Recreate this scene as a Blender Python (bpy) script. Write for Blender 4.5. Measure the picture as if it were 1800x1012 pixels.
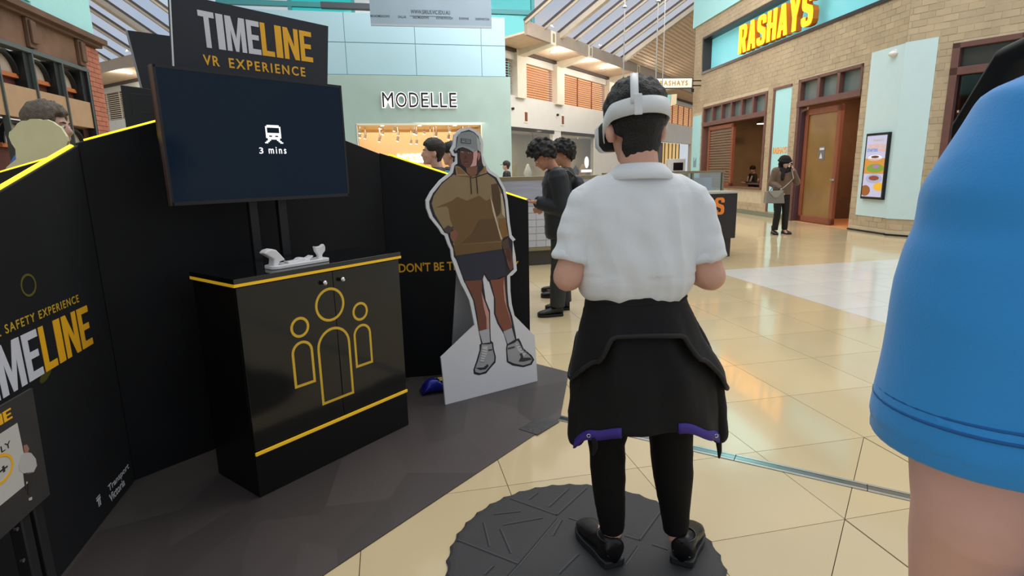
import bpy, bmesh, math, random
from mathutils import Vector, Matrix, noise
random.seed(7)
for o in list(bpy.data.objects): bpy.data.objects.remove(o)
SC = bpy.context.scene
COL = SC.collection
R = math.radians

# ------------------------------------------------------------------ camera
CAM_H, FPX, PITCH, ROLL = 1.45, 1000.0, R(11.75), R(1.15)
cd = bpy.data.cameras.new('camera'); cam = bpy.data.objects.new('camera', cd); COL.objects.link(cam)
cd.sensor_fit = 'HORIZONTAL'; cd.sensor_width = 36.0; cd.lens = 36.0 * FPX / 1800.0
cd.clip_start = 0.05; cd.clip_end = 300
_fw = Vector((0, math.cos(PITCH), -math.sin(PITCH))); _up = Vector((0, math.sin(PITCH), math.cos(PITCH))); _rt = Vector((1, 0, 0))
_cr = _rt * math.cos(ROLL) - _up * math.sin(ROLL); _cu = _rt * math.sin(ROLL) + _up * math.cos(ROLL)
cam.matrix_world = Matrix(((_cr.x, _cu.x, -_fw.x, 0), (_cr.y, _cu.y, -_fw.y, 0), (_cr.z, _cu.z, -_fw.z, CAM_H), (0, 0, 0, 1)))
SC.camera = cam

# ------------------------------------------------------------------ world, large lights, exposure
SC.view_settings.view_transform = 'Standard'; SC.view_settings.look = 'None'
SC.view_settings.gamma = 1.0; SC.view_settings.use_curve_mapping = False
SC.view_settings.exposure = 0.0
WORLD_STRENGTH = 0.70
w = bpy.data.worlds.new('overcast_sky'); SC.world = w; w.use_nodes = True
nt = w.node_tree; nt.nodes.clear()
tc = nt.nodes.new('ShaderNodeTexCoord'); nz = nt.nodes.new('ShaderNodeTexNoise'); nz.inputs['Scale'].default_value = 5.0; nz.inputs['Detail'].default_value = 4
rp = nt.nodes.new('ShaderNodeValToRGB'); rp.color_ramp.elements[0].position = 0.36; rp.color_ramp.elements[0].color = (0.74, 0.86, 1.0, 1)
rp.color_ramp.elements[1].position = 0.56; rp.color_ramp.elements[1].color = (1.0, 0.99, 0.97, 1)
bg = nt.nodes.new('ShaderNodeBackground'); bg.inputs['Strength'].default_value = WORLD_STRENGTH; ow = nt.nodes.new('ShaderNodeOutputWorld')
nt.links.new(tc.outputs['Generated'], nz.inputs['Vector']); nt.links.new(nz.outputs['Fac'], rp.inputs['Fac']); nt.links.new(rp.outputs['Color'], bg.inputs['Color']); nt.links.new(bg.outputs['Background'], ow.inputs['Surface'])

def area_light(name, loc, target, sx, sy, power, col=(1, 1, 1)):
    l = bpy.data.lights.new(name, 'AREA'); l.shape = 'RECTANGLE'; l.size = sx; l.size_y = sy; l.energy = power; l.color = col
    o = bpy.data.objects.new(name, l); COL.objects.link(o); o.location = loc
    o.rotation_euler = (Vector(target) - Vector(loc)).to_track_quat('-Z', 'Y').to_euler(); return o
# daylight coming down through the glazed roof over the court, and through the glazing above the shopfront
area_light('skylight_daylight', (3.5, 9.0, 11.0), (3.0, 9.2, 0), 10, 14, 1250, (1.0, 0.98, 0.95))
area_light('skylight_daylight_court', (4.5, 17.5, 9.0), (3.0, 22.0, 3.0), 14, 9, 1300, (1.0, 0.96, 0.92))

# ------------------------------------------------------------------ pixel -> place helpers (measured survey of the photograph)
def ray(px, py):
    u, v = (px - 900) / FPX, -(py - 506) / FPX
    return _fw + _cr * u + _cu * v
def G(px, py, z=0.0):
    d = ray(px, py); t = (z - CAM_H) / d.z; return Vector((d.x * t, d.y * t, z))
def atY(px, py, Y):
    d = ray(px, py); t = Y / d.y; return Vector((d.x * t, Y, CAM_H + d.z * t))

class Frame:
    """a vertical plane: s runs along it, z is height, d is distance out towards the camera side"""
    def __init__(self, O, ang, off=0.0):
        self.ang = R(ang); self.u = Vector((math.cos(self.ang), math.sin(self.ang), 0)); n = Vector((-self.u.y, self.u.x, 0))
        O = Vector((O[0], O[1], 0)); self.f = n if n.dot(-O) > 0 else -n
        self.O = O + self.f * off
        self.flip = self.u.cross(Vector((0, 0, 1))).dot(self.f) < 0
    def pt(self, s, z, d=0.0): return self.O + self.u * s + Vector((0, 0, z)) + self.f * d
    def px(self, x, y, d=0.0):
        r = ray(x, y); o = self.O + self.f * d; t = self.f.dot(o - Vector((0, 0, CAM_H))) / self.f.dot(r)
        P = Vector((0, 0, CAM_H)) + r * t; return ((P - o).dot(self.u), P.z)
    def pxl(self, pts, d=0.0): return [self.px(x, y, d) for x, y in pts]
    def box(self, m, s0, s1, z0, z1, d0, d1): m.hexa([self.pt(s, z, d) for d in (d0, d1) for s, z in ((s0, z0), (s1, z0), (s1, z1), (s0, z1))])
    def poly(self, m, pts, d0, d1): m.prism([self.pt(s, z, d0) for s, z in pts], [self.pt(s, z, d1) for s, z in pts])
    def quadpx(self, m, pts, d0, d1): self.poly(m, self.pxl(pts, d1), d0, d1)

# ------------------------------------------------------------------ materials (all procedural)
def lin(c): return tuple((x / 12.92 if x <= 0.04045 else ((x + 0.055) / 1.055) ** 2.4) for x in [v / 255.0 for v in c])
MATS = {}
def mat(name, rgb, rough=0.55, metal=0.0, var=0.0, vscale=6.0, bump=0.0, bscale=40.0, emit=0.0, ecol=None, rnd=0.0, spec=0.5, alpha=1.0, trans=0.0, coat=0.0, sheen=0.0, stretch=None, rgb2=None, ior=1.45):
    if name in MATS: return MATS[name]
    m = bpy.data.materials.new(name); m.use_nodes = True; nt = m.node_tree; b = nt.nodes['Principled BSDF']
    L = nt.links.new; c = lin(rgb)
    b.inputs['Roughness'].default_value = rough; b.inputs['Metallic'].default_value = metal; b.inputs['Specular IOR Level'].default_value = spec
    b.inputs['IOR'].default_value = ior
    b.inputs['Coat Weight'].default_value = coat; b.inputs['Coat Roughness'].default_value = 0.05; b.inputs['Sheen Weight'].default_value = sheen
    b.inputs['Transmission Weight'].default_value = trans
    if alpha < 1: b.inputs['Alpha'].default_value = alpha
    tcn = nt.nodes.new('ShaderNodeTexCoord'); vec = tcn.outputs['Object']
    if stretch:
        mp = nt.nodes.new('ShaderNodeMapping'); mp.inputs['Scale'].default_value = stretch; L(vec, mp.inputs['Vector']); vec = mp.outputs['Vector']
    n1 = nt.nodes.new('ShaderNodeTexNoise'); n1.inputs['Scale'].default_value = vscale; n1.inputs['Detail'].default_value = 4; L(vec, n1.inputs['Vector'])
    mx = nt.nodes.new('ShaderNodeMix'); mx.data_type = 'RGBA'
    v = max(var, 0.015)
    c2 = lin(rgb2) if rgb2 else tuple(min(1, x * (1 + v)) for x in c)
    mx.inputs[6].default_value = (*(c if rgb2 else [x * (1 - v) for x in c]), 1); mx.inputs[7].default_value = (*c2, 1)
    mr = nt.nodes.new('ShaderNodeMapRange'); mr.inputs[1].default_value = 0.3; mr.inputs[2].default_value = 0.7; L(n1.outputs['Fac'], mr.inputs[0]); L(mr.outputs[0], mx.inputs[0])
    out = mx.outputs[2]
    if rnd:
        oi = nt.nodes.new('ShaderNodeObjectInfo'); hs = nt.nodes.new('ShaderNodeHueSaturation'); mr2 = nt.nodes.new('ShaderNodeMapRange')
        mr2.inputs[3].default_value = 1 - rnd; mr2.inputs[4].default_value = 1 + rnd; L(oi.outputs['Random'], mr2.inputs[0]); L(mr2.outputs[0], hs.inputs['Value']); L(out, hs.inputs['Color']); out = hs.outputs['Color']
    L(out, b.inputs['Base Color'])
    if bump:
        n2 = nt.nodes.new('ShaderNodeTexNoise'); n2.inputs['Scale'].default_value = bscale; n2.inputs['Detail'].default_value = 5; L(vec, n2.inputs['Vector'])
        bp = nt.nodes.new('ShaderNodeBump'); bp.inputs['Strength'].default_value = bump; bp.inputs['Distance'].default_value = 0.02; L(n2.outputs['Fac'], bp.inputs['Height']); L(bp.outputs['Normal'], b.inputs['Normal'])
    if emit:
        b.inputs['Emission Color'].default_value = (*(lin(ecol) if ecol else c), 1); b.inputs['Emission Strength'].default_value = emit
    MATS[name] = m; return m
def glass(name, rgb, fac, rough=0.05):
    """thin pane: tinted see-through mixed with a glossy skin"""
    if name in MATS: return MATS[name]
    m = bpy.data.materials.new(name); m.use_nodes = True; nt = m.node_tree; nt.nodes.clear(); L = nt.links.new
    t = nt.nodes.new('ShaderNodeBsdfTransparent'); g = nt.nodes.new('ShaderNodeBsdfGlossy'); x = nt.nodes.new('ShaderNodeMixShader'); o = nt.nodes.new('ShaderNodeOutputMaterial')
    n1 = nt.nodes.new('ShaderNodeTexNoise'); n1.inputs['Scale'].default_value = 0.8; mx = nt.nodes.new('ShaderNodeMix'); mx.data_type = 'RGBA'; c = lin(rgb)
    mx.inputs[6].default_value = (*[v * 0.96 for v in c], 1); mx.inputs[7].default_value = (*c, 1); L(n1.outputs['Fac'], mx.inputs[0]); L(mx.outputs[2], t.inputs['Color'])
    g.inputs['Roughness'].default_value = rough; x.inputs[0].default_value = fac
    L(t.outputs[0], x.inputs[1]); L(g.outputs[0], x.inputs[2]); L(x.outputs[0], o.inputs['Surface']); MATS[name] = m; return m

# ------------------------------------------------------------------ mesh builder
class MB:
    def __init__(s): s.v = []; s.f = []
    def add(s, vs, fs):
        n = len(s.v); s.v += [tuple(p) for p in vs]; s.f += [tuple(i + n for i in f) for f in fs]; return s
    def hexa(s, p): return s.add(p, [(0, 3, 2, 1), (4, 5, 6, 7), (0, 1, 5, 4), (1, 2, 6, 5), (2, 3, 7, 6), (3, 0, 4, 7)])
    def box(s, x0, x1, y0, y1, z0, z1): return s.hexa([(x0, y0, z0), (x1, y0, z0), (x1, y1, z0), (x0, y1, z0), (x0, y0, z1), (x1, y0, z1), (x1, y1, z1), (x0, y1, z1)])
    def prism(s, a, b):
        n = len(a); s.add(list(a) + list(b), [tuple(reversed(range(n))), tuple(range(n, 2 * n))] + [(i, (i + 1) % n, n + (i + 1) % n, n + i) for i in range(n)]); return s
    def rings(s, rs, cap=True, closed=True):
        n = len(rs[0]); base = len(s.v)
        for r in rs: s.v += [tuple(p) for p in r]
        m = n if closed else n - 1
        for k in range(len(rs) - 1):
            for i in range(m):
                j = (i + 1) % n; s.f.append((base + k * n + i, base + k * n + j, base + (k + 1) * n + j, base + (k + 1) * n + i))
        if cap:
            s.f.append(tuple(base + i for i in reversed(range(n)))); e = base + (len(rs) - 1) * n; s.f.append(tuple(e + i for i in range(n)))
        return s
    def tube(s, pts, r, n=8, cap=True):
        """pts: path; r: number or list"""
        pts = [Vector(p) for p in pts]; rs = []; a = None
        for i, p in enumerate(pts):
            t = (pts[min(i + 1, len(pts) - 1)] - pts[max(i - 1, 0)]).normalized()
            if a is None:
                a = t.cross(Vector((0, 0, 1)))
                if a.length < 0.3: a = t.cross(Vector((0, 1, 0)))
            else: a = a - t * a.dot(t)
            a.normalize(); b = a.cross(t).normalized(); q = r[i] if isinstance(r, (list, tuple)) else r
            qa, qb = q if isinstance(q, (list, tuple)) else (q, q)
            rs.append([p + a * (math.cos(2 * math.pi * k / n) * qa) + b * (math.sin(2 * math.pi * k / n) * qb) for k in range(n)])
        return s.rings(rs, cap)
    def cyl(s, a, b, r, n=14, r2=None): return s.tube([a, b], [r, r if r2 is None else r2], n)
    def ell(s, c, rx, ry, rz, n=12, m=8, rot=None):
        c = Vector(c); rs = []
        for k in range(m + 1):
            th = math.pi * (0.02 + 0.96 * k / m)
            ring = []
            for i in range(n):
                ph = 2 * math.pi * i / n; p = Vector((rx * math.sin(th) * math.cos(ph), ry * math.sin(th) * math.sin(ph), -rz * math.cos(th)))
                ring.append(c + (rot @ p if rot else p))
            rs.append(ring)
        return s.rings(rs)
    def limb(s, pts, n=14):
        """closed tapered limb with rounded ends; pts = [(pos, r) or (pos, ra, rb)]"""
        P = [Vector(p[0]) for p in pts]; Rr = [((p[1], p[1]) if len(p) == 2 else (p[1], p[2])) for p in pts]
        d0 = (P[0] - P[1]).normalized(); d1 = (P[-1] - P[-2]).normalized(); r0 = min(Rr[0]); r1 = min(Rr[-1])
        path = [P[0] + d0 * r0 * 0.95, P[0] + d0 * r0 * 0.6] + P + [P[-1] + d1 * r1 * 0.6, P[-1] + d1 * r1 * 0.95]
        rad = [tuple(x * 0.25 for x in Rr[0]), tuple(x * 0.8 for x in Rr[0])] + Rr + [tuple(x * 0.8 for x in Rr[-1]), tuple(x * 0.25 for x in Rr[-1])]
        return s.tube(path, rad, n)
    def mesh(s, name, mt, smooth=False):
        me = bpy.data.meshes.new(name); me.from_pydata(s.v, [], s.f); me.update()
        bm = bmesh.new(); bm.from_mesh(me); bmesh.ops.recalc_face_normals(bm, faces=bm.faces); bm.to_mesh(me); bm.free()
        if mt: me.materials.append(mt)
        if smooth: me.shade_smooth()
        return me
    def build(s, name, mt, parent=None, smooth=False, bevel=0.0, kind=None):
        return link(name, s.mesh(name, mt, smooth), parent, bevel, kind)
def link(name, me, parent=None, bevel=0.0, kind=None, local=False):
    o = bpy.data.objects.new(name, me); COL.objects.link(o)
    if parent:
        o.parent = parent
        if not local: o.matrix_parent_inverse = wm(parent).inverted()
    if bevel:
        b = o.modifiers.new('bevel', 'BEVEL'); b.width = bevel; b.segments = 2; b.limit_method = 'ANGLE'; b.angle_limit = R(40)
    if kind: o['kind'] = kind
    return o
def wm(o):
    m = o.matrix_basis.copy()
    if o.parent: m = wm(o.parent) @ o.matrix_parent_inverse @ m
    return m
def tag(o, label=None, cat=None, group=None, kind=None):
    if label: o['label'] = label
    if cat: o['category'] = cat
    if group: o['group'] = group
    if kind: o['kind'] = kind
    return o
def thing(name, loc, label=None, cat=None, group=None, rz=0.0):
    o = bpy.data.objects.new(name, None); COL.objects.link(o); o.location = loc; o.rotation_euler = (0, 0, rz); o.empty_display_size = 0.1
    return tag(o, label, cat, group)
def setting(name, mb, mt, label=None, cat=None, **k):
    o = mb.build(name, mt, **k); o['kind'] = 'structure'
    if label: o['label'] = label
    if cat: o['category'] = cat
    return o
def struct_empty(name, loc, label, cat):
    o = thing(name, loc, label, cat); o['kind'] = 'structure'; return o
def text_mesh(txt, bold=0.0, depth=0.0, spacing=1.0, align='LEFT'):
    cu = bpy.data.curves.new('txt', 'FONT'); cu.body = txt; cu.size = 1.0; cu.offset = bold; cu.extrude = depth; cu.space_character = spacing; cu.align_x = align; cu.resolution_u = 3
    ob = bpy.data.objects.new('txt', cu); COL.objects.link(ob)
    bpy.context.view_layer.update()
    me = bpy.data.meshes.new_from_object(ob.evaluated_get(bpy.context.evaluated_depsgraph_get()))
    bpy.data.objects.remove(ob); bpy.data.curves.remove(cu); return me
def text(name, txt, fr, s0, s1, z0, z1, d, mt, parent, bold=0.0, depth=0.0015, spacing=1.0, z0b=None, z1b=None):
    """lettering fitted into the box s0..s1, z0..z1 of a frame; s0 is where the first letter begins"""
    me = text_mesh(txt, bold, 1.0, spacing); vs = [v.co.copy() for v in me.vertices]
    x0 = min(v.x for v in vs); x1 = max(v.x for v in vs); y0 = min(v.y for v in vs); y1 = max(v.y for v in vs)
    for v in me.vertices:
        a = (v.co.x - x0) / (x1 - x0); b = (v.co.y - y0) / (y1 - y0)
        zz0 = z0 + ((z0b - z0) * a if z0b is not None else 0); zz1 = z1 + ((z1b - z1) * a if z1b is not None else 0)
        v.co = fr.pt(s0 + (s1 - s0) * a, zz0 + (zz1 - zz0) * b, d + (depth if v.co.z > 0 else 0.0))
    bm = bmesh.new(); bm.from_mesh(me); bmesh.ops.recalc_face_normals(bm, faces=bm.faces); bm.to_mesh(me); bm.free()
    me.materials.clear(); me.materials.append(mt); me.name = name
    return link(name, me, parent)
GLYPH = {  # block capitals on a 0..1 square, each a list of polygons
 'T': [[(0, 1), (0, .84), (.34, .84), (.34, 0), (.66, 0), (.66, .84), (1, .84), (1, 1)]],
 'I': [[(0, 0), (1, 0), (1, 1), (0, 1)]],
 'M': [[(0, 0), (.24, 0), (.24, .62), (.42, 0), (.58, 0), (.76, .62), (.76, 0), (1, 0), (1, 1), (.7, 1), (.5, .38), (.3, 1), (0, 1)]],
 'E': [[(0, 0), (1, 0), (1, .16), (.36, .16), (.36, .43), (.9, .43), (.9, .58), (.36, .58), (.36, .84), (1, .84), (1, 1), (0, 1)]],
 'L': [[(0, 0), (1, 0), (1, .16), (.37, .16), (.37, 1), (0, 1)]],
 'N': [[(0, 0), (.3, 0), (.3, .6), (.7, 0), (1, 0), (1, 1), (.7, 1), (.7, .42), (.3, 1), (0, 1)]],
 'R': [[(0, 0), (.34, 0), (.34, 1), (0, 1)], [(.34, 1), (.34, .84), (.6, .84), (.67, .8), (.67, .6), (.6, .54), (.34, .54), (.34, .38), (.48, .38), (.66, 0), (1, 0), (.8, .42), (.95, .52), (1, .64), (1, .82), (.9, .95), (.75, 1)]],
 'A': [[(0, 0), (.31, 0), (.5, .7), (.5, 1), (.33, 1)], [(1, 0), (.67, 1), (.5, 1), (.5, .7), (.69, 0)], [(.33, .2), (.67, .2), (.63, .35), (.37, .35)]],
 'S': [[(0, .28), (0, .16), (.1, .04), (.28, 0), (.72, 0), (.9, .04), (1, .16), (1, .4), (.9, .54), (.4, .66), (.34, .7), (.34, .8), (.4, .85), (.6, .85), (.66, .8), (.66, .7), (1, .7), (1, .84), (.9, .96), (.72, 1), (.28, 1), (.1, .96), (0, .84), (0, .62), (.1, .5), (.6, .37), (.66, .32), (.66, .2), (.6, .15), (.4, .15), (.34, .2), (.34, .28)]],
 'H': [[(0, 0), (.34, 0), (.34, .42), (.66, .42), (.66, 0), (1, 0), (1, 1), (.66, 1), (.66, .58), (.34, .58), (.34, 1), (0, 1)]],
 'Y': [[(.33, 0), (.67, 0), (.67, .42), (1, 1), (.66, 1), (.5, .62), (.34, 1), (0, 1), (.33, .42)]],
}
GW = {'I': .46, 'M': 1.32, 'L': .86, 'E': .9, 'N': 1.08}
def blocks(txt, fr, s0, s1, z0, z1, d0, d1, mt, parent, gap=0.13, name='letter', z0b=None, z1b=None, mats=None, slant=0.0):
    ws = [GW.get(c, 1.0) for c in txt]; tot = sum(ws) + gap * (len(txt) - 1); x = 0.0; out = []
    for i, c in enumerate(txt):
        m = MB()
        for pg in GLYPH[c]:
            pts = []
            for gx, gy in pg:
                a = (x + gx * ws[i]) / tot; zz0 = z0 + ((z0b - z0) * a if z0b is not None else 0); zz1 = z1 + ((z1b - z1) * a if z1b is not None else 0)
                pts.append((s0 + (s1 - s0) * a, zz0 + (zz1 - zz0) * gy))
            fr.poly(m, pts, d0, d1)
        out.append(m.build(name, mats[i] if mats else mt, parent)); x += ws[i] + gap
    return out
# ================================================================== FLOOR
M_tile = mat('beige_polished_tile', (203, 184, 146), rough=0.11, var=0.035, vscale=1.2, rnd=0.03, spec=0.5, bump=0.008, bscale=3, coat=.25)
M_tilew = mat('white_polished_tile', (205, 203, 196), rough=0.14, var=0.03, vscale=1.2, rnd=0.02)
M_grout = mat('dark_grout', (88, 74, 54), rough=0.9, var=0.1)
TA = R(12.0); tu = Vector((math.cos(TA), math.sin(TA), 0)); tv = Vector((-math.sin(TA), math.cos(TA), 0))
PU, PV, U0, V0 = 0.655, 0.595, 1.776, 1.785
m = MB(); m.box(-45, 45, -12, 70, -0.08, -0.012)
floor = setting('floor', m, M_grout, 'polished beige stone tile floor of the mall concourse', 'floor')
def tile_mesh(name, pts, mt):
    m = MB(); m.prism([(x, y, -0.012) for x, y in pts], [(x, y, 0.0) for x, y in pts]); return m.mesh(name, mt)
g = 0.0016
hu, hv = PU / 2 - g, PV / 2 - g
TM = {w_: tile_mesh('tile', [(-hu, -hv), (hu, -hv), (hu, hv), (-hu, hv)], mt) for w_, mt in ((0, M_tile), (1, M_tilew))}
TRI = [tile_mesh('tile', [(-hu, -hv), (hu - .004, -hv), (hu - .004, hv - .004)], M_tile), tile_mesh('tile', [(-hu, -hv + .004), (hu - .004, hv), (-hu, hv)], M_tile)]
def in_view(P):
    q = P - Vector((0, 0, CAM_H)); z = q.dot(_fw)
    if z < 0.2: return False
    x = q.dot(_cr) / z * FPX; y = -q.dot(_cu) / z * FPX
    return -960 < x < 960 and -560 < y < 640
cells = []
for i in range(-30, 32):
    for j in range(-8, 34):
        c = tu * (U0 + (i + .5) * PU) + tv * (V0 + (j + .5) * PV)
        if c.y < -3 or c.y > 21: continue
        white = (U0 + i * PU > 4.3 and V0 + (j + 1) * PV < 7.3 and not (V0 + j * PV < 2.2))
        cells.append((c, i, j, white))
def carpeted(c): return c.x < -0.25 and (c - Vector((-0.716, 1.837, 0))).dot(Vector((-0.799, 0.602, 0))) > 0.45 and c.y < 4
vis = [c for c in cells if in_view(c[0]) and not carpeted(c[0])]
vis.sort(key=lambda c: c[0].length); keep = set((c[1], c[2]) for c in vis[:285])
rest = {0: MB(), 1: MB()}
for c, i, j, white in cells:
    if (i, j) in keep:
        parts = TRI if (i == j and 0 <= i <= 0) or (i == j and i < 0) else [TM[1 if white else 0]]
        for me in parts:
            o = link('tile', me, floor, local=True); o.location = c; o.rotation_euler = (0, 0, TA)
    else:
        for a, b in ((0, 0),):
            q = [c + tu * (sx * hu) + tv * (sy * hv) for sx, sy in ((-1, -1), (1, -1), (1, 1), (-1, 1))]
            rest[1 if white else 0].prism([p + Vector((0, 0, -0.012)) for p in q], q)
rest[0].build('tile_field', M_tile, floor, kind='stuff'); rest[1].build('tile_field', M_tilew, floor, kind='stuff')
m = MB()
for q in ([(-45, 20.2), (45, 30), (45, 70), (-45, 70)], [(14, -12), (45, -12), (45, 30), (14, 24)], [(-45, -12), (-15, -12), (-15, 26), (-45, 20.2)]):
    m.prism([(x, y, -0.012) for x, y in q], [(x, y, -0.0005) for x, y in q])
m.build('far_paving', M_tile, floor, kind='stuff')
# white inlaid wedge in front of the restaurant
# expansion joint: bright aluminium rails with a dark seal
jf = Frame((0.271, 3.147), 148.9)
M_alu = mat('brushed_aluminium', (205, 208, 212), rough=0.22, metal=1.0, var=0.06, vscale=20, stretch=(1, 1, 30))
M_seal = mat('grey_rubber_seal', (95, 100, 100), rough=0.3, var=0.1)
ju = -jf.u; jn = Vector((-ju.y, ju.x, 0))
joint = struct_empty('trim_1', (1.2, 2.59, 0), 'metal expansion joint strip crossing the tiles beyond the round mat', 'trim')
def strip(name, a, b, w0, w1, z0, z1, mt, par):
    P = Vector((0.271, 3.147, 0)); m = MB(); m.hexa([P + ju * s + jn * w_ + Vector((0, 0, z)) for z in (z0, z1) for s, w_ in ((a, w0), (b, w0), (b, w1), (a, w1))]); return m.build(name, mt, par)
for a, b in ((-.12, .98), (.984, 1.55), (1.554, 3.2)):
    strip('rail', a, b, -0.034, -0.018, 0, 0.004, M_alu, joint); strip('rail', a, b, 0.018, 0.034, 0, 0.004, M_alu, joint)
    strip('cover_plate', a, b, -0.0145, 0.0145, 0, 0.0035, mat('joint_cover_plate', (150, 160, 160), rough=0.12, metal=0.9), joint)
strip('seal', -.12, 3.2, -0.0345, 0.0345, 0, 0.0012, mat('joint_black_seal', (25, 25, 27), rough=0.6), joint)

# ================================================================== BOOTH FLOOR
M_vinyl = mat('booth_vinyl', (72, 66, 65), rough=0.42, var=0.05, vscale=2.0, bump=0.02, bscale=60)
def facet_nodes(m):
    nt = m.node_tree; L = nt.links.new; b = nt.nodes['Principled BSDF']; src = b.inputs['Base Color'].links[0].from_socket
    tc = nt.nodes.new('ShaderNodeTexCoord'); vo = nt.nodes.new('ShaderNodeTexVoronoi'); vo.inputs['Scale'].default_value = 2.3
    mp = nt.nodes.new('ShaderNodeMapping'); mp.inputs['Rotation'].default_value = (0, 0, 0.6); mp.inputs['Scale'].default_value = (1.6, .7, 1); L(tc.outputs['Object'], mp.inputs['Vector']); L(mp.outputs['Vector'], vo.inputs['Vector'])
    bw = nt.nodes.new('ShaderNodeRGBToBW'); L(vo.outputs['Color'], bw.inputs['Color']); mr = nt.nodes.new('ShaderNodeMapRange'); mr.inputs[3].default_value = 0.68; mr.inputs[4].default_value = 1.32; L(bw.outputs[0], mr.inputs[0])
    hs = nt.nodes.new('ShaderNodeHueSaturation'); L(mr.outputs[0], hs.inputs['Value']); L(src, hs.inputs['Color']); L(hs.outputs['Color'], b.inputs['Base Color'])
facet_nodes(M_vinyl)
pg = [(-2.05, 0.066), (0.271, 3.147), (0.40, 3.912), (0.16, 4.12), (-0.9, 4.02), (-2.0, 2.75), (-3.6, 3.4), (-4.2, 0.4)]
m = MB(); m.prism([(x, y, 0.0) for x, y in pg], [(x, y, 0.006) for x, y in pg])
tag(m.build('booth_floor_mat', M_vinyl), 'dark grey facet-patterned vinyl floor of the black exhibition booth', 'floor mat')
c0 = G(945, 766); c1 = G(912, 756); c2 = G(948, 734); c3 = G(984, 742)
m = MB(); q = [c0, c1, c2, c3]; m.prism([p + Vector((0, 0, 0.0062)) for p in q], [p + Vector((0, 0, 0.0085)) for p in q])
tp = m.build('tape_patch', mat('grey_gaffer_tape', (58, 58, 58), rough=0.4, var=0.15, vscale=30, bump=0.2, bscale=60)); tag(tp, 'square patch of dark grey tape on the corner of the vinyl booth floor', 'tape')

# ================================================================== BOOTH WALLS
M_blk = mat('black_stretch_fabric', (13, 15, 19), rough=0.62, var=0.3, vscale=3.0, bump=0.10, bscale=5, sheen=0.03, spec=0.3)
M_blkp = mat('black_frame_paint', (14, 15, 18), rough=0.35, var=0.1)
M_led = mat('yellow_led_tube', (255, 225, 30), emit=2.3, ecol=(255, 214, 20), rough=0.4)
M_gold = mat('printed_gold', (232, 172, 34), rough=0.45, var=0.03)
M_silver = mat('printed_silver', (205, 207, 216), rough=0.45, var=0.03)
M_golddim = mat('printed_gold_thin', (196, 160, 42), rough=0.45, var=0.03)
W1 = (-1.852, 2.528)
FL = Frame(W1, 103.17)      # left wing: s<0 comes towards the camera
FM = Frame(W1, 52.9)        # back panel: s grows to the right
FR = Frame((-0.857, 3.853), 8.9)
TH = 0.04
def wall_panel(fr, name, pts, label, led=None):
    c = sum((Vector(fr.pt(s, z)) for s, z in pts), Vector()) / len(pts)
    t = thing(name, (c.x, c.y, 0), label, 'booth wall')
    m = MB(); fr.poly(m, pts, -TH, 0.0); m.build('fabric_panel', M_blk, t, bevel=0.004)
    return t
def led_line(fr, a, b, par, rad=0.0065, d=-0.02):
    m = MB(); A = fr.pt(a[0], a[1] + .008, d); B = fr.pt(b[0], b[1] + .008, d); m.cyl(A, B, rad, 10); o = m.build('led_strip', M_led, par, smooth=True); o['label'] = 'glowing yellow light strip'
    m = MB(); m.cyl(A - Vector((0, 0, .008)), B - Vector((0, 0, .008)), rad * 1.0, 8); m.build('led_channel', M_blkp, par)
wl = wall_panel(FL, 'booth_wall', [(-2.3, 0.006), (0, 0.006), (0, 1.59), (-2.3, 0.90)], 'black booth wall panel at left printed with RAIL SAFETY EXPERIENCE TIMELINE')
led_line(FL, (-2.3, 0.885), (-0.02, 1.572), wl, 0.0125)
wb = wall_panel(FM, 'booth_wall', [(0, 0.006), (1.655, 0.006), (1.655, 1.57), (1.40, 1.645), (0.80, 1.855), (0, 1.60)], 'tall black gabled booth wall panel behind the television')
led_line(FM, (0.03, 1.603), (0.42, 1.728), wb, 0.006)
wr = wall_panel(FR, 'booth_wall', [(0, 0.006), (0.995, 0.006), (0.995, 1.235), (0, 1.575)], "black booth wall panel with gold DON'T BE THE lettering behind the cutout")
led_line(FR, (0.06, 1.555), (0.985, 1.236), wr, 0.006)
# seam posts between the panels
for fr, s in ((FM, 1.655), (FL, 0.0)):
    m = MB(); P = fr.pt(s, 0, -0.02); m.cyl(P + Vector((0, 0, .006)), P + Vector((0, 0, 1.555)), 0.016, 12); m.build('corner_post', M_blkp, wb, smooth=True)
# far wing of the booth, its light strip seen over the left wall
FB = Frame((-1.90, 2.60), 160)
if FB.px(0, 300)[0] < 0: FB = Frame((-1.90, 2.60), -20)
s_ = FB.px(0, 300); e_ = FB.px(122, 263)
wf = wall_panel(FB, 'booth_wall', [(s_[0] * 1.5, .006), (e_[0], .006), (e_[0], e_[1] - .01), (s_[0] * 1.5, s_[1] + (s_[1] - e_[1]) * .5 - .01)], 'far wing of the black booth with a thin yellow light strip, behind the left wall')
led_line(FB, (s_[0] * 1.5, s_[1] + (s_[1] - e_[1]) * .5 - .012), (e_[0], e_[1] - .012), wf, 0.005)
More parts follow.
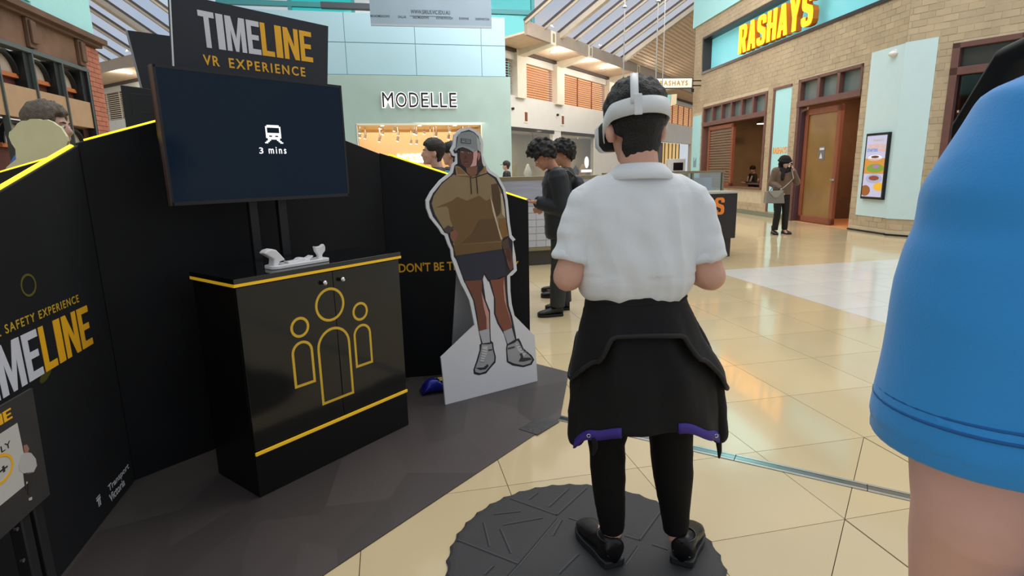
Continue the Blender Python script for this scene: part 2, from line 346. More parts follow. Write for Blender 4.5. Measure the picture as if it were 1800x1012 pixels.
# printing on the walls
a = FL.px(-60, 726); b = FL.px(80, 641); b2 = FL.px(163, 604); t2 = FL.px(159, 533)
zb, zt = b2[1], t2[1]
sM = FL.px(78, 640)[0]; sR = FL.px(164, 604)[0]; wid = (sR - sM)
blocks('TIME', FL, sM - wid * 1.16, sM - .012, zb, zt, 0.0, 0.0012, M_silver, wl, gap=.12)
blocks('LINE', FL, sM, sR, zb, zt, 0.0, 0.0012, M_gold, wl, gap=.12)
zz = FL.px(140, 530); z1 = FL.px(138, 517)
text('lettering', 'RAIL SAFETY EXPERIENCE', FL, sM - wid * .82, FL.px(139, 530)[0], zz[1], z1[1], 0.0, M_golddim, wl, bold=.01, depth=.001, spacing=1.25)
def ring_print(fr, c, ru, rz, w_, mt, par, d=0.0, n=40, name='printed_ring'):
    m = MB(); A = [(c[0] + ru * math.cos(2 * math.pi * i / n), c[1] + rz * math.sin(2 * math.pi * i / n)) for i in range(n)]
    B = [(c[0] + (ru - w_) * math.cos(2 * math.pi * i / n), c[1] + (rz - w_) * math.sin(2 * math.pi * i / n)) for i in range(n)]
    for i in range(n):
        j = (i + 1) % n; fr.poly(m, [A[i], A[j], B[j], B[i]], d, d + .001)
    return m.build(name, mt, par)
cc = FL.px(50, 501); tp_ = FL.px(50, 480)[1] - cc[1]; ring_print(FL, cc, (FL.px(64, 501)[0] - FL.px(36, 501)[0]) / 2, tp_, .008, mat('printed_olive', (92, 88, 34), rough=.5), wl)
cc = FL.px(80, 659); m = MB(); n = 28
FL.poly(m, [(cc[0] + .042 * math.cos(2 * math.pi * i / n), cc[1] + .035 * math.sin(2 * math.pi * i / n) * (1 if True else 1) * .5 + .012 * math.cos(2 * math.pi * i / n)) for i in range(n)], 0, .001); m.build('printed_ellipse', mat('printed_olive_fill', (74, 70, 30), rough=.5), wl)
M_pw = mat('printed_white', (215, 216, 218), rough=.5)
a = FL.px(192, 868); b = FL.px(229, 836); t = FL.px(192, 851)
h_ = t[1] - a[1]
text('lettering', 'Transport', FL, a[0], b[0], a[1], a[1] + h_, 0, M_pw, wl, bold=.008, depth=.001)
a2 = FL.px(194, 884); text('lettering', 'Victoria', FL, a2[0], a2[0] + (b[0] - a[0]) * .72, a2[1], a2[1] + h_, 0, M_pw, wl, bold=.008, depth=.001)
m = MB(); o_ = FL.px(172, 893); u_ = .05 / 10
lg = [[(0, 6), (7, 6), (7, 7.2), (0, 7.2)], [(2.0, 0), (3.3, 0), (3.3, 6), (2.0, 6)], [(4.6, 0), (5.9, 0), (5.9, 6), (4.6, 6)]] + [[(k * 1.5, 8.2), (k * 1.5 + .9, 8.2), (k * 1.5 + .9, 9.2), (k * 1.5, 9.2)] for k in range(5)]
for pgn in lg: FL.poly(m, [(o_[0] + x * u_, o_[1] + y * u_) for x, y in pgn], 0, .001)
m.build('logo', M_pw, wl)
a = FR.px(703, 479); b = FR.px(912, 475); tz = FR.px(703, 463)
text('lettering', "DON'T BE THE", FR, FR.px(701, 470)[0], FR.px(818, 470)[0], a[1], tz[1], 0, M_gold, wr, bold=.018, depth=.001)
text('lettering', 'Y', FR, FR.px(899, 470)[0], FR.px(912, 470)[0], FR.px(905, 476)[1], FR.px(905, 459)[1], 0, M_gold, wr, bold=.018, depth=.001)

# ================================================================== CABINET
A0 = (-1.167, 2.352); FC = Frame(A0, 53.2); CW, CD, CH = 0.918, 0.378, 1.02
M_gl = mat('black_gloss_laminate', (22, 22, 21), rough=0.10, var=0.05, spec=0.5)
M_trim = mat('yellow_edge_trim', (222, 178, 40), rough=0.35, var=0.05, emit=0.25, ecol=(230, 180, 30))
M_yp = mat('yellow_vinyl_print', (226, 184, 58), rough=0.35, var=0.04)
cab = thing('display_cabinet', (FC.pt(CW / 2, 0, -CD / 2)), 'glossy black cabinet with yellow people icons standing below the television', 'cabinet')
m = MB(); FC.box(m, 0, CW, .225, .985, -CD, -0.016); m.build('body', mat('black_satin_laminate', (13, 13, 14), rough=.3, spec=.4), cab)
m = MB(); FC.box(m, 0.0, CW, 0.007, .225, -CD, -.002); m.build('plinth', mat('black_satin_laminate', (13, 13, 14)), cab)
for s0, s1 in ((.003, .4835), (.4865, CW - .003)):
    m = MB(); FC.box(m, s0, s1, .234, .982, -.016, 0.0); dr = m.build('door', M_gl, cab, bevel=.0015)
    sk = s0 + (s1 - s0) * (.88 if s0 < .1 else .10); P = FC.pt(sk, .935, 0)
    m = MB(); m.tube([P, P + FC.f * .012, P + FC.f * .013, P + FC.f * .022, P + FC.f * .027], [.005, .005, .012, .013, .007], 14); k = m.build('knob', mat('chrome', (220, 222, 225), rough=.12, metal=1), dr, smooth=True); k['label'] = 'round chrome knob'
m = MB(); FC.box(m, -.008, CW + .008, 1.0, 1.022, -CD - .005, .008); m.build('worktop', mat('black_glass_top', (12, 13, 15), rough=.04, spec=.7), cab, bevel=.001)
m = MB(); FC.box(m, -.009, CW + .009, .987, 1.0, -.004, .0095); FC.box(m, -.0095, .004, .987, 1.0, -CD - .005, .0); m.build('edge_trim', M_trim, cab)
m = MB(); FC.box(m, 0, CW, .212, .228, -.002, .008); m.build('light_strip', M_trim, cab, bevel=.002)
def arch_outline(c, w_, z0, z1, t, n=16):
    r = w_ / 2
    def arc(rr, zc): return [(c + rr * math.cos(math.pi * i / n), zc + rr * math.sin(math.pi * i / n)) for i in range(n + 1)]
    zc = z1 - r; return [(c + r, z0)] + arc(r, zc) + [(c - r, z0)], [(c + r - t, z0 + t)] + arc(r - t, zc) + [(c - r + t, z0 + t)]
icon_list = []
for cx, cy, hx, rpx, (bl, br, bt, bb) in (((0), 0, 0, 0, (0, 0, 0, 0)),) : pass
def icon(pxc, pyc, rpix, bl, br, top, bot):
    c = FC.px(pxc, pyc); r = FC.px(pxc, pyc - rpix)[1] - c[1]
    ring_print(FC, c, r * .97, r * .97, .0128, M_yp, cab, d=.0002, n=48, name='icon_head')
    s0 = FC.px(*bl)[0]; s1 = FC.px(*br)[0]; z1 = FC.px(*top)[1]; z0 = FC.px(*bot)[1]
    A, B = arch_outline((s0 + s1) / 2, abs(s1 - s0), z0, z1, .0128); m = MB(); n = len(A)
    for i in range(n):
        j = (i + 1) % n; FC.poly(m, [A[i], A[j], B[j], B[i]], .0002, .0012)
    m.build('icon_body', M_yp, cab)
icon(580, 535, 31, (560, 640), (618, 635), (587, 574), (591, 703))
icon(527, 575, 19, (514, 640), (552, 635), (533, 598), (537, 677))
icon(633, 547, 17, (622, 600), (653, 600), (636, 569), (640, 642))

# charging dock on the cabinet
DK = FC.px(520, 460)[0]
dock = thing('charging_dock', FC.pt(.36, 1.023, -.10), 'white headset charging dock with curved cradles on the cabinet top', 'charging dock')
M_wp = mat('white_plastic', (222, 222, 224), rough=.28, var=.02)
FD = Frame((FC.pt(0, 0, -.10).x, FC.pt(0, 0, -.10).y), 53.2)
sL, sR_ = FD.px(470, 462)[0], FD.px(573, 452)[0]; sw = sR_ - sL; zb = 1.0225
def rr(s0, s1, d0, d1, r=.02, n=6):
    out = []
    for cs, cd_, a0 in ((s1 - r, d1 - r, 0), (s0 + r, d1 - r, 90), (s0 + r, d0 + r, 180), (s1 - r, d0 + r, 270)):
        out += [(cs + r * math.cos(R(a0 + 90 * i / n)), cd_ + r * math.sin(R(a0 + 90 * i / n))) for i in range(n + 1)]
    return out
def slab(m, s0, s1, d0, d1, z0, z1, r=.02): q = rr(s0, s1, d0, d1, r); m.prism([FD.pt(s, z0, d) for s, d in q], [FD.pt(s, z1, d) for s, d in q])
m = MB(); slab(m, sL, sR_, -.05, .045, zb, zb + .016, .03); m.build('base', M_wp, dock, bevel=.003)
m = MB(); FD.poly(m, [(sL + sw * x, zb + z) for x, z in ((.06, .014), (.08, .045), (-.07, .078), (-.02, .09), (.06, .094), (.13, .086), (.20, .06), (.26, .035), (.16, .03), (.14, .014))], -.03, .02); m.build('headset_cradle', M_wp, dock, bevel=.006)
m = MB(); FD.poly(m, [(sL + sw * x, zb + z) for x, z in ((.84, .014), (.85, .032), (.81, .05), (.79, .078), (.84, .074), (.90, .075), (.96, .085), (.985, .07), (.98, .05), (.92, .032), (.92, .014))], -.012, .01); m.build('controller_cradle', M_wp, dock, bevel=.004)
m = MB(); FD.poly(m, [(sL + sw * x, zb + z) for x, z in ((.30, .014), (.29, .028), (.34, .024), (.45, .025), (.50, .034), (.56, .034), (.60, .025), (.66, .03), (.72, .038), (.74, .034), (.68, .02), (.66, .014))], -.02, .02); m.build('contact_block', M_wp, dock, bevel=.004)

# ================================================================== TELEVISION, its posts, header signs
FT = Frame((FC.pt(0, 0, -.34).x, FC.pt(0, 0, -.34).y), 51.0)
c = [FT.px(262, 112), FT.px(603, 150), FT.px(612, 350), FT.px(305, 355)]
s0 = (c[0][0] + c[3][0]) / 2; s1 = (c[1][0] + c[2][0]) / 2; z1 = (c[0][1] + c[1][1]) / 2; z0 = (c[2][1] + c[3][1]) / 2
tvp = FT.pt((s0 + s1) / 2, 0, -.03)
tv = thing('television', (tvp.x, tvp.y, z0), 'large flat television showing a white train icon and 3 mins', 'television')
m = MB(); FT.box(m, s0, s1, z0, z1, -.05, -.004); m.build('housing', mat('tv_black_plastic', (20, 20, 23), rough=.3), tv, bevel=.004)
m = MB(); FT.box(m, s0 - .001, s0 + .004, z0, z1, -.03, 0.0); m.build('side_bezel', mat('tv_bronze_edge', (92, 74, 70), rough=.35, metal=.4), tv)
m = MB(); FT.box(m, s0 + .012, s1 - .012, z0 + .016, z1 - .012, -.004, -.0015); m.build('screen', mat('tv_screen_navy', (10, 16, 24), rough=.12, emit=.32, ecol=(18, 38, 58), spec=.15), tv)
for q in ((s0, s0 + .012, z0, z1), (s1 - .012, s1, z0, z1), (s0, s1, z0, z0 + .016), (s0, s1, z1 - .012, z1)):
    m = MB(); FT.box(m, *q, -.004, 0.0); m.build('bezel', mat('tv_black_bezel', (12, 13, 16), rough=.25), tv)
M_scr = mat('screen_white', (240, 242, 246), emit=.85, ecol=(235, 238, 245), rough=.4)
pix = ["..########..", ".##########.", ".#........#.", ".#........#.", ".#........#.", ".#........#.", ".##########.", ".##########.", ".##..##..##.", ".##########.", "..########..", "..##....##..", ".##......##.", "##........##"]
ti = FT.px(463, 219); tw = FT.px(494, 236)[0] - FT.px(462, 236)[0]; th = ti[1] - FT.px(478, 252)[1]; cu, cv = tw / 12, th / 14
m = MB()
for ry, row in enumerate(pix):
    x = 0
    while x < 12:
        if row[x] == '#':
            e = x
            while e < 12 and row[e] == '#': e += 1
            FT.box(m, ti[0] + x * cu, ti[0] + e * cu, ti[1] - (ry + 1) * cv, ti[1] - ry * cv, -.0015, -.0008); x = e
        else: x += 1
m.build('train_icon', M_scr, tv)
text('screen_lettering', '3', FT, FT.px(456.5, 270)[0], FT.px(463.5, 270)[0], FT.px(460, 270)[1], FT.px(460, 259)[1], -.0015, M_scr, tv, bold=.012, depth=.0007)
text('screen_lettering', 'mins', FT, FT.px(473, 270)[0], FT.px(504, 270)[0], FT.px(480, 270)[1], FT.px(480, 258)[1], -.0015, M_scr, tv, bold=.012, depth=.0007, spacing=1.35)
stand = thing('television_stand', (FT.pt((s0 + s1) / 2, 0, -.12)), 'black twin post stand carrying the television behind the cabinet', 'stand')
FP = Frame((FT.pt(0, 0, -.12).x, FT.pt(0, 0, -.12).y), 51.0)
for x0, x1 in ((442, 457), (493, 508)):
    m = MB(); FP.box(m, FP.px(x0, 400)[0], FP.px(x1, 400)[0], .03, z1 - .1, -.03, .0); m.build('post', mat('stand_black_steel', (24, 25, 28), rough=.4, spec=.4), stand, bevel=.003)
m = MB(); FP.box(m, FP.px(442, 400)[0] - .12, FP.px(508, 400)[0] + .12, .0065, .03, -.08, .02); m.build('base_plate', M_blkp, stand, bevel=.003)
m = MB(); FP.box(m, FP.px(442, 400)[0] - .05, FP.px(508, 400)[0] + .05, z0 + .2, z0 + .3, 0.0, .067); m.build('mount_bracket', M_blkp, stand)
# header sign
FH = Frame((FT.pt(0, 0, -.19).x, FT.pt(0, 0, -.19).y), 51.0)
hb = [FH.px(303, 128), FH.px(572, 152), FH.px(577, 46), FH.px(300, -6)]
sgp = FH.pt((hb[0][0] + hb[1][0]) / 2, 0, -.03)
hs_ = thing('header_sign', (sgp.x, sgp.y, hb[0][1] - .2), 'black header board above the television reading TIMELINE VR EXPERIENCE', 'sign')
z0h = min(hb[0][1], hb[1][1]) - .10
m = MB(); FH.poly(m, [(hb[0][0], z0h), (hb[1][0], z0h), (hb[2][0], hb[2][1]), (hb[3][0], hb[3][1] + .02)], -.03, 0); m.build('board', mat('header_navy_black', (20, 27, 40), rough=.5, var=.1), hs_)
m = MB(); FH.poly(m, [(hb[0][0] - .004, z0h), (hb[0][0] + .001, z0h), (hb[3][0] + .001, hb[3][1] + .02), (hb[3][0] - .004, hb[3][1] + .02)], -.005, .002); m.build('white_edge', mat('white_foamboard_edge', (215, 218, 222), rough=.6), hs_)
tl, tr, br_, bl_ = FH.px(347, 17), FH.px(546, 57), FH.px(545, 109), FH.px(353, 82)
sm = FH.px(459, 80)[0]
f_ = (sm - tl[0]) / (tr[0] - tl[0]); za = bl_[1] + (br_[1] - bl_[1]) * f_; zc = tl[1] + (tr[1] - tl[1]) * f_
blocks('TIME', FH, (tl[0] + bl_[0]) / 2, sm - .003, bl_[1], tl[1], 0, .0015, M_silver, hs_, gap=.12, z0b=za, z1b=zc)
blocks('LINE', FH, sm + .003, tr[0], za, zc, 0, .0015, M_gold, hs_, gap=.12, z0b=br_[1], z1b=tr[1])
vl, vr = FH.px(358, 114), FH.px(537, 135); vt, vt2 = FH.px(358, 96), FH.px(537, 119)
fz = (FH.px(392, 117)[0] - vl[0]) / (vr[0] - vl[0]); gz = (FH.px(404, 118)[0] - vl[0]) / (vr[0] - vl[0])
lz = lambda f: (vl[0] + (vr[0] - vl[0]) * f, vl[1] + (vr[1] - vl[1]) * f, vt[1] + (vt2[1] - vt[1]) * f)
A_, B_, C_ = lz(0), lz(fz * .84), lz(gz * .98)
text('lettering', 'VR', FH, A_[0], B_[0], A_[1], A_[2], 0, M_gold, hs_, bold=.02, depth=.0015, spacing=1.2, z0b=B_[1], z1b=B_[2])
text('lettering', 'EXPERIENCE', FH, C_[0], vr[0], C_[1], C_[2], 0, M_gold, hs_, bold=.02, depth=.0015, spacing=1.3, z0b=vr[1], z1b=vt2[1])
m = MB(); pp = FH.pt((hb[0][0] + hb[1][0]) / 2, 0, -.06); m.cyl((pp.x, pp.y, 1.7), (pp.x, pp.y, hb[2][1] - .1), .02, 10); m.build('support_pole', M_blkp, hs_)
# second header and second television on the far side of the booth, seen from behind
FS = Frame((-2.35, 3.75), 20)
q = [FS.px(224, 53), FS.px(305, 64), FS.px(305, 162), FS.px(251, 157)]
m = MB(); FS.poly(m, q, -.03, 0); qp = FS.pt(q[3][0], 0)
s2 = thing('header_sign', (qp.x, qp.y, q[3][1] - .2), 'blank dark back of a tapered header board left of the TIMELINE header', 'sign')
m.build('board', mat('charcoal_board', (38, 40, 46), rough=.6, var=.1), s2); m = MB(); m.cyl((qp.x + .2, qp.y + .1, 1.2), (qp.x + .2, qp.y + .1, q[3][1] + .1), .02, 10); m.build('support_pole', M_blkp, s2)
m = MB(); FS.poly(m, [q[3], q[0], (q[0][0] - .012, q[0][1]), (q[3][0] - .012, q[3][1])], -.031, .001); m.build('pale_edge', mat('grey_edge', (150, 152, 156), rough=.6), s2)
FS2 = Frame((-2.3, 3.55), 22)
q = [FS2.px(211, 149), FS2.px(300, 161), FS2.px(300, 262), FS2.px(226, 258)]
qp = FS2.pt(q[3][0] + .3, 0)
t2 = thing('television', (qp.x, qp.y, q[3][1]), 'back of a second black television behind the left booth wall', 'television')
m = MB(); FS2.poly(m, q, -.05, 0); m.build('housing', mat('tv_back_black', (26, 29, 30), rough=.5, var=.1), t2, bevel=.005)
m = MB(); FS2.quadpx(m, [(229, 163), (300, 170), (300, 226), (236, 222)], 0, .02); m.build('rear_cover', mat('tv_back_cover', (16, 18, 19), rough=.45), t2, bevel=.004)
m = MB(); FS2.quadpx(m, [(250, 197), (266, 198), (266, 200), (250, 199)], .02, .024); m.build('slot', M_blkp, t2)
m = MB(); m.cyl((qp.x, qp.y + .1, .007), (qp.x, qp.y + .1, q[0][1] - .1), .025, 10); m.build('stand_pole', M_blkp, t2)
# ================================================================== shared architecture materials
M_white = mat('white_painted_plaster', (222, 220, 214), rough=.6, var=.03, vscale=1.5)
M_cream = mat('cream_painted_column', (226, 219, 202), rough=.6, var=.03)
M_teal = mat('pale_teal_panel', (164, 198, 212), rough=.45, var=.02, vscale=.8)
M_sage = mat('sage_render', (158, 182, 178), rough=.65, var=.05, vscale=1.3, bump=.03, bscale=9)
M_mint = mat('mint_bulkhead', (168, 222, 222), rough=.5, var=.02)
M_plank = mat('timber_plank_soffit', (230, 206, 180), rough=.5, var=.08, vscale=5, stretch=(1, 1, 12))
M_fascia = mat('grey_beige_fascia', (168, 152, 136), rough=.55, var=.04)
M_beam = mat('cream_roof_beam', (190, 178, 160), rough=.5, var=.04)
M_dkbeam = mat('dark_roof_cap', (74, 68, 66), rough=.5)
M_slat = mat('orange_timber_slat', (150, 78, 42), rough=.45, var=.12, vscale=8, rnd=.1)
M_sky = glass('roof_glass', (246, 248, 254), .04)
M_clr = glass('clear_glass', (244, 250, 252), .04)
M_cyan = glass('cyan_glass', (120, 240, 240), .05)
M_mull = mat('teal_window_frame', (70, 150, 156), rough=.4)
M_shopglass = glass('shop_glass', (232, 234, 228), .12)
M_lamp = mat('downlight_lens', (255, 240, 215), emit=5.0, ecol=(255, 240, 215))
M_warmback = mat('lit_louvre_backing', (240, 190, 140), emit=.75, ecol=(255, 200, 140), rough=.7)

# ================================================================== MODELLE SHOP
FO = Frame((-3.0, 18.0), 12.0)
shop = struct_empty('wall_modelle', (-2.7, 18.06, 0), 'sage green shopfront with halo lit MODELLE sign and a wide doorway', 'shopfront')
D0, D1, DZ = -1.563, 2.173, 2.867
for nm, a in (('facade_pier', (-4.6, D0, 0, DZ)), ('facade_pier', (D1, 3.145, 0, DZ)), ('facade_header', (-4.6, 3.145, DZ, 4.27))):
    m = MB(); FO.box(m, *a, -.45, 0); m.build(nm, M_sage, shop)
xs = [-4.2, -1.747, .273, 2.27, 3.02]
for i in range(4):
    for z0, z1 in ((4.29, 5.165), (5.185, 5.99)):
        m = MB(); FO.box(m, xs[i] + .008, xs[i + 1] - .008, z0, z1, -.12, -.06); m.build('panel', M_teal, shop, bevel=.004)
m = MB(); FO.box(m, -4.2, 3.02, 4.27, 5.98, -.5, -.075); m.build('panel_backing', mat('panel_joint_grey', (112, 146, 152), rough=.7), shop)
M_inw = mat('shop_interior_cream', (232, 206, 164), rough=.6, var=.02)
m = MB(); FO.box(m, -2.6, 3.1, 0.0, .01, -4.5, -.45); m.build('shop_floor', M_tile, shop)
m = MB(); FO.box(m, -2.6, 3.1, DZ + .15, DZ + .2, -4.5, -.45); m.build('shop_ceiling', M_inw, shop)
m = MB(); FO.box(m, -2.6, 3.1, 0, DZ + .2, -4.6, -4.5); m.build('shop_back_wall', M_inw, shop)
for s in (-2.7, 3.1):
    m = MB(); FO.box(m, s, s + .1, 0, DZ + .2, -4.5, -.45); m.build('shop_side_wall', M_inw, shop)
for q in ((D0 - .03, D0, 0, DZ), (D1, D1 + .03, 0, DZ), (D0 - .03, D1 + .03, DZ - .03, DZ + .02)):
    m = MB(); FO.box(m, *q, -.46, .02); m.build('door_surround', M_cream, shop)
rnd = random.Random(3)
for i in range(26):
    s = D0 + .1 + (i % 7) * .56 + rnd.uniform(-.12, .12); d = -.9 - (i // 7) * .95 + rnd.uniform(-.2, .2)
    t = thing('ceiling_spotlight', FO.pt(s, DZ + .15, d), 'small warm spotlight under the cream ceiling inside the green shopfront', 'spotlight', 'spotlights inside the green shop')
    P = FO.pt(s, DZ + .15, d); m = MB(); dr_ = Vector((0, 0, rnd.uniform(.0, .42))); m.cyl(P, P - dr_ - Vector((0, 0, .08)), .012, 8); m.build('stem', M_alu, t)
    m = MB(); P = P - dr_; m.cyl(P - Vector((0, 0, .07)), P - Vector((.02, .03, .2)), .045, 12); m.build('can', mat('spot_can_grey', (160, 140, 120), rough=.4), t)
    m = MB(); m.cyl(P - Vector((.02, .03, .2)), P - Vector((.021, .031, .206)), .04, 12); m.build('lens', M_lamp, t)
for px in (672, 738, 801):
    s = FO.px(px, 219)[0]; m = MB(); FO.box(m, s - .05, s + .05, DZ - .036, DZ - .03, -.3, -.1); o = m.build('door_downlight', M_lamp, shop)
L = bpy.data.lights.new('modelle_interior_light', 'AREA'); L.size = 5; L.energy = 140; L.color = (1, .86, .68); lo = bpy.data.objects.new('modelle_interior_light', L); COL.objects.link(lo); lo.location = FO.pt(.3, DZ + .05, -2.5)
def halo_sign(txt, fr, s0, s1, z0, z1, d, par_name, label, front, halo, hw):
    P = fr.pt((s0 + s1) / 2, z0, d); t = thing(par_name, P, label, 'sign'); n = len(txt)
    me = text_mesh(txt[0]); bpy.data.meshes.remove(me)
    wch = {'M': 1.15, 'O': 1.15, 'D': 1.0, 'E': .78, 'L': .74}; tot = sum(wch.get(c, 1) for c in txt) + .26 * (n - 1); x = 0
    for c in txt:
        a = s0 + (s1 - s0) * x / tot; b = s0 + (s1 - s0) * (x + wch.get(c, 1)) / tot; x += wch.get(c, 1) + .26
        k = text('letter', c, fr, a, b, z0, z1, d + .05, front, t, bold=0.0, depth=.03)
        text('letter_halo', c, fr, a - hw, b + hw, z0 - hw, z1 + hw, d + .012, halo, k, bold=.05, depth=.012)
    return t
M_halo = mat('white_halo_acrylic', (255, 246, 248), emit=1.0, ecol=(255, 244, 246)); M_lt = mat('black_letter_face', (22, 22, 24), rough=.3)
halo_sign('MODELLE', FO, FO.px(672, 176)[0], FO.px(802, 176)[0], FO.px(737, 189)[1], FO.px(737, 163)[1], 0, 'shop_sign', 'black letters MODELLE with white halo on the sage green facade', M_lt, M_halo, .018)
FO2 = Frame((FO.pt(0, 0, -4.49).x, FO.pt(0, 0, -4.49).y), 12.0)
a, b = FO2.px(701, 284), FO2.px(760, 272)
halo_sign('MODELLE', FO2, a[0], b[0] + .1, a[1], b[1], 0, 'shop_sign', 'small glowing MODELLE sign on the cream back wall inside the shop', M_halo, M_halo, .05)
# clerestory glazing above the shop
FG = Frame((-4.0, 24.5), 12.0)
cl = struct_empty('window_1', (-4, 24.5, 6), 'bright teal framed clerestory windows above the green shopfront', 'window')
ss = [-6.9, -4.4, -2.05, .35, 2.9, 5.2]
for i in range(5):
    for z0, z1 in ((5.2, 7.75), (7.9, 10.5)):
        m = MB(); FG.box(m, ss[i] + .05, ss[i + 1] - .05, z0, z1, -.01, .01); m.build('pane', M_cyan if i in (1, 4) else M_clr, cl)
for s in ss:
    m = MB(); FG.box(m, s - .07, s + .07, 5.0, 10.6, -.08, .08); m.build('mullion', M_mull, cl)
for z in (5.1, 7.82, 10.55):
    m = MB(); FG.box(m, -7.0, 5.3, z - .09, z + .09, -.09, .09); m.build('transom', M_mull, cl)
FB2 = Frame((-3.0, 20.5), 12.0); a = FB2.px(564, 10); b = FB2.px(646, 17)
m = MB(); FB2.box(m, a[0], b[0] + .3, b[1], b[1] + .17, -.15, .1); setting('trim_2', m, mat('dark_grey_steel', (70, 76, 84), rough=.4), 'dark steel beam above the pale blue panels of the green shop', 'trim')
# hanging banner
FBN = Frame((-2.0, 15.0), 10.0); q = [FBN.px(650, 43), FBN.px(862, 49), FBN.px(864, -60), FBN.px(647, -60)]
sb0, sb1 = (q[0][0] + q[3][0]) / 2, (q[1][0] + q[2][0]) / 2; zb0 = (q[0][1] + q[1][1]) / 2
ban = thing('hanging_banner', FBN.pt((sb0 + sb1) / 2, zb0), 'grey blue banner hung above the green shopfront with small dark lettering', 'banner')
m = MB(); FBN.box(m, sb0, sb1, zb0, zb0 + 2.0, -.012, 0); m.build('banner_sheet', mat('banner_grey_blue', (128, 146, 160), rough=.6, var=.06, vscale=1.2), ban)
m = MB(); FBN.box(m, sb0, sb1, zb0 - .02, zb0 + .03, -.03, .018); m.build('bottom_bar', mat('banner_bar', (150, 160, 170), rough=.4, metal=.3), ban)
for s in (sb0 + .3, sb1 - .3):
    m = MB(); P = FBN.pt(s, 0); m.cyl((P.x, P.y, zb0 + 2.0), (P.x, P.y, 9.0), .008, 6); m.build('cable', M_alu, ban)
M_ink = mat('banner_ink', (40, 52, 66), rough=.6)
a, b = FBN.px(722, 24), FBN.px(791, 18); text('lettering', 'WWW.SIRIUS.VIC.EDU.AU', FBN, a[0], b[0], a[1], b[1] - .01, 0, M_ink, ban, bold=.015, depth=.003)
for w_, x0, x1, y in (('BROADMEADOWS', 651, 685, 30), ('DALLAS', 700, 714, 31.5), ('EASTMEADOWS', 726, 754, 32.5), ('KEYSBOROUGH', 767, 796, 33.5), ('SUNSHINE', 807, 824, 34.5), ('SHEPPARTON', 836, 860, 35.5)):
    a = FBN.px(x0, y); b = FBN.px(x1, y); text('lettering', w_, FBN, a[0], b[0], a[1], a[1] + .055, 0, M_ink, ban, bold=.01, depth=.003)
a, b = FBN.px(720, 26), FBN.px(792, 26.6); m = MB(); FBN.box(m, a[0], b[0], a[1] - .03, a[1] - .02, 0, .003); m.build('underline', M_ink, ban)

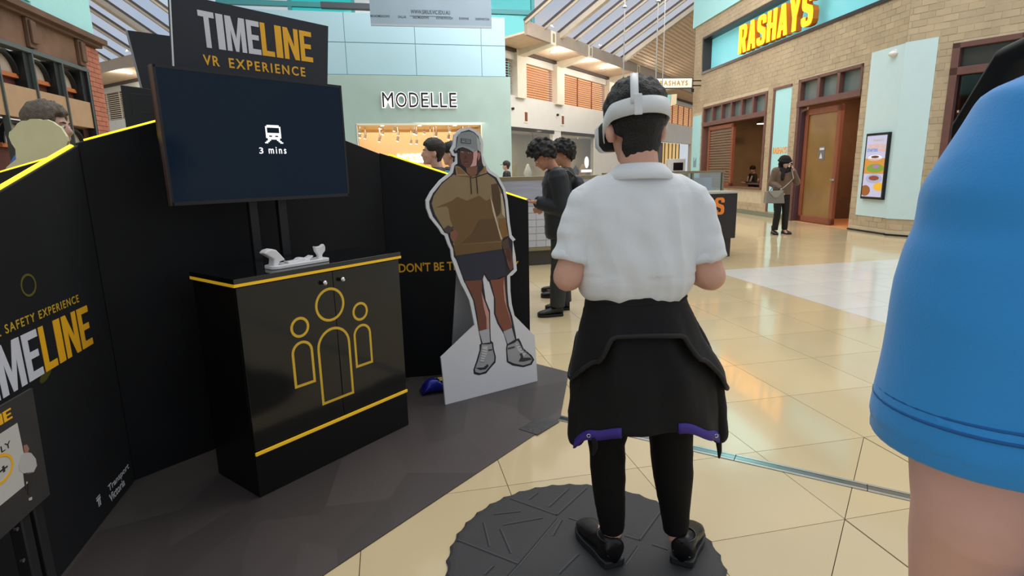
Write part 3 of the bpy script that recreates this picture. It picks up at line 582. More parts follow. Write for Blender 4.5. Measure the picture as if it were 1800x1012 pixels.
# ================================================================== COURT SIDES: louvred wall, soffit, fascia, roof glazing
def court_side(name, fr, s0, s1, louvres, cols, label, glass_to, tilt=29.0, step=1.15, reach=8.0, plank_from=None, lights=(), slat=None):
    t = struct_empty(name, fr.pt((s0 + s1) / 2, 0, 0), label, 'wall')
    m = MB(); fr.box(m, s0, s1, 2.92, 4.05, -.3, .0); m.build('band', M_white, t)
    m = MB(); fr.box(m, s0, s1, 5.25, 5.5, -.3, -.02); m.build('head_band', M_white, t)
    m = MB(); fr.box(m, s0, s1, 5.5, 5.62, -.3, .10); m.build('dark_reveal', mat('dark_reveal_brown', (74, 62, 54), rough=.6), t)
    for a in cols:
        m = MB(); fr.box(m, a, a + .62, 3.98, 5.6, -.25, .12); m.build('column', M_cream, t)
        m = MB(); fr.poly(m, [(a + .1, 5.55), (a + .52, 5.55), (a + .52, 5.62), (a + .1, 5.62)], .0, .05); 
        m.prism([fr.pt(a + .1, 5.4, .12), fr.pt(a + .52, 5.4, .12), fr.pt(a + .52, 5.66, .12), fr.pt(a + .1, 5.66, .12)], [fr.pt(a + .1, 5.62, 1.3), fr.pt(a + .52, 5.62, 1.3), fr.pt(a + .52, 6.0, 1.3), fr.pt(a + .1, 6.0, 1.3)]); m.build('rib', M_cream, t)
        m = MB(); fr.box(m, a + .14, a + .48, 5.62, 6.06, 1.3, 1.42); k = m.build('bracket_box', M_cream, t); m = MB(); fr.box(m, a + .24, a + .38, 5.7, 5.98, 1.42, 1.43); m.build('bracket_slot', mat('bracket_slot_olive', (150, 140, 100), rough=.6), k)
    for a, b, grey in louvres:
        m = MB(); fr.box(m, a, b, 4.05, 5.25, -.3, -.22); m.build('louvre_backing', (M_warmback if not slat else mat('taupe_louvre_back', (150, 128, 108), rough=.7)) if not grey else mat('grey_vent_back', (90, 88, 86)), t)
        n = 13
        for k in range(n):
            z = 4.08 + k * 1.14 / n; m = MB(); m.hexa([fr.pt(s, z + dz, d) for s, dz, d in ((a, .02, -.16), (b, .02, -.16), (b, .0, -.05), (a, .0, -.05), (a, .05, -.16), (b, .05, -.16), (b, .03, -.05), (a, .03, -.05))])
            # blade tilted towards the hall
            m.build('slat', (slat or M_slat) if not grey else mat('grey_vent_slat', (150, 146, 140), rough=.5), t)
        nb = max(1, int((b - a) / 1.1)); 
        for k in range(1, nb):
            s = a + (b - a) * k / nb; m = MB(); fr.box(m, s - .02, s + .02, 4.06, 5.24, -.08, -.03); m.build('louvre_stile', (slat or M_slat) if not grey else MATS['grey_vent_slat'], t)
    m = MB(); m.prism([fr.pt(s0, 5.60, .0), fr.pt(s1, 5.60, .0), fr.pt(s1, 5.66, .0), fr.pt(s0, 5.66, .0)], [fr.pt(s0, 5.72, 1.3), fr.pt(s1, 5.72, 1.3), fr.pt(s1, 5.78, 1.3), fr.pt(s0, 5.78, 1.3)]); m.build('soffit', M_plank, t)
    m = MB(); fr.box(m, s0, s1, 5.66, 6.08, 1.28, 1.4); m.build('fascia', M_fascia, t)
    ca, sa = math.cos(R(tilt)), math.sin(R(tilt))
    def rp(s, r, h=0): return fr.pt(s, 6.08 + r * sa + h * ca, 1.3 + r * ca - h * sa)
    def bar(mm, a, b, r0, r1, h0, h1): mm.hexa([rp(s, r, h) for h in (h0, h1) for s, r in ((a, r0), (b, r0), (b, r1), (a, r1))])
    k = 0; s = s0
    while s < glass_to:
        big = (k % 5 == 2); w_ = .22 if big else .07
        m = MB(); bar(m, s - w_ / 2, s + w_ / 2, 0, reach, -.10 if not big else -.2, .04); m.build('roof_beam', M_beam, t)
        m = MB(); bar(m, s - w_ / 2 - .02, s - w_ / 2, 0, reach, -.02, .05); m.build('beam_cap', M_dkbeam, t)
        for r0, r1 in ((0, reach * .5), (reach * .5 + .06, reach)):
            m = MB(); bar(m, s + w_ / 2, min(s + step, glass_to) - .05, r0, r1, 0, .02); m.build('roof_pane', M_sky, t)
        s += step; k += 1
    m = MB(); bar(m, s0, glass_to, reach * .5 - .03, reach * .5 + .09, -.06, .03); m.build('purlin', M_beam, t)
    if plank_from is not None:
        m = MB(); bar(m, plank_from, s1, 0, 4.2, -.05, .1); m.build('plank_ceiling', M_plank, t)
        nrow = 26
        for k in range(nrow):
            m = MB(); bar(m, plank_from + .1, s1, .1 + k * .158, .19 + k * .158, -.075, -.05); m.build('plank', M_plank, t)
        for k in range(10):
            s = plank_from + k * 1.3; m = MB(); bar(m, s, s + .08, 4.2, reach, -.14, .04); m.build('roof_beam', M_beam, t)
            m = MB(); bar(m, s + .08, s + 1.3, 4.2, reach, 0, .02); m.build('roof_pane', M_sky, t)
    for i, s in enumerate(lights):
        d = .75; z = 5.61 + .12 * d / 1.3; P = fr.pt(s, z, d)
        lt = thing('soffit_downlight', P, 'round white downlight in the timber soffit above the louvres', 'downlight', 'soffit downlights'); m = MB(); m.cyl(P, P - Vector((0, 0, .05)), .10, 12); m.build('lens', M_lamp, lt); m = MB(); m.tube([P + Vector((0, 0, .02)), P - Vector((0, 0, .03))], .12, 14); m.build('ring', M_alu, lt)
        pl_ = bpy.data.lights.new('downlight_glow', 'POINT'); pl_.energy = 55; pl_.color = (1, .9, .78); pl_.shadow_soft_size = .15; po = bpy.data.objects.new('downlight_glow', pl_); COL.objects.link(po); po.location = P - Vector((0, 0, .35)) + fr.f * .5
    return t
FE = Frame((0, 21.0), 57.0)
sp = FE.px(1098, 98, 1.3)[0]
ce = court_side('wall_court_right', FE, -.95, 30, [(-.75, .35, True), (1.26, 3.30, False), (4.15, 8.42, False), (9.5, 14.3, False), (15.2, 23.5, False)], [.45, 3.42, 8.6, 14.45, 23.6], 'white court wall with orange timber louvres, sloped soffit and glazed roof', sp, plank_from=sp, lights=[FE.px(x, y, .75)[0] for x, y in ((972, 97), (1023, 111), (1058, 120), (1106, 133), (1146, 144))])
# shop windows below the band
m = MB(); FE.box(m, -.95, .1, 0, 2.95, -.3, 0); m.build('pier', M_white, ce)
wins = [(.1, 3.35), (3.95, 7.25)]
for a, b in wins:
    m = MB(); FE.box(m, a, b, 2.84, 2.96, -.1, .02); m.build('window_head', mat('dark_bronze_frame', (58, 52, 46), rough=.4), ce)
    n = 2
    for k in range(n):
        m = MB(); FE.box(m, a + (b - a) * k / n + .02, a + (b - a) * (k + 1) / n - .02, .3, 2.84, -.06, -.04); m.build('pane', M_shopglass, ce)
    m = MB(); FE.box(m, a, b, 0, .3, -.1, 0); m.build('stall_riser', M_white, ce)
for a, b in ((3.35, 3.95), (7.25, 15.6)):
    m = MB(); FE.box(m, a, b, 0, 2.95, -.2, 0); m.build('pier', M_white, ce)
m = MB(); FE.box(m, 23, 30, 0, 2.95, -.2, 0); m.build('pier', M_white, ce)
m = MB(); FE.box(m, .2, 15.4, 0, 3, -2.5, -2.4); m.build('shop_back_wall', mat('display_back_taupe', (196, 182, 156), rough=.6, var=.06), ce)
m = MB(); FE.box(m, .2, 15.4, 2.96, 3.0, -2.5, -.1); m.build('shop_ceiling', mat('display_back_taupe', (196, 182, 156)), ce)
m = MB(); FE.box(m, 15.4, 30, 0, 3.1, -3.5, -3.4); m.build('shop_back_wall', mat('dark_taupe', (120, 96, 80), rough=.6, var=.1), ce)
for k, (a, b, mt) in enumerate(((15.8, 18.2, mat('far_door_grey', (96, 84, 78), rough=.5)), (18.5, 21.6, mat('far_shop_warm', (226, 190, 120), emit=.5, ecol=(240, 200, 130))))):
    m = MB(); FE.box(m, a, b, 0, 2.9, -.5, -.4); m.build('far_shop_panel', mt, ce)
for k in range(5):
    m = MB(); FE.box(m, 18.5 + k * .75, 18.55 + k * .75, 0, 2.9, -.4, -.35); m.build('far_shop_mullion', M_dkbeam, ce)
for px, py in ((924, 205), (988.5, 211)):
    s, z = FE.px(px, py); m = MB(); FE.box(m, s - .14, s + .14, z - .22, z + .22, 0, .02); k = m.build('vent_surround', mat('vent_white', (235, 228, 215)), ce)
    m = MB(); FE.box(m, s - .09, s + .09, z - .16, z + .16, .02, .03); m.build('vent_grille', mat('vent_rust', (120, 66, 42), rough=.6, var=.4, vscale=14), k)
for px, py in ((900, 191), (979, 202)):
    s, z = FE.px(px, py); m = MB(); P = FE.pt(s, z, 0); m.cyl(P, P + FE.f * .08, .045, 12); tag(m.build('wall_camera', M_blkp), 'small black round camera on the white band, ' + ('left' if px < 950 else 'right') + ' of the two', 'camera')
# display figures and lit words behind the shop glass
for i, (px, hh) in enumerate(((928, 1.62), (1012, 1.55), (1024, 1.6))):
    s, z = FE.px(px, 300, -1.0); P = FE.pt(s, 0, -1.0)
    t = thing('shop_mannequin', P, ('pale grey headless mannequin in the display window left of the curly haired boy', 'dark dressed mannequin nearest the pillar in the right display window', 'tan dressed mannequin beside the white logo in the right display window')[i], 'mannequin')
    cmat = (mat('mannequin_grey', (206, 204, 204)), mat('mannequin_dark', (70, 62, 60)), mat('mannequin_tan', (170, 140, 112)))[i]
    m = MB(); m.limb([(P + Vector((0, 0, .75)), .14, .1), (P + Vector((0, 0, .95)), .17, .12), (P + Vector((0, 0, 1.1)), .13, .1), (P + Vector((0, 0, 1.32)), .18, .12), (P + Vector((0, 0, 1.45)), .12, .09), (P + Vector((0, 0, hh)), .05, .05)]); m.build('torso', cmat, t, smooth=True)
    m = MB(); m.cyl(P, P + Vector((0, 0, .8)), .02, 8); m.build('pole', M_alu, t); m = MB(); m.cyl(P, P + Vector((0, 0, .02)), .2, 16); m.build('foot_plate', M_alu, t)
FEg = Frame((FE.pt(0, 0, -.03).x, FE.pt(0, 0, -.03).y), 57.0)
s, z = FEg.px(1031, 290); sgn = thing('window_sign', FEg.pt(s, z - .3, 0), 'white round logo with a bar inside the far display window', 'sign'); m = MB()
n = 20; FEg.poly(m, [(s + .22 * math.cos(2 * math.pi * i / n), z + .12 + .26 * math.sin(2 * math.pi * i / n)) for i in range(n)], 0, .01); m.build('logo_disc', mat('lit_white_print', (240, 240, 240), emit=.6), sgn)
m = MB(); FEg.box(m, s - .55, s + .55, z - .32, z - .2, 0, .01); m.build('logo_bar', MATS['lit_white_print'], sgn)

for s_ in (2.4, 8.2):
    LL = bpy.data.lights.new('display_window_light', 'AREA'); LL.size = 2.0; LL.energy = 75; LL.color = (1, .93, .8); lo = bpy.data.objects.new('display_window_light', LL); COL.objects.link(lo); lo.location = FE.pt(s_, 2.9, -1.2)
FF = Frame((-20.8, 29.1), 147.0)
sl = sorted((FF.px(165, 190)[0], FF.px(330, 190)[0]))
l0, l1 = FF.px(182, 190)[0], FF.px(217, 190)[0]
cf = court_side('wall_court_left', FF, sl[0] - 4, sl[1] + 4, [(min(l0, l1) - 2.2, max(l0, l1) + .9, False)], [max(l0, l1) + 1.0], 'cream court wall with a timber louvre under a glazed roof behind the left building', sl[1] + 4, lights=[FF.px(230, 138, .75)[0]], slat=M_cream)
m = MB(); FF.box(m, sl[0] - 4, sl[1] + 4, 0, 2.95, -.3, 0); m.build('lower_wall', M_white, cf)

# ================================================================== LEFT BUILDING
FLB = Frame((-7.3, 10.0), 102.0)
lb = struct_empty('wall_left', (-7.2, 9.5, 0), 'brown stone building at left with arched windows under a mint green bulkhead', 'building')
M_stone = mat('weathered_brown_stone', (112, 84, 66), rough=.75, var=.3, vscale=2.2, bump=.12, bscale=6)
M_stone2 = mat('brown_stone_cornice', (98, 74, 58), rough=.7, var=.2, vscale=3)
M_salmon = mat('salmon_brick', (168, 104, 82), rough=.75, var=.08, rnd=.1)
M_tanp = mat('tan_panel', (170, 140, 108), rough=.6, var=.05)
M_dkm = mat('dark_shopfront_metal', (32, 34, 36), rough=.4)
SE = 1.22
m = MB(); FLB.box(m, -8, SE, 3.92, 9, -.5, -.02); m.build('bulkhead', M_mint, lb)
m = MB(); FLB.box(m, -8, SE + .06, 3.84, 3.93, -.5, .16); m.build('cornice', M_stone2, lb); m = MB(); FLB.box(m, -8, SE + .02, 3.78, 3.84, -.5, .08); m.build('cornice', M_stone2, lb)
m = MB(); FLB.box(m, -8, .70, 3.34, 3.78, -.3, 0); m.build('stone_frieze', M_stone, lb)
for s in (-2.6, -.98, .48):
    m = MB(); FLB.box(m, s - .09, s + .09, 3.36, 3.78, 0, .06); FLB.box(m, s - .07, s + .07, 3.42, 3.74, .06, .10); m.build('corbel', M_stone2, lb, bevel=.01)
m = MB(); FLB.box(m, -8, .70, 3.28, 3.34, -.1, .03); m.build('frame_rail', mat('grey_green_metal', (84, 92, 90), rough=.4), lb)
m = MB(); FLB.box(m, -8, .70, 2.32, 2.76, -.2, .0); m.build('tan_panel', M_tanp, lb)
m = MB(); FLB.box(m, .70, SE, 0, 3.78, -.5, -.03); m.build('pier_core', mat('salmon_core', (120, 84, 70), rough=.8), lb)
for k in range(44):
    z0 = .01 + k * .085
    for a, b in (((.70, .955), (.965, SE)) if k % 2 else ((.70, .82), (.83, 1.09), (1.10, SE + .012))):
        m = MB(); FLB.box(m, a, b, z0, z0 + .077, -.05, .0); m.build('brick', M_salmon, lb)
m = MB(); FLB.box(m, .60, .70, 0, 3.34, -.1, .02); m.build('frame_post', M_dkm, lb)
edges = [-5.4, -4.45, -3.55, -2.7, -1.85, -1.01, -.19, .62]
M_lun = mat('grey_lunette_plaster', (172, 160, 146), rough=.7, var=.08); M_mar = mat('maroon_interior', (84, 42, 36), rough=.7, var=.1); M_org = mat('orange_soffit', (178, 104, 56), rough=.6)
for i in range(7):
    a, b = edges[i], edges[i + 1]; w_ = b - a
    m = MB(); FLB.box(m, b - .015, b + .015, 0, 3.3, -.05, .03); m.build('mullion', MATS['grey_green_metal'], lb)
    m = MB(); FLB.box(m, b - .16, b - .015, 2.76, 3.28, -.3, -.02); m.build('side_reveal', M_dkm, lb)
    for zb_, zs, zt in ((2.76, 2.95, 3.27), (.9, 1.95, 2.3)):
        m = MB(); n = 14; r = (w_ - .18) / 2; cx = a + .02 + r
        arc = [(cx + r * math.cos(math.pi * k / n), zs + (zt - zs - .02) * math.sin(math.pi * k / n)) for k in range(n + 1)]
        FLB.poly(m, [(a, zs), (a, zt)] + [(b, zt), (b, zs)] + [], -.20, -.19); m.build('arch_back', M_dkm, lb)
        m = MB(); FLB.poly(m, arc, -.19, -.17); m.build('lunette', M_lun, lb)
        for k in range(n):
            p0, p1 = arc[k], arc[k + 1]; mm = MB()
            def sc(p, f): return (cx + (p[0] - cx) * f, zs + (p[1] - zs) * f)
            if k == 0: ringm = MB()
            FLB.poly(ringm, [p0, p1, sc(p1, .9), sc(p0, .9)], -.17, -.1)
        ringm.build('arch_ring', M_dkm, lb)
        m = MB(); FLB.box(m, a, b, zb_, zs, -.22, -.18); m.build('interior_panel', M_mar, lb)
        m = MB(); FLB.box(m, a, b - .16, zs - .05, zs + .01, -.2, -.12); m.build('orange_soffit', M_org, lb)
    m = MB(); FLB.box(m, b - .26, b - .2, 2.90, 2.91, -.28, -.22); m.build('downlight', M_lamp, lb)
m = MB(); FLB.box(m, -8, .7, 0, .9, -.2, 0); m.build('stall_riser', M_stone, lb)
m = MB(); FLB.box(m, -8, .7, .9, 2.4, -.9, -.8); m.build('shop_interior', mat('tan_interior', (186, 136, 96), rough=.7, var=.1), lb)
for a, b in ((-5, -3.6), (-3.5, -1.75), (-1.65, -.72)):
    m = MB(); FLB.box(m, a, b, 4.0, 5.6, -.02, -.01); k = m.build('vent_frame', mat('mint_vent', (126, 196, 198), rough=.5), lb)
    for q in range(20):
        z = 4.05 + q * .077; m = MB(); FLB.box(m, a + .05, b - .05, z, z + .045, -.01, .02); m.build('vent_slat', M_mint, k)
# ================================================================== RESTAURANT (brick facade)
FRA = Frame((7.314, 14.844), 94.99); FR2 = Frame((7.5594, 11.4556), 124.2)
ras = struct_empty('wall_right', (7.3, 15, 0), 'tan brick restaurant facade with brown timber framed openings at right', 'building')
M_brick = mat('tan_brick', (178, 160, 132), rough=.75, var=.12, vscale=1.6, rnd=.09, bump=.08, bscale=30)
M_mort = mat('pale_mortar', (196, 180, 152), rough=.9, var=.08)
M_wood = mat('mauve_brown_timber_frame', (104, 72, 66), rough=.4, var=.08, vscale=8)
M_wood2 = mat('red_brown_door_timber', (132, 74, 50), rough=.4, var=.1, vscale=8, stretch=(1, 1, .2))
M_frost = mat('frosted_transom_glass', (96, 112, 112), rough=.25, var=.15, vscale=1.5, spec=.6)
M_post = mat('pale_blue_wall_panel', (196, 220, 224), rough=.35, var=.015)
corner = FRA.px(1555, 413.5)[0]
TOPZ = 6.25
S_END = 6.83
# openings in the long face: (s0, s1, z0, z1)
pn2 = [FRA.px(1364, 165)[0], FRA.px(1393, 150)[0]]; pn2 = (min(pn2), max(pn2))
pn1 = (6.0, 6.72)
WIN = (1.60, 5.86, .75, 3.44); DOOR = (-2.2, .13, 0.0, 3.5); SIGN = (corner + .3, 6.10, 4.585, 5.74)
holes = [WIN, DOOR, SIGN, (pn1[0], pn1[1], .1, 3.2), (pn2[0], pn2[1], .15, 3.42), (-3.32, -2.42, .34, 3.66), (1.60, 5.86, .42, .76)]
def brick_field(fr, s0, s1, z0, z1, hs, seed):
    r = random.Random(seed); out = []; ph, pl = .118, .245; k = 0; z = z0
    while z < z1 - .02:
        zz = min(z + ph, z1); s = s0 - (pl / 2 if k % 2 else 0)
        while s < s1 - .01:
            a, b = max(s, s0), min(s + pl, s1); segs = [(a, b)]
            for h0, h1, y0, y1 in hs:
                if zz - .012 > y0 + .01 and z < y1 - .01:
                    ns = []
                    for p, q in segs:
                        if q <= h0 or p >= h1: ns.append((p, q)); continue
                        if p < h0: ns.append((p, h0))
                        if q > h1: ns.append((h1, q))
                    segs = ns
            out += [(p, q, z, zz) for p, q in segs if q - p > .03]
            s += pl
        z += ph; k += 1
    return out
bl1 = [(FRA,) + t for t in brick_field(FRA, corner, S_END, .12, TOPZ, holes, 1)]
W2 = FR2.px(1678, 62)[0]; PR = FR2.px(1651, 66)[0]
h2 = [(PR, .05, .34, 3.66), (W2 - 2.6, W2, 0.0, 3.5)]
bl2 = [(FR2,) + t for t in brick_field(FR2, W2 - 4.2, 0.0, .12, TOPZ, h2, 2)]
allb = bl1 + bl2
allb.sort(key=lambda t: (t[0].pt(t[1], t[3]) - Vector((0, 0, CAM_H))).length - (0 if in_view(t[0].pt(t[1], t[3])) else -100))
restb = MB(); jr = random.Random(5)
for i, (fr, a, b, z0, z1) in enumerate(allb):
    e = jr.uniform(-.003, .003)
    if i < 290:
        m = MB(); fr.box(m, a + .005, b - .005, z0 + .005, z1 - .005, -.03, e); m.build('brick', M_brick, ras)
    else: fr.box(restb, a + .005, b - .005, z0 + .005, z1 - .005, -.03, e)
restb.build('brickwork', M_brick, ras, kind='stuff')
def solid(fr, s0, s1, z0, z1, hs, d0, d1, nm, mt):
    """wall backing cut around rectangular openings"""
    xs = sorted({s0, s1} | {min(max(v, s0), s1) for h in hs for v in h[:2]}); zs = sorted({z0, z1} | {min(max(v, z0), z1) for h in hs for v in h[2:]}); m = MB()
    for i in range(len(xs) - 1):
        for j in range(len(zs) - 1):
            cx, cz = (xs[i] + xs[i + 1]) / 2, (zs[j] + zs[j + 1]) / 2
            if xs[i + 1] - xs[i] < 1e-4 or zs[j + 1] - zs[j] < 1e-4 or any(h[0] < cx < h[1] and h[2] < cz < h[3] for h in hs): continue
            fr.box(m, xs[i], xs[i + 1], zs[j], zs[j + 1], d0, d1)
    return m.build(nm, mt, ras)
solid(FRA, corner, S_END, 0.0, TOPZ, [WIN, DOOR, SIGN], -.30, -.006, 'mortar_bed', M_mort)
solid(FR2, W2 - 4.2, 0.0, 0.0, TOPZ, [h2[1]], -.30, -.006, 'mortar_bed', M_mort)
m = MB(); FRA.box(m, S_END - .3, S_END, 0, TOPZ, -6, -.3); m.build('end_wall', M_brick, ras)
# plinths
m = MB(); FRA.box(m, .13, S_END, 0, .12, -.1, .015); m.build('plinth', mat('grey_green_plinth', (122, 124, 106), rough=.5), ras)
m = MB(); FRA.box(m, corner, -2.2, 0, .035, -.05, .02); FR2.box(m, W2, 0.0, 0, .035, -.05, .02); m.build('plinth', M_blkp, ras)
# wall panels (pale blue) with the fold at the corner
m = MB(); FRA.box(m, -3.30, -2.42, .34, 3.66, -.03, .012); m.build('panel', M_post, ras)
m = MB(); FRA.box(m, corner, -3.30, .34, 3.66, -.03, .012); FR2.box(m, PR, 0.008, .34, 3.66, -.03, .012); m.build('panel', M_post, ras)
m = MB(); FRA.box(m, pn1[0], pn1[1], .12, 3.2, -.03, .008); pa = m.build('panel', mat('mint_poster_panel', (170, 224, 230), rough=.35), ras)
a = FRA.px(1218, 285); m = MB()
for k in range(4): FRA.box(m, 6.25 + k * .07, 6.30 + k * .07, 1.4, 1.75 - .06 * (k % 3), .008, .011)
m.build('poster_print', mat('poster_grey_print', (120, 140, 150)), pa)
m = MB(); FRA.box(m, pn2[0], pn2[1], .16, 3.40, -.02, .004); pb = m.build('panel', MATS['mint_poster_panel'], ras)
m = MB(); FRA.box(m, pn2[1], pn2[1] + .10, .16, 3.42, -.08, .02); FRA.box(m, pn2[0], pn2[1] + .1, 3.40, 3.46, -.08, .03); m.build('panel_frame', M_wood, ras)
text('lettering', 'RASHAYS', FRA, pn2[1] - .06, pn2[0] + .03, FRA.px(1377, 270)[1], FRA.px(1377, 258)[1], .004, mat('orange_letter', (230, 148, 40), rough=.5), pb, bold=.03, depth=.004)
# sign recess with big letters
m = MB(); FRA.box(m, SIGN[0], SIGN[1], SIGN[2], SIGN[3], -.34, -.28); m.build('sign_back', mat('lit_aqua_signboard', (130, 208, 216), rough=.25, emit=.35, ecol=(120, 215, 225)), ras)
for q in ((SIGN[0], SIGN[1], SIGN[2] - .03, SIGN[2] + .05), (SIGN[0], SIGN[1], SIGN[3] - .05, SIGN[3] + .02), (SIGN[1] - .06, SIGN[1] + .02, SIGN[2], SIGN[3])):
    m = MB(); FRA.box(m, *q, -.30, .03); m.build('sign_frame', mat('dark_sign_frame', (52, 46, 44), rough=.4), ras)
a, b = FRA.px(1299, 82)[0], FRA.px(1440, 20)[0]
big = thing('restaurant_sign', FRA.pt((a + b) / 2, 4.75, 0), 'large yellow three dimensional RASHAYS letters on the aqua signboard', 'sign')
M_yl = mat('glowing_yellow_letter', (250, 186, 36), rough=.35, emit=1.9, ecol=(255, 152, 14)); M_ys = mat('amber_letter_side', (196, 112, 16), rough=.4)
zb_ = FRA.px(1300, 94, .15)[1]; zt_ = FRA.px(1300, 46, .15)[1]
cr_ = FRA.px(1299, 70, .12)[0]; cl_ = FRA.px(1428, 20, .12)[0]
for l in blocks('RASHAYS', FRA, cr_, cl_, zb_, zt_, -.05, .10, M_ys, big, gap=.22): pass
for l, (pos) in zip([o for o in big.children], range(7)): pass
fc = blocks('RASHAYS', FRA, cr_, cl_, zb_, zt_, .10, .13, M_yl, big, gap=.22, name='letter_face')
sides = [o for o in big.children if o.name.startswith('letter') and 'face' not in o.name]
for s_o, f_o in zip(sides, fc): f_o.parent = s_o; f_o.matrix_parent_inverse = wm(s_o).inverted()
# blade sign
FBL = Frame((6.2, 20.9), 4.0); a, b = FBL.px(1150, 156), FBL.px(1218, 136)
bs = thing('blade_sign', FBL.pt((a[0] + b[0]) / 2, a[1], 0), 'small white lightbox sign with gold RASHAYS sticking out from the brick corner', 'sign')
m = MB(); FBL.box(m, a[0], b[0], a[1], b[1], -.12, 0); m.build('housing', mat('sign_dark_housing', (60, 58, 52), rough=.4), bs)
m = MB(); FBL.box(m, a[0] + .03, b[0] - .03, a[1] + .03, b[1] - .03, 0, .008); m.build('lit_face', mat('sign_white_face', (226, 230, 216), emit=.12, ecol=(240, 242, 226)), bs)
text('lettering', 'RASHAYS', FBL, a[0] + .2, b[0] - .18, a[1] + .1, b[1] - .1, .008, mat('gold_letter', (190, 136, 20), rough=.5), bs, bold=.02, depth=.006, spacing=1.3)
for z in (a[1] + .1, b[1] - .1):
    m = MB(); m.cyl(FBL.pt(b[0], z, -.06), FBL.pt(b[0] + .35, z, -.06), .02, 8); m.build('bracket', M_blkp, bs)
m = MB(); m.cyl(FBL.pt(b[0] + .03, a[1], -.06), FBL.pt(b[0] + .03, a[1] - .12, -.06), .05, 10); m.build('lamp', M_blkp, bs)
# window: frame, transom lights, half-open louvred shutter, sill
def framebar(fr, q, d0, d1, mt=M_wood, par=ras, nm='window_frame'):
    m = MB(); fr.box(m, *q, d0, d1); return m.build(nm, mt, par, bevel=.004)
w1 = struct_empty('window_2', FRA.pt(3.7, .75, 0), 'brown framed restaurant window with six small panes across its top', 'window')
framebar(FRA, (1.60, 5.86, 3.37, 3.44), -.2, .02, par=w1); framebar(FRA, (1.60, 5.86, 2.78, 2.92), -.2, .03, par=w1)
for s in (1.60, 5.76): framebar(FRA, (s, s + .10, .75, 3.40), -.2, .02, par=w1)
n = 6
for k in range(n):
    a = 1.70 + (5.76 - 1.70) * k / n; b = 1.70 + (5.76 - 1.70) * (k + 1) / n
    m = MB(); FRA.box(m, a, b, 2.92, 3.37, -.12, -.10); m.build('transom_pane', M_frost, w1)
    if k: framebar(FRA, (a - .04, a + .04, 2.9, 3.39), -.18, .02, par=w1)
m = MB(); FRA.box(m, 1.62, 5.84, .42, .74, -.1, -.01); m.build('apron_panel', mat('brown_apron', (120, 92, 76), rough=.5, var=.06), w1)
m = MB(); FRA.box(m, 1.6, 5.86, .74, .79, -.3, .05); m.build('sill', M_wood, w1, bevel=.004)
sa, sb = FRA.px(1243, 250)[0], FRA.px(1286, 250)[0]
for q in ((sb, sb + .12, .79, 2.72), (sa - .12, sa, .79, 2.72), (sb, sa, 2.62, 2.74), (sb, sa, .79, .9)): framebar(FRA, q, -.12, -.03, M_wood2, w1, 'shutter_frame')
m = MB(); FRA.box(m, sb + .12, sa - .12, .9, 2.62, -.09, -.07); sh = m.build('shutter_glass', mat('shutter_taupe', (112, 88, 70), rough=.4), w1)
nsl = 20
for k in range(nsl):
    z = .93 + k * 1.67 / nsl; m = MB(); FRA.box(m, sb + .13, sa - .13, z, z + .05, -.07, -.045); m.build('slat', mat('shutter_slat', (122, 98, 78), rough=.45), sh)
# interior
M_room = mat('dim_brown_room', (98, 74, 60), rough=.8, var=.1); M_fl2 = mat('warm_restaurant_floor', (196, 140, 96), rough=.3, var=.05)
room = struct_empty('wall_back', FRA.pt(2, 0, -6), 'dim brown interior walls seen through the restaurant openings', 'room')
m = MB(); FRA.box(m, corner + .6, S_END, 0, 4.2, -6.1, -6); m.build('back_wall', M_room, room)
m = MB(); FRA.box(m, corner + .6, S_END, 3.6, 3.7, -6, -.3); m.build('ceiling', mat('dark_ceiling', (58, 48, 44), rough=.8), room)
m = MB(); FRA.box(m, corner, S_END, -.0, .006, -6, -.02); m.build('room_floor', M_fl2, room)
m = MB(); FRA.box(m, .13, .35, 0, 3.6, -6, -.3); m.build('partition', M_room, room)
a, b = FRA.px(1330, 250, -2.6)[0], FRA.px(1296, 250, -2.6)[0]
m = MB(); FRA.box(m, a - .9, b - 1.0, 0, 3.6, -2.9, -2.6); m.build('beige_column', mat('beige_room_column', (164, 138, 116), rough=.7), room)
shf = thing('wine_rack', FRA.pt(b + .3, 0, -2.8), 'tall dark red rack of thin bars inside the restaurant window', 'rack')
for k in range(9):
    s = b - .95 + k * .28; m = MB(); FRA.box(m, s, s + .035, .0, 3.4, -2.62, -2.58); m.build('bar', mat('dark_red_steel', (110, 40, 44), rough=.4), shf)
for k in range(9):
    m = MB(); FRA.box(m, b - .95, b + 1.35, .2 + k * .38, .22 + k * .38, -2.63, -2.57); m.build('shelf_rail', mat('pale_rail', (150, 110, 104), rough=.5), shf)
m = MB(); FRA.box(m, b - 1.0, b + 1.4, 0, 3.5, -3.2, -3.0); m.build('back_board', mat('maroon_board', (62, 30, 34), rough=.7), shf)
P = FRA.pt(FRA.px(1338, 217, -1.6)[0], FRA.px(1338, 217, -1.6)[1], -1.6)
pl = thing('pendant_lamp', P, 'small glowing pendant lamp inside the restaurant window', 'lamp')
m = MB(); m.tube([P + Vector((0, 0, .08)), P + Vector((0, 0, .06)), P], [.03, .12, .14], 16); m.build('shade', mat('lamp_shade_dark', (60, 50, 46)), pl)
m = MB(); m.cyl(P + Vector((0, 0, .0)), P + Vector((0, 0, -.02)), .13, 16); m.build('diffuser', M_lamp, pl); m = MB(); m.cyl(P + Vector((0, 0, .08)), Vector((P.x, P.y, 3.6)), .006, 6); m.build('cord', M_blkp, pl)
tb = thing('dining_table', FRA.pt(2.55, 0, -1.0), 'dark dining table laid inside the restaurant window', 'table')
m = MB(); FRA.box(m, 1.75, 3.7, .84, .88, -1.5, -.55); m.build('tabletop', mat('table_top_grey', (88, 74, 66), rough=.3), tb, bevel=.005)
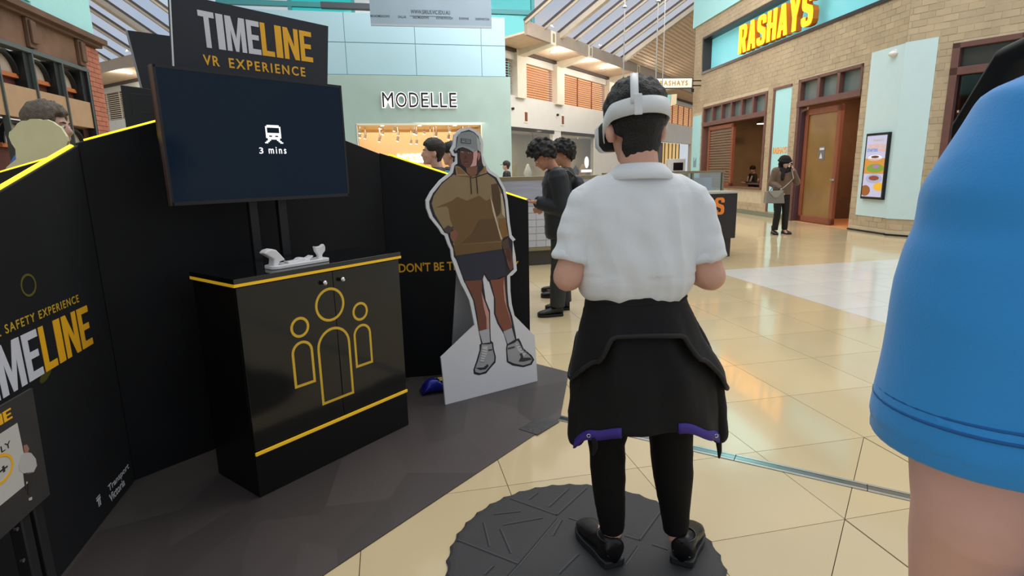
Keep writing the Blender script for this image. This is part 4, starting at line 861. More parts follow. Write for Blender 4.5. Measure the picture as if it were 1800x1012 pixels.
for s in (1.85, 3.5):
    for d in (-1.4, -.65):
        m = MB(); FRA.box(m, s, s + .05, .006, .84, d, d + .05); m.build('leg', M_blkp, tb)
br = random.Random(9)
for k in range(9):
    s = 1.9 + k * .19; d = -.75 - br.random() * .5; P = FRA.pt(s, .88, d); hh = br.uniform(.16, .26)
    mtt = (mat('bottle_clear', (190, 180, 160), rough=.15), mat('bottle_green', (80, 100, 60), rough=.15), mat('bottle_amber', (150, 90, 50), rough=.15))[k % 3]
    t = thing('condiment_bottle', P, ('pale', 'green', 'amber')[k % 3] + ' condiment bottle standing on the restaurant window table', 'bottle', 'bottles on the restaurant table')
    m = MB(); m.tube([P, P + Vector((0, 0, hh * .6)), P + Vector((0, 0, hh * .75)), P + Vector((0, 0, hh * .95))], [.04, .04, .018, .016], 10); m.build('body', mtt, t, smooth=True)
    m = MB(); m.cyl(P + Vector((0, 0, hh * .95)), P + Vector((0, 0, hh)), .02, 8); m.build('cap', M_blkp, t)
# door: frame, transom panes, leaf
dr_ = struct_empty('door_1', FRA.pt(-1, 0, 0), 'brown timber restaurant doorway with three panes above and one glazed leaf', 'door')
framebar(FRA, (-2.2, .13, 3.43, 3.5), -.2, .02, par=dr_); framebar(FRA, (-2.2, .13, 2.84, 2.98), -.2, .03, par=dr_)
framebar(FRA, (.02, .13, 0, 3.5), -.2, .02, par=dr_); framebar(FRA, (-2.2, -2.14, 2.9, 3.5), -.2, .02, par=dr_)
for k in range(3):
    a = -2.14 + 2.16 * k / 3; b = -2.14 + 2.16 * (k + 1) / 3
    m = MB(); FRA.box(m, a, b, 2.98, 3.43, -.12, -.10); m.build('transom_pane', M_frost, dr_)
    if k: framebar(FRA, (a - .05, a + .05, 2.95, 3.46), -.18, .02, par=dr_)
ls = FRA.px(1473, 280, -.15)[0]
FDL = FRA
leaf = MB(); FDL.box(leaf, ls, -.06, .02, .16, -.2, -.12); FDL.box(leaf, ls, -.06, 2.62, 2.76, -.2, -.12); FDL.box(leaf, ls, ls + .13, .02, 2.76, -.2, -.12); FDL.box(leaf, -.19, -.06, .02, 2.76, -.2, -.12)
lf = leaf.build('door_leaf', M_wood2, dr_, bevel=.004)
m = MB(); FDL.box(m, ls + .13, -.19, .16, 2.62, -.165, -.155); m.build('door_glass', mat('amber_door_glass', (132, 100, 58), rough=.12, var=.2, vscale=1.2, spec=.6), lf)
s, z = FDL.px(1444, 268, -.155); m = MB(); FDL.box(m, s - .13, s + .1, z - .18, z + .14, -.155, -.15); k = m.build('notice', mat('notice_grey', (104, 104, 108), rough=.5), lf)
m = MB(); FDL.box(m, s - .1, s + .07, z + .06, z + .11, -.15, -.148); FDL.poly(m, [(s - .05, z - .14), (s + .06, z - .14), (s + .01, z - .0)], -.15, -.148); m.build('notice_print', mat('notice_white', (215, 215, 215)), k)
for z_ in (.02, .06): pass
m = MB(); FDL.box(m, ls + .02, ls + .10, 1.05, 1.09, -.12, -.06); m.build('handle', M_alu, lf)
framebar(FRA, (-.03, .02, 0, 2.84), -.16, -.02, mat('plum_folding_edge', (84, 58, 66), rough=.4), dr_, 'folded_leaf')
M_rb = mat('red_orange_brick', (158, 92, 58), rough=.7, var=.15, vscale=2, rnd=.1)
FIW = Frame((FRA.pt(0, 0, -1.9).x, FRA.pt(0, 0, -1.9).y), 94.99)
m = MB(); FIW.box(m, corner + .6, -.2, 0, 3.6, -.2, -.01); m.build('passage_wall', mat('passage_mortar', (120, 78, 54), rough=.9), room)
k = 0; z = .006
pbm = MB()
while z < 3.5:
    s = corner + .65 + (.12 if k % 2 else 0)
    while s < -1.4:
        m = MB(); FIW.box(m, s, s + .23, z, z + .105, -.02, .0)
        if s < -1.95: m.build('brick', M_rb, room)
        else: FIW.box(pbm, s, s + .23, z, z + .105, -.02, .0)
        s += .242
    z += .118; k += 1
pbm.build('brickwork', M_rb, room, kind='stuff')
for nm, loc, e in (('doorway_lamp', FRA.pt(-1.5, 3.2, -.9), 55), ('dining_lamp', FRA.pt(3.2, 3.3, -1.6), 40)):
    L = bpy.data.lights.new(nm, 'AREA'); L.size = .6; L.energy = e; L.color = (1, .62, .34); o = bpy.data.objects.new(nm, L); COL.objects.link(o); o.location = loc
# second face: big window
w2 = struct_empty('window_3', FR2.pt(W2 - .8, 0, 0), 'dark glazed restaurant window with brown frame beside the blue sleeve', 'window')
ZT = FR2.px(1720, 122)[1]; ZTop = 3.5
for q in ((W2 - 2.6, W2, ZTop - .09, ZTop), (W2 - 2.6, W2, ZT - .05, ZT + .08), (W2 - .12, W2, 0, ZTop)): framebar(FR2, q, -.2, .02, par=w2)
sm_ = FR2.px(1795, 80)[0]; framebar(FR2, (sm_ - .1, sm_, ZT, ZTop), -.2, .02, par=w2); framebar(FR2, (W2 - 2.6, W2 - 2.5, 0, ZTop), -.2, .02, par=w2)
m = MB(); FR2.box(m, sm_, W2 - .12, ZT + .08, ZTop - .09, -.1, -.08); m.build('pane', mat('smoked_glass', (62, 56, 54), rough=.18, var=.25, vscale=1.3), w2)
m = MB(); FR2.box(m, W2 - 2.5, sm_ - .1, ZT + .08, ZTop - .09, -.1, -.08); m.build('pane', MATS['smoked_glass'], w2)
m = MB(); FR2.box(m, W2 - .5, W2 - .12, 0, ZT - .05, -.4, -.3); m.build('inner_post', M_wood2, w2)
m = MB(); FR2.box(m, W2 - 2.6, W2, 0, ZT, -1.9, -1.8); m.build('inner_wall', mat('dark_room_wall', (52, 40, 36), rough=.8, var=.1), w2)
m = MB(); FR2.box(m, W2 - 2.5, W2 - .12, .02, ZT - .05, -.11, -.10); m.build('pane', glass('dark_glass', (150, 140, 132), .06), w2)
s, z = FR2.px(1693, 195, -1.0); m = MB(); FR2.box(m, s - .1, s + .1, z - .02, z + .02, -1.05, -1.0); m.build('inner_lamp', M_lamp, w2)
# poster screen
pz = [FRA.px(1527, 236, .02), FRA.px(1566, 231, .02), FRA.px(1556, 351, .02), FRA.px(1516, 349, .02)]
s0, s1 = (pz[0][0] + pz[3][0]) / 2, (pz[1][0] + pz[2][0]) / 2; z0, z1 = (pz[2][1] + pz[3][1]) / 2, (pz[0][1] + pz[1][1]) / 2
FPS = FRA; d_ = .012
ps = thing('menu_screen', FPS.pt((s0 + s1) / 2, z0, d_), 'upright menu poster screen showing bowls of food on the pale blue panel', 'screen')
sa_, sb_ = min(s0, s1), max(s0, s1)
m = MB(); FPS.box(m, sa_, sb_, z0, z1, d_, d_ + .06); m.build('housing', M_blkp, ps, bevel=.004)
d2 = d_ + .06
def pr(u0, u1, v0, v1, lvl, nm, mt):   # u: 0 at the far edge, 1 at the near edge
    S0 = sb_ - .04 - (sb_ - sa_ - .08) * u0; S1 = sb_ - .04 - (sb_ - sa_ - .08) * u1; Z0 = z0 + .05 + (z1 - z0 - .1) * v0; Z1 = z0 + .05 + (z1 - z0 - .1) * v1
    m = MB(); FPS.box(m, S1, S0, Z0, Z1, d2, d2 + .001 * lvl); return m.build(nm, mt, ps)
def em(n, c): return mat(n, c, emit=.45, rough=.3)
pr(0, 1, 0, 1, 1, 'display', em('scr_lilac', (176, 176, 206))); pr(0, 1, .38, .63, 2, 'food_photo', em('scr_ochre', (186, 132, 62)))
def disc(u, v, ru, rv, lvl, nm, mt, n=20):
    S = lambda x: sb_ - .04 - (sb_ - sa_ - .08) * x; Z = lambda y: z0 + .05 + (z1 - z0 - .1) * y
    m = MB(); FPS.poly(m, [(S(min(1, max(0, u + ru * math.cos(2 * math.pi * i / n)))), Z(v + rv * math.sin(2 * math.pi * i / n))) for i in range(n)], d2, d2 + .001 * lvl); return m.build(nm, mt, ps)
disc(.5, .64, .36, .05, 2, 'bowl', em('scr_white', (214, 212, 224))); disc(.5, .655, .2, .02, 3, 'dip', em('scr_brown', (84, 44, 30)))
disc(.56, .47, .44, .07, 3, 'salad', em('scr_green', (112, 142, 56))); disc(.6, .50, .16, .03, 4, 'salad_onion', em('scr_purple', (150, 112, 160)))
disc(.55, .30, .42, .075, 3, 'bowl', em('scr_bowl_blue', (150, 158, 190))); disc(.55, .31, .26, .04, 4, 'stew', em('scr_stew', (128, 62, 46)))
disc(.16, .10, .26, .09, 3, 'wings', em('scr_wing', (134, 84, 44))); disc(.85, .17, .28, .07, 3, 'flatbread', em('scr_bread', (214, 164, 52)))
S = lambda x: sb_ - .04 - (sb_ - sa_ - .08) * x; Z = lambda y: z0 + .05 + (z1 - z0 - .1) * y
text('screen_lettering', 'RASHAYS', FPS, S(.34), S(.86), Z(.905), Z(.94), d2 + .001, em('scr_gold', (176, 150, 110)), ps, bold=.01, depth=.001)
text('screen_lettering', 'DISCOVER OUR', FPS, S(.1), S(.98), Z(.80), Z(.86), d2 + .001, em('scr_orange', (214, 150, 86)), ps, bold=.02, depth=.001)
text('screen_lettering', 'STARTERS', FPS, S(.06), S(.6), Z(.74), Z(.79), d2 + .001, em('scr_blue', (60, 110, 180)), ps, bold=.02, depth=.001)
text('screen_lettering', 'RANGE', FPS, S(.64), S(.98), Z(.74), Z(.79), d2 + .001, em('scr_orange', (214, 150, 86)), ps, bold=.02, depth=.001)
s, z = FRA.px(1571, 93, .03); P = FRA.pt(s, z, .012)
wc = thing('wall_sensor', P, 'small white dome sensor high on the pale blue panel', 'sensor'); m = MB(); m.ell(P + FRA.f * .02 - Vector((0, 0, .02)), .09, .09, .055, 14, 8); m.build('dome', M_white, wc, smooth=True); m = MB(); m.cyl(P, P + FRA.f * .03, .07, 14); m.build('base', M_white, wc)
# bulkhead over the brick corner
m = MB(); FRA.box(m, S_END - 4, S_END + .15, TOPZ, 9.5, -5, .05); setting('trim_3', m, M_mint, 'pale mint bulkhead above the brick restaurant corner', 'bulkhead')
m = MB(); FRA.box(m, corner - .05, S_END - 4, TOPZ, TOPZ + .1, -5, .02); setting('trim_4', m, M_stone2 if False else M_mort, 'capping along the top of the brick facade', 'trim')

# ================================================================== HANGING THINGS
for i, (px, y1, yb, Y, lb_) in enumerate(((1097, 10, 165, 15.5, 'thin steel suspension rod hanging left of the blade sign, nearest the boy'), (1155, 0, 168, 15.5, 'thin steel suspension rod passing behind the blade sign'))):
    T = atY(px, y1 - 30, Y); B = atY(px, yb, Y); B.x = T.x = (T.x + B.x) / 2; t = thing('suspension_rod', B, lb_, 'rod')
    m = MB(); m.cyl(B, T + Vector((0, 0, 1.5)), .016, 8); m.build('rod', mat('rod_steel', (170, 170, 168), rough=.35, metal=.6), t); q = atY(px, y1, Y)
    m = MB(); m.cyl(Vector((B.x, B.y, q.z - .04)), Vector((B.x, B.y, q.z + .02)), .07, 10, .02); m.build('clamp', MATS['rod_steel'], t)
FHG = Frame((4.5, 17.0), 4.0); q = FHG.pxl([(1136, 178), (1150, 190), (1184, 190), (1188, 166), (1138, 167)])
hg = thing('hanging_lightbox', FHG.pt(q[1][0], q[1][1], 0), 'blue and teal wedge shaped hanging box behind the headset boy', 'hanging sign')
m = MB(); FHG.poly(m, FHG.pxl([(1120, 168), (1132, 189), (1158, 188), (1165, 168)]), -.6, 0); m.build('blue_side', mat('wedge_blue', (58, 112, 150), rough=.5), hg)
m = MB(); FHG.poly(m, FHG.pxl([(1159, 188), (1166, 167), (1180, 166), (1178, 186)]), -.6, 0); m.build('teal_face', mat('wedge_teal', (130, 186, 184), rough=.5), hg)
m = MB(); FHG.poly(m, FHG.pxl([(1178.5, 186), (1180.5, 166), (1190, 165), (1189, 183)]), -.6, 0); m.build('cream_face', mat('wedge_cream', (206, 192, 160), rough=.5), hg)
m = MB(); PQ = FHG.pt(q[3][0] - .3, q[3][1], -.3); m.cyl(PQ, PQ + Vector((0, 0, 4)), .012, 6); m.build('cable', MATS['rod_steel'], hg)

# ================================================================== KIOSK
FK = Frame((.312, 8.612), 15.0); KS0 = FK.px(868, 400)[0] - 1.2; KS1 = FK.px(1205, 400)[0]; KE = FK.px(1284, 300)[0]
ki = thing('food_kiosk', FK.pt((KS0 + KS1) / 2, 0, -.4), 'long silver tiled kiosk counter with glass screen behind the curly haired boys', 'kiosk')
M_met = mat('brushed_steel_panel', (168, 170, 182), rough=.3, metal=.7, var=.12, vscale=3, stretch=(1, 1, 14))
zr, zb2, zt2, zp = FK.px(935, 310)[1], FK.px(935, 362)[1], FK.px(935, 435)[1], FK.px(935, 441)[1]
m = MB(); FK.box(m, KS0, KS1, 0, zp, -.7, -.03); m.build('plinth', mat('dark_olive_plinth', (60, 58, 52), rough=.5), ki)
m = MB(); FK.box(m, KS0, KS1, zp, 1.0, -.7, -.012); m.build('core', mat('kiosk_grout', (205, 205, 210), rough=.7), ki)
m = MB(); FK.box(m, KS0, KS1, zp, zt2, -.1, .008); m.build('base_rail', mat('brass_olive_rail', (132, 122, 96), rough=.35, metal=.5), ki)
nr = 6; pw = .155; M_kt = mat('grey_ribbed_tile', (184, 186, 194), rough=.25, var=.1, vscale=40, stretch=(14, 14, 1), rnd=.06)
tb_ = MB(); cnt = 0
for r_ in range(nr):
    za = zt2 + (zb2 - zt2) * r_ / nr + .005; zc = zt2 + (zb2 - zt2) * (r_ + 1) / nr - .005; s = KS0
    while s < KS1 - .02:
        e = min(s + pw, KS1)
        x = FK.pt(s, .6)
        if FK.px(925, 400)[0] < e and s < FK.px(1015, 400)[0]: m = MB(); FK.box(m, s + .003, e - .003, za, zc, -.012, 0); m.build('tile', M_kt, ki)
        else: FK.box(tb_, s + .003, e - .003, za, zc, -.012, 0)
        s += pw
tb_.build('tile_field', M_kt, ki, kind='stuff')
m = MB(); FK.box(m, KS0, KS1, zb2, zr - .06, -.1, .006); m.build('steel_panel', M_met, ki)
m = MB(); FK.box(m, KS0, KS1, zr - .06, zr, -.12, .02); m.build('top_rail', mat('brass_olive_rail', (132, 122, 96)), ki, bevel=.004)
m = MB(); FK.box(m, KS0, KE, 1.0, 1.04, -.9, -.1); m.build('worktop', mat('kiosk_worktop', (190, 186, 176), rough=.3), ki)
# glass screen over the right half
zg = FK.px(1250, 300)[1]; zs = FK.px(1250, 331)[1]
for s in (FK.px(1226, 315)[0], KE - .03, KS1 - .6, KS1 - 1.4):
    m = MB(); FK.box(m, s, s + .035, 1.03, zg, -.20, -.165); m.build('screen_post', mat('brass_olive_rail', (132, 122, 96)), ki)
m = MB(); FK.box(m, KS1 - 1.4, KE + .005, zg - .035, zg, -.21, -.155); m.build('screen_rail', MATS['brass_olive_rail'], ki)
for a, b in ((KS1 - 1.36, KS1 - .6), (KS1 - .56, FK.px(1226, 315)[0]), (FK.px(1226, 315)[0] + .035, KE - .03)):
    m = MB(); FK.box(m, a, b, 1.045, zg - .035, -.19, -.185); m.build('glass_screen', glass('kiosk_glass', (205, 225, 232), .25, .15), ki)
m = MB(); FK.box(m, KS1 - 1.4, KE, 1.04, zg - .12, -.55, -.5); m.build('steel_back', M_met, ki)
# black branded counter
cs0, cs1 = KS1 - .75, FK.px(1297, 337, .35)[0]
kc = thing('branded_counter', FK.pt((cs0 + cs1) / 2, 0, .1), 'black counter end with orange RASHAYS letters right of the headset boy', 'counter')
zc_ = FK.px(1290, 336, .35)[1]
m = MB(); FK.box(m, cs0, cs1, .30, zc_ - .03, .03, .35); m.build('body', mat('counter_black_brown', (32, 26, 26), rough=.4), kc, bevel=.004)
m = MB(); FK.box(m, cs0, cs1 - .06, 0, .30, .03, .32); m.build('plinth', mat('counter_plinth', (40, 36, 36), rough=.5), kc)
m = MB(); FK.box(m, cs0 - .01, cs1 + .01, zc_ - .03, zc_, .025, .37); m.build('counter_top', mat('counter_top_grey', (176, 172, 164), rough=.3), kc)
se = FK.px(1273, 362, .35)[0]; ztt, zbb = FK.px(1265, 347, .35)[1], FK.px(1265, 377, .35)[1]
cw = (FK.px(1273, 362, .35)[0] - FK.px(1256, 362, .35)[0]) * 1.22
blocks('RASHAYS', FK, se - cw * 7 + cw * .2, se, zbb, ztt, .35, .356, mat('orange_counter_letter', (232, 130, 44), rough=.45), kc, gap=.22)
# far coffee machine / white screen near the far shop
P = atY(1190, 290, 24); cm = thing('white_display_unit', (P.x, P.y, 0), 'white pedestal with a black screen in front of the far shop', 'display unit')
m = MB(); m.box(P.x - .35, P.x + .35, P.y, P.y + .4, 0, 1.75); m.build('body', M_white, cm, bevel=.02); m = MB(); m.box(P.x - .15, P.x + .25, P.y - .01, P.y, 1.28, 1.6); m.build('screen', M_blkp, cm)

# ================================================================== ROUND MAT
MC = Vector((.25, 1.90, 0)); MR = .515
rm = thing('round_floor_mat', MC, 'round dark grey foam mat with embossed lines under the boy in the headset', 'mat')
M_foam = mat('charcoal_foam', (52, 52, 54), rough=.7, var=.06, vscale=4, bump=.15, bscale=120)
n = 120; m = MB()
def scal(k): return MR + .006 * math.cos(k * 2 * math.pi / n * 40)
m.rings([[(MC.x + (scal(k) + dr) * math.cos(2 * math.pi * k / n), MC.y + (scal(k) + dr) * math.sin(2 * math.pi * k / n), z) for k in range(n)] for dr, z in ((.0, .001), (.0, .006), (-.012, .012), (-.03, .014))]); m.build('foam_disc', M_foam, rm, smooth=False)
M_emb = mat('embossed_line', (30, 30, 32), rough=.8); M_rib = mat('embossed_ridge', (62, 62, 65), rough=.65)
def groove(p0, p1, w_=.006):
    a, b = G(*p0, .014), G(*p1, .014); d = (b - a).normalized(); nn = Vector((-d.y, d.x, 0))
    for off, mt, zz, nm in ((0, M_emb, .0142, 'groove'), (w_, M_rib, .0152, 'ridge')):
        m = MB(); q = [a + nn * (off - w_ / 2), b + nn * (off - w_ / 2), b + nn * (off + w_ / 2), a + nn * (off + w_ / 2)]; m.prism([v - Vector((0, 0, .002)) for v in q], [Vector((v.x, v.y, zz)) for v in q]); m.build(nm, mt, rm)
def z3(x, y): return (760 + x * .3111, 760 + y * .3111)
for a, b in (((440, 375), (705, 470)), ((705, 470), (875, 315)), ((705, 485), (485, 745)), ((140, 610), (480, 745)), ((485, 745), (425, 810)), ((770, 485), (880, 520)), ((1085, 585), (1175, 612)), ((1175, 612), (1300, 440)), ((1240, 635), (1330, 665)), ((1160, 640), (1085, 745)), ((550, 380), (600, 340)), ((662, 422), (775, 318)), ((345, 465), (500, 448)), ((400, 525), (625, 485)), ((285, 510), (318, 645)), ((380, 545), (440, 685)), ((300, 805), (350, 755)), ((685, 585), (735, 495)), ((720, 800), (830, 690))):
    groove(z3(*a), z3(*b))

# ================================================================== CUTOUT STANDEE
FSB = Frame((-.438, 3.365), 32.4)
st = thing('cardboard_standee', FSB.pt(.33, .006, 0), 'life size cardboard cutout of a person in grey cap, brown hoodie and dark shorts', 'standee')
z7 = lambda L_: [(740 + x * .2371, 220 + y * .2371) for x, y in L_]
z8 = lambda L_: [(730 + x * .2371, 480 + y * .2371) for x, y in L_]
zf = lambda L_: [(700 + x * .5337, 200 + y * .5337) for x, y in L_]
zh = lambda L_: [(780 + x * .1087, 220 + y * .1087) for x, y in L_]
outer = z7([(360, 28), (300, 38), (258, 75), (250, 150), (230, 190), (243, 215), (268, 225), (268, 275), (243, 298), (230, 348), (212, 370), (148, 420), (83, 500), (50, 560), (53, 610), (78, 680), (143, 760), (163, 795), (188, 812), (213, 880), (233, 920), (240, 980)]) + z8([(330, 20), (350, 70), (385, 135), (415, 200), (428, 260), (440, 385), (190, 625), (205, 770), (225, 986), (907, 803), (885, 465), (725, 322), (702, 230), (692, 130), (690, 20)]) + zf([(372, 527), (385, 515), (381, 470), (372, 420)]) + z7([(688, 850), (660, 818), (645, 720), (630, 560), (613, 478), (562, 383), (502, 343), (468, 290), (443, 220), (450, 140), (432, 78), (397, 43)])
def grow(pts, r, lim=1e9):
    n = len(pts); ar = sum(pts[i][0] * pts[(i + 1) % n][1] - pts[(i + 1) % n][0] * pts[i][1] for i in range(n)); sg = 1 if ar > 0 else -1; out = []
    for i in range(n):
        a, b, c = pts[i - 1], pts[i], pts[(i + 1) % n]; t = Vector((c[0] - a[0], c[1] - a[1])); t.normalize(); out.append((b[0] + sg * t.y * r, b[1] - sg * t.x * r) if b[1] < lim else b)
    return out
outer = grow(outer, 3.2, 570)
m = MB(); FSB.poly(m, FSB.pxl(outer), -.012, 0); m.build('board', mat('white_foamboard', (214, 216, 222), rough=.55, var=.02), st)
lv = [0]
def layer(nm, pts, rgb, lvl, **k):
    m = MB(); FSB.poly(m, FSB.pxl(pts), 0.0, .0008 * lvl); return m.build(nm, mat('print_%d_%d_%d' % rgb, rgb, rough=.5, var=.04, vscale=9, **k), st)
NV = (28, 31, 46)
body = z7([(355, 40), (300, 55), (270, 90), (263, 165), (243, 188), (250, 205), (274, 205), (276, 285), (254, 300), (243, 352), (222, 378), (158, 428), (93, 508), (66, 567), (70, 610), (93, 675), (153, 752), (178, 792), (203, 802), (223, 870), (243, 915), (250, 975)]) + zf([(193, 480), (218, 556), (276, 552), (283, 530), (296, 552), (320, 553), (357, 535)]) + zf([(370, 518), (378, 512), (374, 470)]) + z7([(674, 860), (650, 832), (634, 725), (618, 560), (602, 482), (555, 392), (495, 355), (456, 300), (430, 222), (437, 140), (420, 85), (390, 55)])
layer('print_outline', grow(body, 1.3, 480), NV, 1)
layer('print_outline', z8([(352, 40), (400, 140), (428, 200), (445, 290), (468, 420), (488, 520), (476, 530), (476, 570), (453, 650), (430, 715), (434, 747), (470, 756), (525, 742), (557, 702), (594, 662), (597, 620), (582, 560), (577, 515), (561, 500), (557, 440), (554, 280), (522, 200), (508, 100), (500, 40)]), NV, 1)
layer('print_outline', z8([(540, 40), (582, 180), (583, 300), (608, 372), (656, 452), (678, 525), (672, 560), (678, 658), (720, 684), (800, 697), (862, 678), (882, 640), (862, 608), (802, 558), (778, 500), (766, 482), (750, 488), (738, 420), (718, 320), (693, 240), (683, 130), (680, 20)]), NV, 1)
SK, SKD, SKL = (112, 66, 52), (86, 48, 38), (196, 148, 136)
layer('leg_print', z8([(362, 50), (410, 140), (438, 205), (455, 290), (473, 426), (548, 408), (545, 290), (512, 205), (492, 140), (494, 50)]), SK, 2)
layer('leg_light_print', z8([(488, 135), (512, 205), (545, 290), (548, 408), (528, 412), (526, 330), (506, 250)]), SKL, 3)
layer('leg_print', z8([(555, 50), (592, 190), (594, 300), (618, 365), (655, 430), (715, 405), (716, 380), (698, 300), (678, 240), (668, 130), (662, 25), (620, 45)]), (128, 76, 58), 2)
layer('leg_light_print', z8([(655, 40), (664, 130), (676, 240), (698, 310), (716, 385), (690, 300), (660, 200), (652, 100)]), SKL, 3)
layer('sock_print', z8([(473, 429), (548, 409), (553, 512), (498, 520)]), (176, 178, 186), 2); layer('sock_print', z8([(652, 432), (715, 406), (738, 490), (684, 524)]), (170, 172, 182), 2)
SH = (158, 160, 164)
layer('shoe_print', z8([(492, 527), (486, 570), (464, 650), (441, 712), (446, 732), (480, 740), (520, 727), (545, 698), (584, 650), (585, 615), (571, 560), (566, 522), (545, 527)]), SH, 2)
layer('shoe_print', z8([(684, 537), (681, 580), (689, 650), (730, 668), (800, 683), (850, 667), (867, 640), (848, 612), (795, 567), (768, 512), (755, 498), (735, 516)]), SH, 2)
layer('shoe_sole_print', z8([(442, 700), (480, 717), (520, 712), (543, 688), (535, 672), (505, 698), (458, 700)]), (40, 42, 48), 3)
layer('shoe_trim_print', z8([(540, 565), (570, 562), (568, 572), (540, 576)]), (52, 54, 60), 3)
layer('shoe_trim_print', z8([(772, 598), (790, 588), (800, 625), (850, 625), (866, 640), (800, 655), (765, 655), (782, 620)]), (48, 50, 56), 3); layer('shoe_trim_print', z8([(686, 552), (735, 540), (738, 552), (687, 566)]), (60, 62, 68), 3)
layer('shoe_tongue_print', z8([(498, 545), (535, 540), (530, 590), (505, 660), (480, 655), (490, 600)]), (196, 198, 200), 3); layer('shoe_tongue_print', z8([(742, 520), (768, 530), (800, 580), (835, 605), (800, 612), (760, 570)]), (196, 198, 200), 3)
for k in range(6):
    y = 560 + k * 18; layer('lace_print', z8([(490 - k * 3, y), (530 - k * 4, y + 8), (530 - k * 4, y + 12), (490 - k * 3, y + 4)]), (110, 112, 118), 4)
for k in range(5):
    x = 748 + k * 16; y = 535 + k * 17; layer('lace_print', z8([(x, y), (x + 30, y - 8), (x + 31, y - 4), (x + 1, y + 4)]), (110, 112, 118), 4)
layer('shorts_print', zf([(193, 468), (338, 446), (350, 470), (352, 500), (354, 530), (318, 547), (296, 545), (283, 520), (276, 547), (219, 550), (205, 510)]), (34, 38, 56), 2)
HD, HDD, HDK = (138, 118, 86), (108, 82, 46), (80, 60, 38)
layer('hoodie_print', z7([(240, 365), (155, 435), (95, 520), (78, 580), (103, 660), (165, 765), (190, 790), (215, 772), (238, 745), (235, 840), (240, 900), (255, 967), (600, 917), (597, 860), (612, 832), (648, 818), (632, 740), (610, 560), (592, 480), (545, 398), (490, 360), (420, 384), (380, 394), (340, 378), (270, 374)]), HD, 2)
layer('hoodie_shade_print', z7([(228, 560), (270, 530), (340, 560), (430, 520), (480, 560), (515, 545), (545, 660), (580, 760), (592, 860), (250, 885), (240, 760), (215, 690), (205, 620), (190, 600), (110, 610), (180, 580)]), HDD, 3)
layer('hoodie_shade_print', z7([(520, 440), (565, 430), (590, 520), (588, 650), (560, 680), (530, 560)]), HDK, 4); layer('hoodie_shade_print', z7([(575, 690), (620, 690), (645, 810), (610, 830), (595, 850)]), (128, 92, 44), 4)
layer('hoodie_shade_print', z7([(430, 700), (560, 690), (590, 850), (300, 875), (380, 800)]), (92, 68, 40), 4)
layer('hoodie_light_print', z7([(510, 520), (530, 580), (575, 760), (600, 840), (590, 850), (560, 740), (530, 640)]), (196, 178, 150), 5); layer('hoodie_light_print', z7([(585, 500), (600, 510), (618, 620), (624, 690), (600, 660)]), (188, 172, 146), 5)
layer('hoodie_hem_print', z7([(240, 888), (590, 866), (598, 917), (255, 967)]), (104, 78, 44), 5)
layer('hood_print', z7([(252, 300), (285, 308), (340, 362), (378, 388), (430, 372), (465, 310), (478, 300), (488, 352), (410, 377), (365, 386), (262, 374)]), (152, 130, 94), 4); layer('hood_shade_print', z7([(262, 312), (290, 318), (330, 360), (270, 362)]), (132, 92, 54), 5); layer('hood_shade_print', z7([(465, 318), (476, 345), (420, 362)]), (146, 106, 66), 5)
layer('neck_print', z7([(328, 305), (418, 305), (412, 360), (376, 386), (338, 352)]), (122, 82, 62), 5)
layer('drawstring_print', z7([(362, 380), (368, 380), (376, 510), (370, 510)]), (58, 44, 32), 6); layer('drawstring_print', z7([(406, 378), (412, 378), (422, 508), (416, 508)]), (58, 44, 32), 6)
layer('cuff_print', z7([(165, 772), (200, 742), (238, 762), (208, 802), (182, 795)]), (72, 62, 60), 5); layer('cuff_print', z7([(595, 864), (642, 834), (655, 908), (608, 920)]), (78, 60, 48), 5)
layer('hand_print', z7([(214, 792), (250, 775), (270, 790), (266, 830), (245, 868), (228, 858), (215, 830)]), (132, 86, 68), 6); layer('hand_print', z7([(610, 922), (655, 910), (664, 960), (668, 1005), (650, 1010), (628, 985)]) + zf([(362, 500)])[:0], (96, 60, 48), 6); layer('hand_print', zf([(352, 445), (368, 443), (376, 480), (376, 508), (368, 516), (360, 500), (354, 475)]), (104, 66, 54), 6)
layer('hair_print', zh([(215, 420), (262, 395), (272, 560), (330, 690), (270, 650), (232, 615)]), (34, 30, 34), 4); layer('hair_print', zh([(535, 405), (595, 440), (625, 650), (520, 665), (530, 560)]), (58, 38, 36), 4)
layer('face_print', zh([(256, 390), (330, 350), (472, 440), (472, 560), (432, 660), (382, 692), (330, 672), (280, 620), (257, 530)]), (98, 60, 50), 6); layer('cheek_print', zh([(472, 430), (535, 400), (541, 480), (526, 560), (522, 655), (420, 672), (452, 620), (472, 540)]), (206, 160, 156), 7)
layer('ear_print', zh([(545, 450), (575, 435), (588, 480), (575, 540), (548, 580)]), (172, 112, 112), 6)
layer('cap_print', zh([(222, 200), (232, 150), (290, 118), (400, 100), (470, 118), (530, 170), (568, 240), (590, 330), (594, 445), (540, 398), (472, 440), (392, 388), (300, 355), (232, 372), (185, 420), (168, 400), (200, 352)]), (136, 142, 146), 7)
layer('cap_side_print', zh([(520, 170), (568, 240), (592, 340), (592, 440), (540, 395)]), (172, 176, 178), 8); layer('cap_brim_print', zh([(232, 372), (300, 352), (392, 385), (472, 440), (500, 400), (420, 360), (310, 330), (225, 345), (185, 415)]), (150, 156, 160), 8)
layer('brim_shade_print', zh([(240, 380), (305, 358), (392, 392), (472, 446), (430, 442), (350, 412), (258, 412)]), (46, 40, 42), 8)
lo_ = [(268, 212), (432, 232), (432, 302), (268, 288)]; li_ = [(280, 224), (420, 241), (420, 290), (280, 278)]
layer('cap_badge_print', zh(lo_), (56, 62, 68), 9); layer('cap_badge_print', zh(li_), (136, 142, 146), 10)
